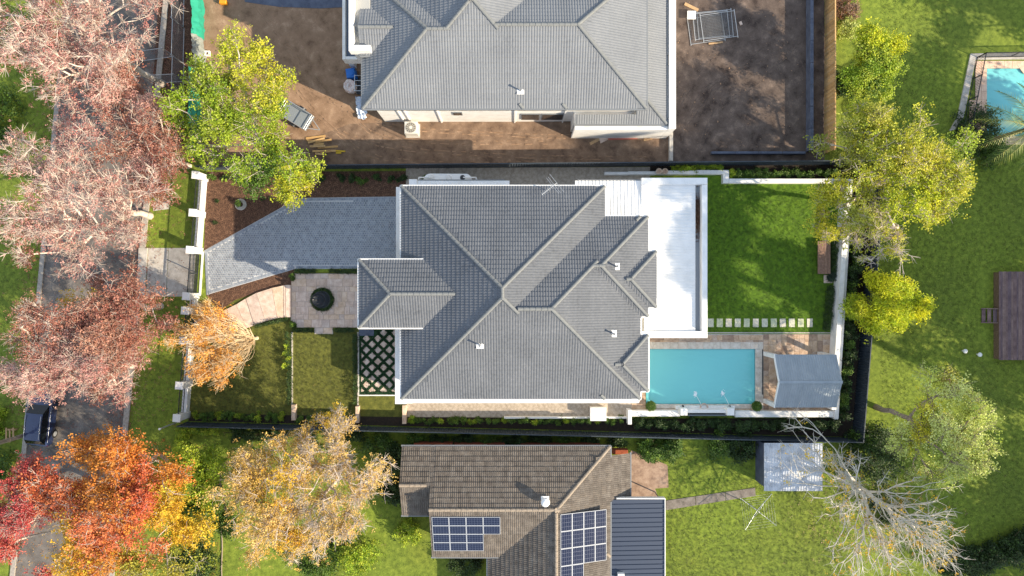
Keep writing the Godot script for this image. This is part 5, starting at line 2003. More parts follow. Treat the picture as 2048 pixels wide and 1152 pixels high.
	for q in [[400, -14, 404, 82, "green shade cloth hung on the site fence near the road", C(36, 150, 124)], [402, 82, 408, 146, "grey weathered shade cloth between the green ones", C(140, 146, 140)], [398, 146, 396, 312, "narrow strip of green shade cloth beneath the lime green tree", C(36, 150, 124)]]:
		var cb3 := MB.new()
		var a := P(q[0], q[1])
		var c := P(q[2], q[3])
		rng.seed = int(q[0]) + int(q[1]) + 50
		var n := 14
		var m := 5
		var pp := []
		for i in n + 1:
			var rw2 := []
			for j in m + 1:
				var f := float(j) / m
				var bulge := sin(f * PI) * 0.16 + rng.randfn() * 0.045
				rw2.append(a.lerp(c, float(i) / n) + Vector3(bulge + 0.25 * (1.0 - f), f * 1.7 + 0.05, rng.randfn() * 0.02))
			pp.append(rw2)
		for i in n:
			for j in m:
				cb3.quad_out(pp[i][j], pp[i + 1][j], pp[i + 1][j + 1], pp[i][j + 1], Vector3.RIGHT)
		single("shade_cloth", cb3, mat("cloth%d" % int(q[1]), q[5], 0.75), q[4], "shade cloth", (a + c) * 0.5)
	var oc := MB.new()
	oc.cbox(P(449, 7) + Vector3(0, 0.2, 0), Vector3(0.55, 0.4, 0.3), 0.04, Basis(Vector3.UP, -0.1))
	single("orange_barrier", oc, mat("orange_plastic", C(232, 150, 30), 0.6), "small orange plastic block at the edge of the slate driveway", "barrier block", P(449, 7))
	var wbk := MB.new()
	for s in [[-1, 0], [1, 0], [0, -1], [0, 1]]:
		wbk.box(P(416, 108) + Vector3(s[0] * 0.16, 0.1, s[1] * 0.16), Vector3(0.1 if s[0] else 0.42, 0.2, 0.1 if s[1] else 0.22))
	single("hollow_block", wbk, ms.render, "white hollow block on the mulch near the lime green tree", "block", P(416, 108))
	# wheel ruts pressed into the bare earth: low ridges either side of each track
	rng.seed = 71
	for q in [[[470, 60], [540, 150], [640, 215], [760, 268], [1000, 290], [1300, 296]], [[500, 30], [580, 130], [690, 250], [800, 300], [1100, 306]], [[1380, 290], [1420, 200], [1500, 150], [1590, 60]], [[1360, 240], [1450, 130], [1560, 110], [1600, 200]]]:
		var cv := Curve3D.new()
		for i in q.size():
			var p := P(q[i][0], q[i][1])
			var tn := (P(q[mini(i + 1, q.size() - 1)][0], q[mini(i + 1, q.size() - 1)][1]) - P(q[maxi(i - 1, 0)][0], q[maxi(i - 1, 0)][1])) * 0.2
			cv.add_point(p, -tn, tn)
		var rb := MB.new()
		var ln := cv.get_baked_length()
		for off in [-0.98, -0.72, 0.72, 0.98]:
			var u := 0.0
			while u < ln - 0.4:
				var p0 := cv.sample_baked(u)
				var p1 := cv.sample_baked(u + 0.38)
				var s := (p1 - p0).normalized().cross(Vector3.UP)
				var r0 := rng.randf_range(0.05, 0.11)
				if rng.randf() < 0.85:
					rb.tube(p0 + s * (off + rng.randfn() * 0.015) - Vector3(0, 0.05, 0), p1 + s * (off + rng.randfn() * 0.015) - Vector3(0, 0.05, 0), r0, rng.randf_range(0.05, 0.1), 8)
				u += 0.36
		var ro := struct("wheel_ruts", rb, ms.soil if q[0][0] > 1300 else ms.dirt)
	# scattered stones of the site
	rng.seed = 91
	var stn := MB.new()
	for i in 420:
		var p := P(rng.randf_range(400, 690), rng.randf_range(-10, 315))
		if rng.randf() < 0.5:
			p = P(rng.randf_range(1350, 1610), rng.randf_range(0, 300))
		elif rng.randf() < 0.35:
			p = P(400 + absf(rng.randfn()) * 45, rng.randf_range(0, 130))
		var s := rng.randf_range(0.02, 0.05) * (1.8 if rng.randf() < 0.08 else 1.0)
		stn.blob(p + Vector3(0, s * 0.3, 0), Vector3(s, s * 0.6, s * rng.randf_range(0.6, 1.3)), 6)
	var so := struct("site_stones", stn, ms.dirt)
	tag(so, "scattered small stones and clods on the bare soil", "stones", "", "stuff")

# ---------------------------------------------------------------- neighbours' yards
func back_yards() -> void:
	# neighbour's pool
	var paver := gmat("peach_paver", [C(206, 168, 140), C(226, 192, 166), C(236, 208, 186)], 2.4, 0.014, 0.1, 0.35, 0.8, false, 0.0, 256)
	var deck := Node3D.new()
	deck.name = "neighbour_pool_paving"
	deck.set_meta("kind", "structure")
	add_child(deck)
	var cells := [[1950, 122, 2150, 137], [1962, 137.2, 1973, 272], [1950, 137.2, 1961.8, 200], [1938, 200.2, 1961.8, 250], [1930, 250.2, 1961.8, 285], [1962, 272.2, 2150, 290]]
	for q in cells:
		var a := g2(q[0], q[1])
		var c := g2(q[2], q[3])
		paving(deck, "paver", Rect2(a, c - a), 0.06, [0.62], [0.62], [paver], 0, int(q[0]) + int(q[1]))
	var kb := MB.new()
	kb.prism(poly([1940, 108, 2150, 105, 2150, 118, 1950, 120, 1926, 235, 1908, 260, 1898, 262, 1914, 232]), -0.05, 0.1)
	part(deck, "kerb", kb, ms.concrete)
	var pool := thing("neighbour_pool", "pale turquoise free form pool with peach paving and black fence", "pool", P(2020, 205))
	var h := rect_of(1973, 137, 2150, 272)
	var sh := MB.new()
	var pm := gmat("pool_plaster2", [C(110, 176, 186), C(128, 190, 200), C(142, 200, 208)], 3.0, 0.012, 0.1, 0.35, 0.6, false, 0.0, 256)
	sh.quad_out(Vector3(h.position.x, -1.3, h.position.y), Vector3(h.end.x, -1.3, h.position.y), Vector3(h.end.x, -1.3, h.end.y), Vector3(h.position.x, -1.3, h.end.y), Vector3.UP)
	sh.quad_out(Vector3(h.position.x, 0, h.position.y), Vector3(h.position.x, 0, h.end.y), Vector3(h.position.x, -1.3, h.end.y), Vector3(h.position.x, -1.3, h.position.y), Vector3.RIGHT)
	sh.quad_out(Vector3(h.position.x, 0, h.position.y), Vector3(h.end.x, 0, h.position.y), Vector3(h.end.x, -1.3, h.position.y), Vector3(h.position.x, -1.3, h.position.y), Vector3.BACK)
	sh.quad_out(Vector3(h.position.x, 0, h.end.y), Vector3(h.end.x, 0, h.end.y), Vector3(h.end.x, -1.3, h.end.y), Vector3(h.position.x, -1.3, h.end.y), Vector3.FORWARD)
	part(pool, "shell", sh, pm)
	var sl := MB.new()
	sl.prism(poly([1973.2, 137.2, 2034, 137.2, 2042, 143, 2044, 150, 2054, 153, 1973.2, 153]), -1.2, -0.3)
	part(pool, "shelf", sl, ms.coping[0])
	var wb := MB.new()
	wb.prism(poly([1973.1, 137.1, 2150, 137.1, 2150, 271.9, 1973.1, 271.9]), -0.1, -0.08)
	part(pool, "water", wb, mats["water"])
	var cn := MB.new()
	cn.prism(poly([2032, 129, 2150, 129, 2150, 151, 2060, 151, 2046, 147, 2040, 139]), 0.0, 0.075)
	part(pool, "coping", cn, paver)
	# pool fence
	var pf := thing("pool_fence", "black tubular fence around the pale neighbour pool", "fence", P(1945, 180))
	for q in [[1953, 115.5, 1928, 243], [1953, 115.5, 2150, 112]]:
		var a := P(q[0], q[1])
		var c := P(q[2], q[3])
		var f := MB.new()
		for y in [0.12, 1.15]:
			f.bar(a + Vector3(0, y, 0), c + Vector3(0, y, 0), 0.05, 0.05)
		part(pf, "rail", f, ms.black_metal)
		var n := int(a.distance_to(c) / 0.14)
		var b := MB.new()
		for i in n:
			var p := a.lerp(c, float(i) / n)
			b.box(p + Vector3(0, 0.63, 0), Vector3(0.022, 1.05, 0.022))
		part(pf, "bars", b, ms.black_metal)
		for i in 4:
			var pb := MB.new()
			pb.box(a.lerp(c, i / 3.0) + Vector3(0, 0.6, 0), Vector3(0.06, 1.22, 0.06))
			part(pf, "post", pb, ms.black_metal)
	# deck with stairs
	var dk := thing("timber_deck", "raised weathered purple brown timber deck with steps", "deck", P(2020, 635))
	var dm := []
	for i in 3:
		dm.append(gmat("deckboard%d" % i, [[C(84, 66, 66), C(118, 96, 94), C(140, 118, 114)], [C(92, 74, 70), C(128, 106, 100), C(150, 128, 120)], [C(76, 62, 66), C(108, 90, 94), C(130, 112, 114)]][i], 2.0 + i, 0.01, 0.2, 0.5, 0.85, false, 0.0, 256))
	var x := P(1998, 0, 0.7).x
	var z0 := P(0, 543, 0.7).z
	var z1 := P(0, 720, 0.7).z
	for i in 26:
		var b := MB.new()
		b.cbox(Vector3(x + 0.07 + i * 0.14, 0.68, (z0 + z1) * 0.5 + (0.01 if i % 3 else -0.01)), Vector3(0.132, 0.04, z1 - z0), 0.006)
		part(dk, "board", b, dm[(i * 5 + i / 3) % 3])
	var sk := MB.new()
	sk.box(Vector3(x + 1.9, 0.32, (z0 + z1) * 0.5), Vector3(3.7, 0.62, z1 - z0 - 0.1))
	part(dk, "skirt", sk, ms.bark_brown)
	for s in [617, 645]:
		var b := MB.new()
		var a := P(1960, s)
		b.bar(a + Vector3(0, 0.1, 0), Vector3(x, 0.6, a.z), 0.06, 0.16)
		part(dk, "stringer", b, dm[1])
	for i in 4:
		var b := MB.new()
		b.cbox(P(1965 + i * 9, 631) + Vector3(0, 0.12 + i * 0.14, 0), Vector3(0.3, 0.04, 1.08), 0.008)
		part(dk, "tread", b, dm[i % 3])
	for q in [[1925, 701.5], [1954, 708.5]]:
		var b := MB.new()
		var p := P(q[0], q[1])
		b.lathe(p, [[0.06, 0.0], [0.06, 0.25], [0.17, 0.3], [0.17, 0.38], [0.1, 0.46], [0.0, 0.48]], 16)
		single("garden_light", b, ms.white, "small round white garden light in the lawn below the timber deck", "garden light", p, "white garden lights")
	# shed with corrugated roof
	var sd := thing("garden_shed", "small shed with pale weathered corrugated metal roof behind the pool hedge", "shed", P(1580, 930))
	ribbed(sd, "roof_sheet", prect(1528, 886, 1645, 982, 2.4), 2.4, 2.4, 1, 0.2, 0.035, gmat("shed_metal", [C(150, 152, 156), C(186, 190, 196), C(204, 208, 214), C(222, 224, 228)], 3.0, 0.012, 0.1, 0.4, 0.5, false, 0.0, 256))
	slab(sd, "wall", prect(1532, 890, 1641, 977, 2.3), 0, 2.36, ms.slate_slab)
	var ln := gmat("old_path", [C(98, 90, 84), C(124, 116, 108), C(144, 136, 128)], 3.0, 0.012, 0.12, 0.4, 0.9, false, 0.0, 256)
	for i in 3:
		var f0 := i / 3.0
		var f1 := (i + 1) / 3.0 - 0.006
		var pb := MB.new()
		pb.prism(poly([1332 + f0 * 179, 1001 - f0 * 26, 1332 + f1 * 179, 1001 - f1 * 26, 1332 + f1 * 180, 1020 - f1 * 29, 1332 + f0 * 180, 1020 - f0 * 29]), -0.05, 0.04)
		struct("garden_path_slab", pb, ln)
	sheet("paved_corner", poly([1262, 900, 1335, 930, 1337, 975, 1310, 977, 1318, 1000, 1262, 1000]), 0.02, ms.deck_stone[2])
	# rotary clothes line
	var cl := P(1500, 1008)
	var ct := thing("rotary_clothesline", "silver rotary clothes line with four arms on the lawn", "clothesline", cl)
	var cm := MB.new()
	cm.tube(cl, cl + Vector3(0, 1.95, 0), 0.04, 0.035, 8)
	part(ct, "mast", cm, ms.galv)
	var top := cl + Vector3(0, 1.6, 0)
	var tips := []
	for a in [0.66, 2.2, 3.78, 5.35]:
		var e := top + Vector3(cos(a) * 1.75, 0.3, sin(a) * 1.75)
		tips.append(e)
		var ab := MB.new()
		ab.tube(top, e, 0.026, 0.02, 6)
		ab.tube(top + Vector3(0, 0.35, 0), top.lerp(e, 0.5), 0.012, 0.012, 5)
		part(ct, "arm", ab, ms.galv)
	var lb := MB.new()
	for f in [0.4, 0.55, 0.7, 0.85, 1.0]:
		for i in 4:
			lb.tube(top.lerp(tips[i], f), top.lerp(tips[(i + 1) % 4], f), 0.004, 0.004, 3)
	part(ct, "line", lb, ms.white)
	# overhead cable drooping over the lawn
	# street light arm and pole
	var pa := P(40, 870)
	var pt := thing("power_pole", "tall weathered timber power pole behind the parked car", "power pole", P(64, 866))
	var pb2 := MB.new()
	pb2.tube(P(64, 866), P(64, 866) + Vector3(0, 9.5, 0), 0.16, 0.12, 12, true)
	part(pt, "pole", pb2, ms.bark_grey)
	var lp := P(358, 842)
	var lt := thing("street_pole", "slim pale street sign pole on the verge by the front wall", "pole", P(357, 843))
	var lb2 := MB.new()
	lb2.tube(P(357, 843), P(357, 843) + Vector3(0, 2.9, 0), 0.07, 0.06, 10, true)
	part(lt, "shaft", lb2, ms.galv)
	var lb3 := MB.new()
	lb3.tube(P(357, 843) + Vector3(0, 2.88, 0), P(357, 843) + Vector3(0, 2.98, 0), 0.09, 0.09, 10, true)
	part(lt, "cap", lb3, ms.white)
	# bench-like timber rack behind the pole
	var rk := thing("timber_rack", "small weathered timber rail stand on the verge by the power pole", "rack", P(30, 868))
	for i in 3:
		var b := MB.new()
		b.box(P(19 + i * 7, 866 + (i % 2) * 4) + Vector3(0, 0.35, 0), Vector3(0.1, 0.06, 1.0))
		part(rk, "rail", b, ms.timber)
	for i in 2:
		var b := MB.new()
		b.box(P(26, 858 + i * 18) + Vector3(0, 0.17, 0), Vector3(0.8, 0.3, 0.1))
		part(rk, "leg", b, ms.timber)

# ---------------------------------------------------------------- parked car
func street() -> void:
	var at := P(95, 829)
	var t := Node3D.new()
	t.name = numbered("parked_car")
	add_child(t)
	t.position = at
	t.rotation.y = -0.1
	tag(t, "dark blue station wagon parked at the kerb under the pink tree", "car")
	var paint := StandardMaterial3D.new()
	paint.albedo_color = C(34, 48, 84)
	paint.roughness = 0.3
	paint.metallic = 0.3
	paint.clearcoat_enabled = true
	paint.clearcoat = 1.0
	paint.clearcoat_roughness = 0.05
	mats["car_paint"] = paint
	var glass := mat("car_glass", C(16, 22, 28), 0.05)
	# stations from the nose (-z) to the tail: z, half width, sill, shoulder height, deck height
	var stn := [[-2.32, 0.62, 0.35, 0.55, 0.6], [-2.25, 0.78, 0.25, 0.68, 0.76], [-2.0, 0.88, 0.22, 0.8, 0.9], [-1.5, 0.92, 0.22, 0.9, 1.0], [-1.0, 0.94, 0.22, 0.96, 1.06], [0.0, 0.95, 0.22, 0.99, 1.08], [1.2, 0.95, 0.22, 1.02, 1.1], [1.9, 0.92, 0.24, 1.02, 1.1], [2.2, 0.86, 0.28, 0.98, 1.06], [2.32, 0.74, 0.36, 0.85, 0.95]]
	var b := MB.new()
	var ring := func(s: Array) -> Array:
		var r := []
		var w: float = s[1]
		for q in [[-0.9, s[2]], [-1.0, s[2] + 0.15], [-1.02, lerpf(s[2], s[3], 0.6)], [-0.98, s[3]], [-0.84, s[4]], [-0.4, s[4] + 0.03], [0.0, s[4] + 0.04], [0.4, s[4] + 0.03], [0.84, s[4]], [0.98, s[3]], [1.02, lerpf(s[2], s[3], 0.6)], [1.0, s[2] + 0.15], [0.9, s[2]]]:
			r.append(Vector3(q[0] * w, q[1], s[0]))
		return r
	for i in stn.size() - 1:
		var r0: Array = ring.call(stn[i])
		var r1: Array = ring.call(stn[i + 1])
		for k in r0.size() - 1:
			b.quad_out(r0[k], r0[k + 1], r1[k + 1], r1[k], (r0[k] + r1[k + 1]) * Vector3(1, 1, 0) * 0.5 - Vector3(0, 0.6, 0))
	for e in [0, stn.size() - 1]:
		var r0: Array = ring.call(stn[e])
		for k in range(1, r0.size() - 1):
			b.tri_out(r0[0], r0[k], r0[k + 1], Vector3(0, 0, -1 if e == 0 else 1))
	lpart(t, "body", b, paint)
	# greenhouse
	var gh := [[-1.0, 0.8, 1.07], [-0.35, 0.66, 1.56], [0.2, 0.66, 1.63], [1.2, 0.65, 1.62], [1.75, 0.62, 1.55], [2.15, 0.74, 1.08]]
	var rf := MB.new()
	for i in range(1, 4):
		for k in 6:
			var f0 := k / 3.0 - 1.0
			var f1 := (k + 1) / 3.0 - 1.0
			var p := []
			for e in [[i, f0], [i, f1], [i + 1, f1], [i + 1, f0]]:
				var s: Array = gh[e[0]]
				p.append(Vector3(s[1] * e[1], s[2] + 0.045 * (1.0 - e[1] * e[1]), s[0]))
			rf.quad_out(p[0], p[1], p[2], p[3], Vector3.UP)
	lpart(t, "roof", rf, paint)
	var ws := MB.new()
	ws.quad_out(Vector3(-0.8, 1.07, -1.0), Vector3(0.8, 1.07, -1.0), Vector3(0.66, 1.565, -0.35), Vector3(-0.66, 1.565, -0.35), Vector3(0, 1, -1))
	lpart(t, "windscreen", ws, glass)
	var rwn := MB.new()
	rwn.quad_out(Vector3(-0.74, 1.08, 2.15), Vector3(0.74, 1.08, 2.15), Vector3(0.62, 1.555, 1.75), Vector3(-0.62, 1.555, 1.75), Vector3(0, 1, 1))
	lpart(t, "rear_window", rwn, glass)
	for s in [-1.0, 1.0]:
		var sd := MB.new()
		var lo := [Vector3(s * 0.8, 1.07, -1.0), Vector3(s * 0.82, 1.08, 0.2), Vector3(s * 0.82, 1.09, 1.2), Vector3(s * 0.74, 1.08, 2.15)]
		var hi := [Vector3(s * 0.66, 1.56, -0.35), Vector3(s * 0.66, 1.63, 0.2), Vector3(s * 0.65, 1.62, 1.2), Vector3(s * 0.62, 1.55, 1.75)]
		for k in 3:
			sd.quad_out(lo[k], lo[k + 1], hi[k + 1], hi[k], Vector3(s, 0.3, 0))
		lpart(t, "side_window", sd, glass)
		var rl := MB.new()
		rl.tube(Vector3(s * 0.6, 1.68, -0.2), Vector3(s * 0.58, 1.68, 1.6), 0.022, 0.022, 6, true)
		lpart(t, "roof_rail", rl, ms.galv)
		var bl := MB.new()
		bl.tube(Vector3(s * 0.9, 1.0, -0.9), Vector3(s * 0.91, 1.08, 1.9), 0.016, 0.016, 5)
		lpart(t, "window_trim", bl, ms.galv)
		var mr := MB.new()
		mr.blob(Vector3(s * 1.02, 1.08, -0.75), Vector3(0.1, 0.07, 0.08), 10)
		lpart(t, "mirror", mr, paint)
		for z in [-1.42, 1.38]:
			var w := MB.new()
			w.tube(Vector3(s * 0.72, 0.34, z), Vector3(s * 0.97, 0.34, z), 0.34, 0.34, 20, true)
			var wn := lpart(t, "wheel", w, mat("tyre", C(28, 28, 30), 0.85))
			var rm := MB.new()
			rm.tube(Vector3(s * 0.955, 0.34, z), Vector3(s * 0.985, 0.34, z), 0.21, 0.2, 14, true)
			lpart(wn, "rim", rm, ms.galv)
		var hl := MB.new()
		hl.blob(Vector3(s * 0.62, 0.66, -2.18), Vector3(0.18, 0.09, 0.1), 8)
		lpart(t, "headlight", hl, ms.white)
		var tl := MB.new()
		tl.blob(Vector3(s * 0.74, 0.85, 2.2), Vector3(0.1, 0.14, 0.09), 8)
		lpart(t, "tail_light", tl, mat("red_lens", C(140, 20, 20), 0.2))
func lpart(parent: Node3D, called: String, b: MB, m: Material) -> MeshInstance3D:
	return inst(parent, called, b.mesh(), m, Transform3D.IDENTITY)
# ---------------------------------------------------------------- trees
func litter(called: String, label: String, n: int, f: Callable, pal: Array, y := 0.03, size := 0.5) -> void:
	var o := Node3D.new()
	o.name = numbered(called)
	add_child(o)
	var pl := []
	for i in n:
		var p: Vector2 = f.call()
		pl.append([P(p.x, p.y) + Vector3(0, y, 0), size * rng.randf_range(0.5, 1.2), pick(pal)])
	# flattened clumps: fallen leaves lie on the ground
	var mm := leaves(o, "leaves", pl, flat_leaf)
	tag(o, label, "leaves", "", "stuff")
var flat_leaf: ArrayMesh
func trees() -> void:
	rng.seed = 17
	var fl := MB.new()
	for i in 6:
		var o := Vector3(rng.randf_range(-0.3, 0.3), rng.randf_range(0.0, 0.015), rng.randf_range(-0.3, 0.3))
		var a := rng.randf() * TAU
		var d := Vector3(cos(a), 0.05, sin(a))
		var x := Vector3(-sin(a), 0.05, cos(a))
		fl.tri_out(o, o + d * 0.07 + x * 0.05, o + d * 0.14, Vector3.UP)
		fl.tri_out(o, o + d * 0.14, o + d * 0.07 - x * 0.05, Vector3.UP)
	flat_leaf = fl.mesh()
	var pink := [L(0.3, 0.08, 0.075), L(0.56, 0.24, 0.2), L(0.72, 0.46, 0.4), L(0.64, 0.42, 0.33)]
	var rust := [L(0.17, 0.05, 0.04), L(0.36, 0.12, 0.085), L(0.52, 0.23, 0.16), L(0.5, 0.3, 0.2)]
	var red := [L(0.38, 0.035, 0.045), L(0.62, 0.1, 0.09), L(0.74, 0.24, 0.14)]
	var scarlet := [L(0.5, 0.07, 0.04), L(0.72, 0.17, 0.06), L(0.78, 0.3, 0.1)]
	var orange := [L(0.55, 0.13, 0.025), L(0.74, 0.28, 0.035), L(0.8, 0.42, 0.07)]
	var amber := [L(0.62, 0.3, 0.015), L(0.76, 0.5, 0.03), L(0.66, 0.54, 0.04)]
	var straw := [L(0.46, 0.27, 0.06), L(0.7, 0.46, 0.12), L(0.76, 0.56, 0.2), L(0.74, 0.46, 0.05)]
	var peach := [L(0.66, 0.25, 0.03), L(0.8, 0.4, 0.07), L(0.84, 0.54, 0.18)]
	var olive := [L(0.18, 0.22, 0.02), L(0.38, 0.42, 0.04), L(0.54, 0.52, 0.07)]
	var ygreen := [L(0.28, 0.35, 0.015), L(0.48, 0.54, 0.03), L(0.66, 0.64, 0.05), L(0.74, 0.62, 0.03)]
	var silver := [L(0.34, 0.44, 0.05), L(0.62, 0.7, 0.14), L(0.8, 0.82, 0.32)]
	var W: Material = ms.bark_white
	var street_g := "half bare pink trees along the street"
	# street trees, half bare: pale branches through a haze of small red leaves
	tree("street_tree", "huge half bare pink tree leaning over the road beside the mesh fencing", "tree", street_g, {base = [326, 168], r = 0.24, fork = 2.6, tips = 640, per_tip = 9, size = 0.6, spread = 0.36, twigs = 9, bark = W, twig = 0.0185, thin = 0.3, lobes = [[60, 60, 9, 3.4, 1.6, pink, 1.0], [165, 60, 10, 3.6, 1.6, pink, 1.0], [250, 40, 9, 3.0, 1.6, pink, 1.0], [90, 140, 8, 3.0, 1.4, pink, 1.1], [190, 130, 8, 2.6, 1.4, pink, 0.8], [30, 20, 8, 2.4, 1.4, pink, 1.0]]})
	tree("street_tree", "smaller red leaved tree between the two huge pink ones", "tree", street_g, {base = [322, 240], r = 0.18, fork = 2.2, tips = 320, per_tip = 10, size = 0.62, spread = 0.34, twigs = 4, bark = W, twig = 0.017, thin = 0.2, lobes = [[225, 150, 6.5, 2.6, 1.3, rust, 1.0], [230, 205, 7, 2.8, 1.4, pink, 1.0], [180, 190, 6, 1.8, 1.1, pink, 0.8], [275, 180, 6, 1.8, 1.1, rust, 1.0]]})
	tree("street_tree", "broad pink tree with star of bare pale limbs over the road", "tree", street_g, {base = [300, 432], r = 0.24, fork = 2.6, tips = 660, per_tip = 9, size = 0.58, spread = 0.36, twigs = 9, bark = W, twig = 0.0185, thin = 0.35, lobes = [[80, 330, 9, 2.9, 1.5, pink, 1.0], [150, 290, 9, 2.4, 1.4, pink, 0.9], [70, 420, 9, 2.6, 1.5, pink, 1.0], [170, 380, 10, 3.0, 1.5, pink, 0.9], [130, 470, 8, 3.0, 1.4, pink, 0.9], [240, 420, 8.5, 3.0, 1.4, pink, 0.9], [275, 470, 7, 1.8, 1.1, rust, 0.8], [60, 480, 8, 1.8, 1.2, rust, 0.9]]})
	tree("street_tree", "round deep red tree with pale radiating branches by the green shade cloth", "tree", street_g, {base = [378, 332], r = 0.2, fork = 2.2, tips = 380, per_tip = 12, size = 0.62, spread = 0.34, twigs = 4, bark = W, twig = 0.017, thin = 0.15, lobes = [[290, 285, 7.5, 2.9, 1.5, rust, 1.0], [315, 330, 7, 2.3, 1.2, rust, 1.0], [250, 330, 7, 2.3, 1.2, pink, 1.0], [330, 285, 6, 1.5, 1.0, rust, 1.0], [285, 375, 6, 1.6, 1.0, rust, 0.9]]})
	tree("street_tree", "dense rusty red tree on the verge below the concrete crossover", "tree", street_g, {base = [322, 612], r = 0.22, fork = 2.2, tips = 440, per_tip = 14, size = 0.66, spread = 0.36, twigs = 3, bark = W, twig = 0.016, thin = 0.08, lobes = [[235, 585, 7, 2.6, 1.5, rust, 1.0], [190, 650, 8, 2.8, 1.5, rust, 1.0], [265, 640, 7, 2.4, 1.3, rust, 1.0], [140, 610, 6, 1.6, 1.1, amber, 0.3], [225, 690, 7, 2.6, 1.4, rust, 1.0], [150, 680, 8, 2.2, 1.3, rust, 0.9]]})
	tree("street_tree", "spreading pink tree whose branches hang over the parked blue car", "tree", street_g, {base = [268, 730], r = 0.26, fork = 2.4, tips = 520, per_tip = 12, size = 0.6, spread = 0.36, twigs = 7, bark = W, twig = 0.017, thin = 0.2, lobes = [[70, 670, 8, 2.4, 1.4, rust, 1.0], [90, 722, 8, 2.3, 1.4, pink, 1.0], [150, 740, 7.5, 1.9, 1.3, pink, 0.9], [40, 758, 7, 1.4, 1.0, pink, 1.0], [212, 745, 7, 2.2, 1.3, rust, 0.9], [235, 785, 6.5, 1.1, 1.0, pink, 0.9], [180, 700, 8, 2.0, 1.3, pink, 0.9], [270, 730, 6, 1.4, 1.0, pink, 0.8]]})
	tree("maple_tree", "big blazing orange and yellow tree at the corner garden", "tree", "", {base = [375, 930], r = 0.3, fork = 2.4, tips = 680, per_tip = 15, size = 0.78, spread = 0.42, twigs = 3, bark = W, twig = 0.016, thin = 0.05, lobes = [[190, 905, 7, 2.2, 1.2, orange, 1.0], [225, 945, 8, 2.4, 1.3, orange, 1.0], [265, 975, 9, 2.8, 1.5, orange, 1.0], [195, 985, 8, 1.8, 1.3, scarlet, 1.0], [300, 1030, 9, 2.7, 1.5, scarlet, 1.0], [220, 1060, 9, 2.4, 1.4, scarlet, 1.0], [145, 1075, 8, 2.3, 1.3, amber, 1.0], [330, 940, 7, 1.9, 1.2, orange, 0.8], [345, 1000, 8, 2.0, 1.2, amber, 0.9], [380, 1060, 7, 2.0, 1.2, amber, 0.9], [300, 1110, 8, 2.2, 1.3, [L(0.3, 0.3, 0.03), L(0.5, 0.42, 0.04)], 0.9], [230, 1120, 8, 2.4, 1.3, orange, 1.0], [165, 1130, 8, 2.0, 1.2, amber, 1.0], [370, 1110, 6, 1.6, 1.1, olive, 0.8], [215, 870, 5, 0.8, 0.7, orange, 0.6], [320, 900, 5, 0.5, 0.5, orange, 0.6]]})
	tree("maple_tree", "crimson red maple reaching over the road beside the orange one", "tree", "", {base = [246, 985], r = 0.24, fork = 2.4, tips = 330, per_tip = 14, size = 0.74, spread = 0.34, twigs = 6, bark = W, twig = 0.019, thin = 0.15, clump = 0.16, lobes = [[78, 940, 7, 1.2, 0.8, red, 1.0], [105, 985, 8, 1.5, 1.0, scarlet, 1.0], [60, 985, 7, 1.0, 0.8, red, 1.0], [20, 1000, 8, 1.3, 0.9, red, 1.0], [60, 1040, 8, 1.6, 1.0, red, 0.9], [8, 1045, 8, 1.2, 0.9, red, 0.9], [35, 1085, 7, 1.1, 0.8, red, 0.9], [145, 1000, 8, 1.3, 0.9, scarlet, 0.8], [95, 1138, 6, 0.9, 0.7, red, 0.8]]})
	tree("maple_tree", "slender lime green tree between the orange tree and the straw coloured ones", "tree", "", {base = [455, 925], r = 0.12, fork = 1.5, tips = 240, per_tip = 16, size = 0.75, spread = 0.36, twigs = 2, bark = ms.bark_grey, lobes = [[405, 925, 5, 1.7, 1.2, GREEN_LIME, 1.0], [395, 965, 5.5, 1.8, 1.3, GREEN_LIME, 1.0], [410, 1000, 4.5, 1.6, 1.1, GREEN_MID, 1.0], [440, 1045, 3.5, 1.5, 1.0, GREEN_MID, 0.8]]})
	tree("autumn_tree", "straw yellow tree with tangled pale branches near the brown tiled house", "tree", "straw coloured trees south of the lot", {base = [700, 915], r = 0.22, fork = 2.0, tips = 560, per_tip = 7, size = 0.62, spread = 0.34, twigs = 8, bark = W, twig = 0.019, thin = 0.35, lobes = [[650, 885, 6, 2.2, 1.3, straw, 1.0], [700, 940, 6.5, 2.4, 1.3, straw, 0.9], [640, 950, 7, 2.4, 1.3, straw, 0.9], [665, 1010, 6.5, 2.4, 1.3, straw, 0.9], [620, 1050, 6, 2.2, 1.2, straw, 1.0], [660, 840, 5, 1.1, 0.8, amber, 1.2], [745, 945, 5, 1.1, 0.9, straw, 0.8], [690, 1050, 5.5, 1.5, 1.0, straw, 0.8], [610, 1090, 5, 1.3, 0.9, straw, 1.0]]})
	tree("autumn_tree", "fuller straw yellow tree next to the lime green one", "tree", "straw coloured trees south of the lot", {base = [590, 935], r = 0.2, fork = 2.0, tips = 480, per_tip = 9, size = 0.68, spread = 0.38, twigs = 4, bark = W, twig = 0.017, thin = 0.2, lobes = [[480, 940, 6, 1.9, 1.2, straw, 1.0], [535, 915, 6, 2.0, 1.2, straw, 1.0], [560, 975, 7, 2.2, 1.3, amber, 0.8], [480, 1000, 6.5, 2.2, 1.3, straw, 1.0], [540, 1030, 6.5, 2.2, 1.2, straw, 1.0], [510, 1075, 5.5, 1.7, 1.1, straw, 1.0], [575, 1060, 6, 1.8, 1.1, amber, 0.8], [590, 890, 5.5, 1.5, 1.0, straw, 0.9]]})
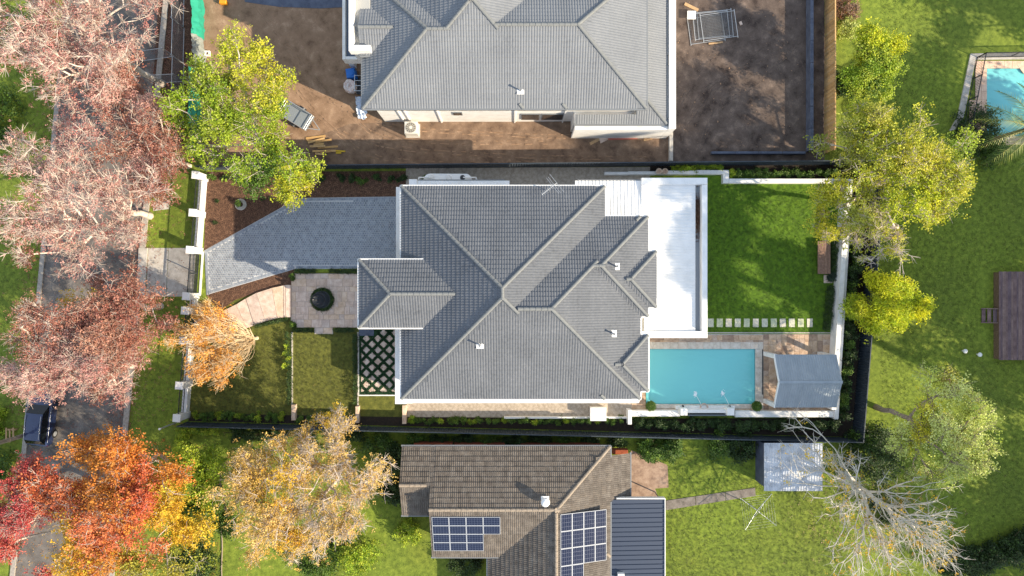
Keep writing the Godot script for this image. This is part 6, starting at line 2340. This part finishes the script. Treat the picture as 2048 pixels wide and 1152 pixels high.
	tree("jacaranda_tree", "leafy lime green tree over the fence between site and mulch bed", "tree", "", {base = [540, 292], r = 0.22, fork = 2.2, tips = 520, per_tip = 18, size = 0.78, spread = 0.36, twigs = 3, bark = W, twig = 0.017, thin = 0.25, lobes = [[455, 120, 7, 2.2, 1.2, ygreen, 1.0], [510, 135, 7, 1.9, 1.1, ygreen, 1.0], [425, 165, 7, 2.0, 1.2, GREEN_LIME, 1.0], [400, 220, 7, 2.2, 1.2, GREEN_LIME, 1.0], [385, 265, 6.5, 1.9, 1.2, GREEN_LIME, 1.0], [450, 240, 7.5, 2.2, 1.2, GREEN_LIME, 1.0], [540, 195, 7, 2.0, 1.2, ygreen, 1.0], [520, 250, 7, 2.3, 1.3, GREEN_LIME, 1.0], [470, 295, 6.5, 2.2, 1.2, GREEN_LIME, 1.0], [560, 315, 6, 2.5, 1.3, GREEN_LIME, 1.0], [600, 345, 5.5, 1.7, 1.1, ygreen, 1.0], [585, 390, 5, 1.2, 1.0, ygreen, 1.0], [500, 340, 5.5, 1.8, 1.1, GREEN_MID, 1.0], [380, 300, 5, 1.3, 1.0, GREEN_MID, 0.8]]})
	tree("autumn_tree", "orange leaved tree fanning from a pale trunk on the front lawn", "tree", "", {base = [514, 676], r = 0.14, fork = 0.6, lean = 0.1, tips = 270, per_tip = 7, clump = 0.16, size = 0.66, spread = 0.28, twigs = 5, bark = gmat("bark_cream", [C(190, 164, 126), C(222, 200, 164), C(236, 220, 190)], 1.5, 0.03, 0.2, 0.5, 0.85, false, 0.0, 256), twig = 0.018, thin = 0.3, bf = 1.2, arch = 0.12, lobes = [[410, 620, 4.5, 1.5, 0.9, peach, 1.0], [400, 660, 5.5, 1.5, 1.0, peach, 1.0], [370, 690, 6, 1.3, 0.9, peach, 1.0], [420, 700, 5.5, 1.6, 1.0, peach, 0.9], [400, 740, 5.5, 1.6, 1.0, peach, 1.0], [445, 745, 4.5, 1.4, 0.9, peach, 1.0], [460, 690, 4.5, 1.4, 0.8, peach, 0.7], [480, 730, 3.5, 0.9, 0.7, peach, 0.7], [440, 650, 4, 1.2, 0.8, peach, 0.7]]})
	tree("yard_tree", "tall rounded bush tree with yellow green tips beside the paling fence", "tree", "", {base = [1722, 150], r = 0.15, fork = 1.2, tips = 260, per_tip = 22, size = 0.75, spread = 0.3, twigs = 1, bark = ms.bark_brown, lobes = [[1745, 95, 4.5, 1.6, 1.1, YELLOW_GREEN, 1.0], [1735, 135, 4.5, 1.9, 1.3, GREEN_LIME, 1.0], [1755, 150, 4, 1.6, 1.1, GREEN_LIME, 1.0], [1725, 170, 3.5, 1.4, 1.0, GREEN_MID, 1.0], [1775, 110, 4, 1.0, 0.9, YELLOW_GREEN, 1.0]]})
	tree("yard_tree", "large sprawling yellow green tree over the corner of the back garden", "tree", "", {base = [1748, 372], r = 0.28, fork = 2.0, tips = 640, per_tip = 15, size = 0.78, spread = 0.38, twigs = 4, bark = W, twig = 0.018, thin = 0.2, lobes = [[1755, 220, 6, 2.0, 1.2, ygreen, 0.8], [1735, 265, 6.5, 2.2, 1.2, olive, 0.7], [1800, 270, 7, 2.4, 1.4, ygreen, 1.0], [1850, 290, 7, 2.0, 1.3, ygreen, 1.0], [1680, 290, 6, 1.9, 1.1, olive, 0.8], [1760, 330, 7, 2.4, 1.4, ygreen, 1.0], [1835, 350, 7.5, 2.6, 1.4, ygreen, 1.0], [1900, 340, 7, 2.0, 1.2, ygreen, 1.0], [1890, 400, 6.5, 2.0, 1.2, ygreen, 1.0], [1820, 400, 7, 2.0, 1.2, YELLOW_GREEN, 1.0], [1660, 400, 5.5, 1.8, 1.1, ygreen, 0.9], [1650, 440, 5, 1.5, 1.0, ygreen, 0.9], [1700, 410, 6, 1.8, 1.1, olive, 0.7], [1740, 420, 6, 1.7, 1.0, olive, 0.6], [1920, 300, 6, 1.4, 1.0, GREEN_LIME, 0.9]]})
	tree("yard_tree", "nearly bare pale branched tree above the dark east fence", "tree", "", {base = [1752, 440], r = 0.14, fork = 1.8, tips = 200, per_tip = 4, size = 0.7, spread = 0.3, twigs = 5, bark = W, twig = 0.02, thin = 0.5, lobes = [[1745, 490, 5, 1.6, 0.9, ygreen, 1.0], [1790, 490, 5, 1.5, 0.9, ygreen, 1.0], [1735, 450, 5.5, 1.5, 0.9, olive, 1.0], [1700, 470, 4.5, 1.2, 0.8, ygreen, 0.8]]})
	tree("yard_tree", "golden yellow spiky bush spilling over the east fence", "tree", "", {base = [1752, 600], r = 0.1, fork = 0.7, tips = 260, per_tip = 18, size = 0.85, spread = 0.24, needle = true, twigs = 2, bark = ms.bark_brown, bf = 0.9, arch = 0.4, lobes = [[1780, 603, 3.2, 2.1, 1.2, YELLOW_GREEN, 1.0], [1740, 610, 2.8, 1.5, 1.0, YELLOW_GREEN, 1.0], [1820, 600, 3, 1.4, 0.9, YELLOW_GREEN, 1.0], [1780, 640, 2.8, 1.4, 0.9, YELLOW_GREEN, 1.0], [1775, 570, 3, 1.4, 0.9, YELLOW_GREEN, 1.0]]})
	tree("yard_tree", "pale green tree leaning from a bare brown trunk over the lawn", "tree", "", {base = [1752, 814], r = 0.2, fork = 4.2, lean = 0.15, tips = 420, per_tip = 9, size = 0.78, spread = 0.36, twigs = 4, bark = ms.bark_grey, twig = 0.018, thin = 0.2, lobes = [[1890, 800, 7, 2.0, 1.2, silver, 0.9], [1940, 830, 7, 1.8, 1.1, silver, 1.0], [1850, 850, 7, 1.7, 1.1, ygreen, 0.8], [1830, 900, 6.5, 1.6, 1.0, silver, 1.0], [1900, 890, 7.5, 2.2, 1.3, silver, 0.9], [1955, 890, 7, 1.7, 1.1, silver, 1.0], [1860, 945, 6, 1.2, 0.9, silver, 0.9], [1920, 930, 6.5, 1.6, 1.0, silver, 0.9], [1895, 770, 6, 1.1, 0.8, olive, 0.8]]})
	tree("bare_tree", "bare white branched tree with a few yellow leaves behind the shed", "tree", "", {base = [1683, 948], r = 0.24, fork = 3.0, tips = 560, per_tip = 2, clump = 0.3, size = 0.7, spread = 0.3, twigs = 3, twig_len = 1.1, bark = gmat("bark_bone", [C(176, 168, 156), C(208, 202, 190), C(228, 224, 214)], 1.5, 0.03, 0.2, 0.5, 0.85, false, 0.0, 256), twig = 0.02, thin = 0.75, bf = 0.75, arch = 1.6, lobes = [[1690, 920, 6.5, 1.8, 1.0, amber, 0.9], [1700, 1000, 6, 2.0, 1.0, amber, 1.0], [1760, 1040, 6.5, 2.2, 1.1, amber, 1.1], [1830, 1050, 6.5, 2.2, 1.1, amber, 1.1], [1740, 1100, 6, 2.2, 1.0, amber, 1.0], [1840, 1110, 6, 2.2, 1.0, amber, 1.0], [1880, 1090, 5.5, 1.6, 0.9, amber, 0.9], [1600, 900, 5.5, 1.8, 0.8, amber, 0.6], [1595, 850, 5, 1.1, 0.7, amber, 0.5], [1800, 985, 6, 1.5, 0.9, amber, 0.8], [1690, 960, 6, 1.4, 0.9, amber, 0.8]]})
	# shrubs and hedges in the neighbours' yards
	var sg := [
		["leafy_bush", "glossy dark green bush at the corner of the pale pool fence", 1945, 262, 1.9, 1.8, GREEN_DARK, 700, 0.9],
		["leafy_bush", "mixed green bush below the pale neighbour pool", 1965, 300, 1.5, 1.6, GREEN_MID, 500, 0.9],
		["leafy_bush", "dark bush between the paling fence and the yellow tipped tree", 1684, 170, 1.0, 1.5, GREEN_DARK, 420, 0.9],
		["leafy_bush", "dry pinkish bush at the top of the paling fence", 1688, 18, 1.1, 1.2, [L(0.2, 0.12, 0.08), L(0.36, 0.24, 0.16), L(0.42, 0.2, 0.1)], 380, 0.8],
		["leafy_bush", "pale grey green bush beside the paling fence", 1695, 66, 1.0, 1.1, silver, 320, 0.8],
		["leafy_bush", "big dark green bush behind the bare white tree", 1738, 905, 2.2, 2.6, GREEN_DARK, 1000, 1.0],
		["leafy_bush", "mid green bush under the corner of the dark east fence", 1722, 872, 1.0, 1.6, GREEN_MID, 420, 0.9],
		["leafy_bush", "dark bush beneath the bare white tree branches", 1760, 1010, 1.5, 1.6, GREEN_DARK, 420, 0.9],
		["leafy_bush", "bright clipped green bush at the corner of the brown tiled house", 1302, 895, 1.0, 1.7, GREEN_MID, 520, 0.85],
		["leafy_bush", "second bright clipped green bush next to the corner bush", 1340, 896, 1.0, 1.7, GREEN_MID, 520, 0.85],
		["leafy_bush", "small bright lime bush beside the front porch wall", 820, 1060, 1.0, 1.4, GREEN_LIME, 460, 0.8],
		["leafy_bush", "dark bush below the solar panels on the front slope", 930, 1120, 1.4, 1.2, GREEN_DARK, 420, 0.9],
		["leafy_bush", "dark green bush at the gable end of the brown roof", 800, 915, 1.3, 2.0, GREEN_DARK, 620, 0.95],
		["leafy_bush", "dark bush under the porch gable of the brown roof", 792, 975, 1.1, 1.7, GREEN_DARK, 480, 0.95],
		["leafy_bush", "lime and olive bush at the lower garden edge below the straw trees", 715, 1095, 2.0, 2.2, GREEN_LIME, 900, 0.9],
		["leafy_bush", "dark olive bush left of the lime bush below the straw trees".replace("left of", "next to"), 640, 1110, 1.8, 1.8, GREEN_MID, 700, 0.9],
		["leafy_bush", "dark green bush in the shade under the orange tree", 400, 1125, 2.0, 1.6, GREEN_DARK, 700, 0.95],
		["leafy_bush", "big round green bush on the far verge by the pink tree", 8, 235, 2.2, 2.6, GREEN_MID, 1000, 0.95],
		["leafy_bush", "green bush at the verge beneath the timber rack", 5, 945, 2.0, 2.2, GREEN_MID, 900, 0.95],
		["leafy_bush", "yellowish bush on the far verge above the timber rack", -4, 840, 1.2, 1.4, GREEN_LIME, 420, 0.9],
		["leafy_bush", "dark bush on the far verge opposite the crimson maple", 0, 1075, 1.6, 1.6, GREEN_DARK, 500, 0.95],
		["leafy_bush", "small mixed bush behind the solar panel house near the fence", 760, 895, 1.2, 1.5, GREEN_MID, 450, 0.9],
		["leafy_bush", "bushy fern at the back of the clothes line lawn", 1430, 888, 1.1, 1.0, GREEN_MID, 380, 0.9],
		["leafy_bush", "dark fern clump against the south fence beside the shed", 1480, 890, 1.2, 1.1, GREEN_DARK, 420, 0.9]]
	for q in sg:
		shrub(q[0], q[1], "", P(q[2], q[3]), Vector3(q[4], q[5], q[4]), q[6], q[7], q[8], false, "bush")
	for i in 7:
		shrub("leafy_bush", "dark shrub in the thicket at the far corner below the big lawn", "corner thicket shrubs", P(1915 + i * 24, 1128 - i * 9), Vector3(1.4, 1.8, 1.2), GREEN_DARK, 480, 0.95, false, "bush")
	for i in 9:
		shrub("leafy_bush", "dark bush in the gap between the south fence and the brown tiled house", "bushes behind the brown house", P(830 + i * 50, 876 + i * 0.6), Vector3(0.9, 0.9, 0.35), GREEN_DARK if i % 3 else GREEN_MID, 240, 0.8, false, "bush")
	hedge("hedge", "light green clipped hedge running from the front wall towards the road garden", "hedges at the street corner", P(370, 855), P(366, 915), 1.1, 1.0, GREEN_LIME, 220, 0.6)
	hedge("hedge", "light green clipped hedge along the fence by the street corner", "hedges at the street corner", P(385, 858), P(440, 860), 0.7, 0.9, GREEN_LIME, 160, 0.6)
	for i in 6:
		shrub("leafy_bush", "low dark bush along the neighbour side of the south fence", "bushes along the south fence", P(470 + i * 48, 866 + i), Vector3(1.0, 0.8, 0.5), GREEN_DARK, 240, 0.8, false, "bush")
	palm()
	lawn_grass()
	# garden hose on the south lawn
	var hs := MB.new()
	var prev := P(433, 1020)
	for i in range(1, 22):
		var f := i / 21.0
		var p := P(433 + sin(f * 5.0) * 5.0 + f * 18, 1020 + f * 150) + Vector3(0, 0.05, 0)
		hs.tube(prev, p, 0.05, 0.05, 6)
		prev = p
	single("fallen_branch", hs, ms.bark_grey, "thin wavy pale branch lying on the lawn under the lime tree", "branch", P(440, 1090))
	# tall trees outside the view whose shade lies on the big lawn
	var off := "tall trees beyond the big lawn"
	for q in [[2300, 120, 12.0], [2310, 440, 13.0], [2290, 560, 14.0], [2280, 660, 14.0], [2300, 740, 13.0], [2310, 830, 12.0], [2330, 1120, 13.0], [2320, 1240, 12.0], [2480, 600, 17.0], [2470, 720, 17.0]]:
		var lx: float = q[0]
		var lz: float = q[1]
		var at := g2(lx, lz)
		var lob := []
		rng.seed = int(lx + lz)
		for i in 9:
			var h: float = q[2] * rng.randf_range(0.45, 0.9)
			var k := CAM / (CAM - h)
			lob.append([1024 + (at.x + rng.randf_range(-1.5, 3.5)) * 25 * k, 576 + (at.y + rng.randf_range(-3.4, 3.4)) * 25 * k, h, 2.3, 1.6, GREEN_DARK, 1.0])
		tree("shade_tree", "tall dense dark evergreen standing beyond the edge of the big lawn", "tree", off, {base = [lx, lz], r = 0.3, fork = 4.0, tips = 260, per_tip = 8, size = 1.7, spread = 0.6, twigs = 0, bark = ms.bark_brown, lobes = lob})
	# very tall gums farther off: high crowns whose shade falls on the back lawn
	for q in [[2300, 830], [2310, 930], [2300, 1150]]:
		var at := g2(q[0], q[1])
		var lob := []
		rng.seed = int(q[0] + q[1])
		for i in 8:
			var h := rng.randf_range(21.6, 23.8)
			var k := CAM / (CAM - h)
			lob.append([1024 + (at.x + rng.randf_range(-3.0, 3.0)) * 25 * k, 576 + (at.y + rng.randf_range(-3.4, 3.4)) * 25 * k, h, 2.2, 0.9, GREEN_DARK, 1.0])
		tree("gum_tree", "very tall slender gum tree standing beyond the edge of the big lawn", "tree", "tall gums beyond the big lawn", {base = q, r = 0.35, fork = 16.0, tips = 260, per_tip = 12, size = 1.8, spread = 0.6, twigs = 0, bark = ms.bark_white, lobes = lob})
	# fallen leaves
	rng.seed = 55
	litter("fallen_leaves", "red and brown fallen leaves strewn over road and verges", 5200, func():
		var y := rng.randf_range(-40, 860)
		var x := rng.randf_range(60, 385)
		if rng.randf() < 0.45: x = 282 - 0.095 * (y - 500) + rng.randfn() * 16
		elif rng.randf() < 0.4: x = 92 - 0.095 * (y - 500) - absf(rng.randfn()) * 26
		return Vector2(x, y), [L(0.16, 0.05, 0.035), L(0.32, 0.12, 0.08), L(0.4, 0.22, 0.14)])
	litter("fallen_leaves", "orange and yellow fallen leaves under the blazing maple", 1800, func(): return Vector2(rng.randf_range(20, 440), rng.randf_range(880, 1180)), [L(0.34, 0.12, 0.03), L(0.5, 0.26, 0.06), L(0.45, 0.32, 0.1)])
	litter("fallen_leaves", "pale leaf litter under the bare white tree", 1500, func(): return Vector2(1760 + rng.randfn() * 70, 1030 + rng.randfn() * 60), [L(0.3, 0.2, 0.1), L(0.42, 0.3, 0.16)])
	litter("fallen_leaves", "dry leaves under the straw yellow trees", 1700, func(): return Vector2(600 + rng.randfn() * 80, 960 + rng.randfn() * 60), [L(0.3, 0.2, 0.08), L(0.45, 0.32, 0.14)])
func palm() -> void:
	var at := P(1958, 288)
	var t := thing("palm_tree", "tall palm with long arching fronds beside the pale pool", "palm tree", at)
	rng.seed = 23
	var h := 5.4
	var b := MB.new()
	for i in 10:
		b.tube(at + Vector3(0, h * i / 10.0, 0), at + Vector3(0, h * (i + 1) / 10.0, 0), 0.2 - i * 0.004, 0.17 - i * 0.004, 10)
	part(t, "trunk", b, ms.bark_brown)
	var fm := StandardMaterial3D.new()
	fm.vertex_color_use_as_albedo = true
	fm.roughness = 0.5
	fm.backlight_enabled = true
	fm.backlight = Color(0.5, 0.5, 0.5)
	mats["frond"] = fm
	for k in 15:
		var a := TAU * k / 15.0 + rng.randf_range(-0.15, 0.15)
		var d := Vector3(cos(a), 0, sin(a))
		var sd := Vector3(-sin(a), 0, cos(a))
		var ln := rng.randf_range(2.7, 3.4)
		var rise := rng.randf_range(0.3, 1.3)
		var f := MB.new()
		var dead := k == 9
		f.col = L(0.4, 0.36, 0.12)
		var prev := at + Vector3(0, h, 0)
		var n := 26
		for i in range(1, n + 1):
			var u := float(i) / n
			var p := at + Vector3(0, h, 0) + d * ln * u + Vector3(0, rise * sin(u * 2.2) - 1.5 * u * u, 0)
			f.tube(prev, p, 0.035 * (1.1 - u), 0.035 * (1.06 - u), 4)
			prev = p
			if u > 0.12:
				for s in [-1.0, 1.0]:
					f.col = pick([L(0.1, 0.16, 0.03), L(0.24, 0.3, 0.06), L(0.42, 0.42, 0.1)])
					var tip: Vector3 = p + sd * s * 0.62 * sin(PI * (0.12 + u * 0.8)) + d * 0.32 - Vector3(0, 0.25 + 0.15 * rng.randf(), 0)
					f.tri(p - d * 0.035, tip, p + d * 0.035)
				f.col = L(0.4, 0.36, 0.12)
		part(t, "frond", f, fm)

# short blades over the lawns
func lawn_grass() -> void:
	rng.seed = 101
	var b := MB.new()
	for i in 9:
		var o := Vector3(rng.randf_range(-0.09, 0.09), 0, rng.randf_range(-0.09, 0.09))
		var a := rng.randf() * TAU
		var d := Vector3(cos(a), 0, sin(a))
		b.col = Color.WHITE * rng.randf_range(0.8, 1.2)
		b.tri_out(o - d.cross(Vector3.UP) * 0.012, o + d.cross(Vector3.UP) * 0.012, o + d * rng.randf_range(0.03, 0.08) + Vector3.UP * rng.randf_range(0.03, 0.07), Vector3.UP)
	var m := b.mesh()
	var zones := [["lawn_turf", "short green turf of the enclosed back lawn", [1416, 368, 1655, 664], 9000, [L(0.06, 0.12, 0.01), L(0.1, 0.18, 0.015), L(0.16, 0.24, 0.03)], 0.022],
		["lawn_turf", "short olive turf of the front lawns", [388, 655, 712, 826], 7000, [L(0.07, 0.08, 0.02), L(0.12, 0.13, 0.03), L(0.18, 0.18, 0.05)], 0.006],
		["lawn_turf", "olive grass of the big lawn behind the east fence", [1760, 0, 2060, 1160], 24000, [L(0.1, 0.15, 0.02), L(0.17, 0.22, 0.03), L(0.26, 0.28, 0.06)], 0.0],
		["lawn_turf", "grass of the clothes line lawn", [1335, 890, 1700, 1160], 10000, [L(0.07, 0.11, 0.02), L(0.12, 0.16, 0.03), L(0.2, 0.21, 0.06)], 0.0],
		["lawn_turf", "grass of the street verges", [0, -10, 390, 900], 9000, [L(0.08, 0.11, 0.02), L(0.13, 0.16, 0.03), L(0.2, 0.2, 0.06)], 0.0]]
	for z in zones:
		var o := Node3D.new()
		o.name = numbered(z[0])
		add_child(o)
		var pl := []
		for i in z[3]:
			var px: float = rng.randf_range(z[2][0], z[2][2])
			var py: float = rng.randf_range(z[2][1], z[2][3])
			if z[2][0] == 0 and px > 80.0 - 0.095 * (py - 500.0) and px < 294.0 - 0.095 * (py - 500.0): continue
			if z[2][0] == 0 and (py < 290 and px > 280 or py > 490 and py < 596 and px > 250): continue
			if z[2][0] == 388 and px > 505 - (py - 655) * 0.3 and py < 664 or z[2][0] == 388 and px > 574 and px < 590: continue
			if z[2][0] == 1760 and py < 290 and px > 1895: continue
			if z[2][0] == 1760 and px > 1955 and py > 540 and py < 722: continue
			pl.append([P(px, py) + Vector3(0, z[5], 0), rng.randf_range(0.5, 1.2), pick(z[4])])
		leaves(o, "blades", pl, m)
		tag(o, z[1], "grass", "", "stuff")
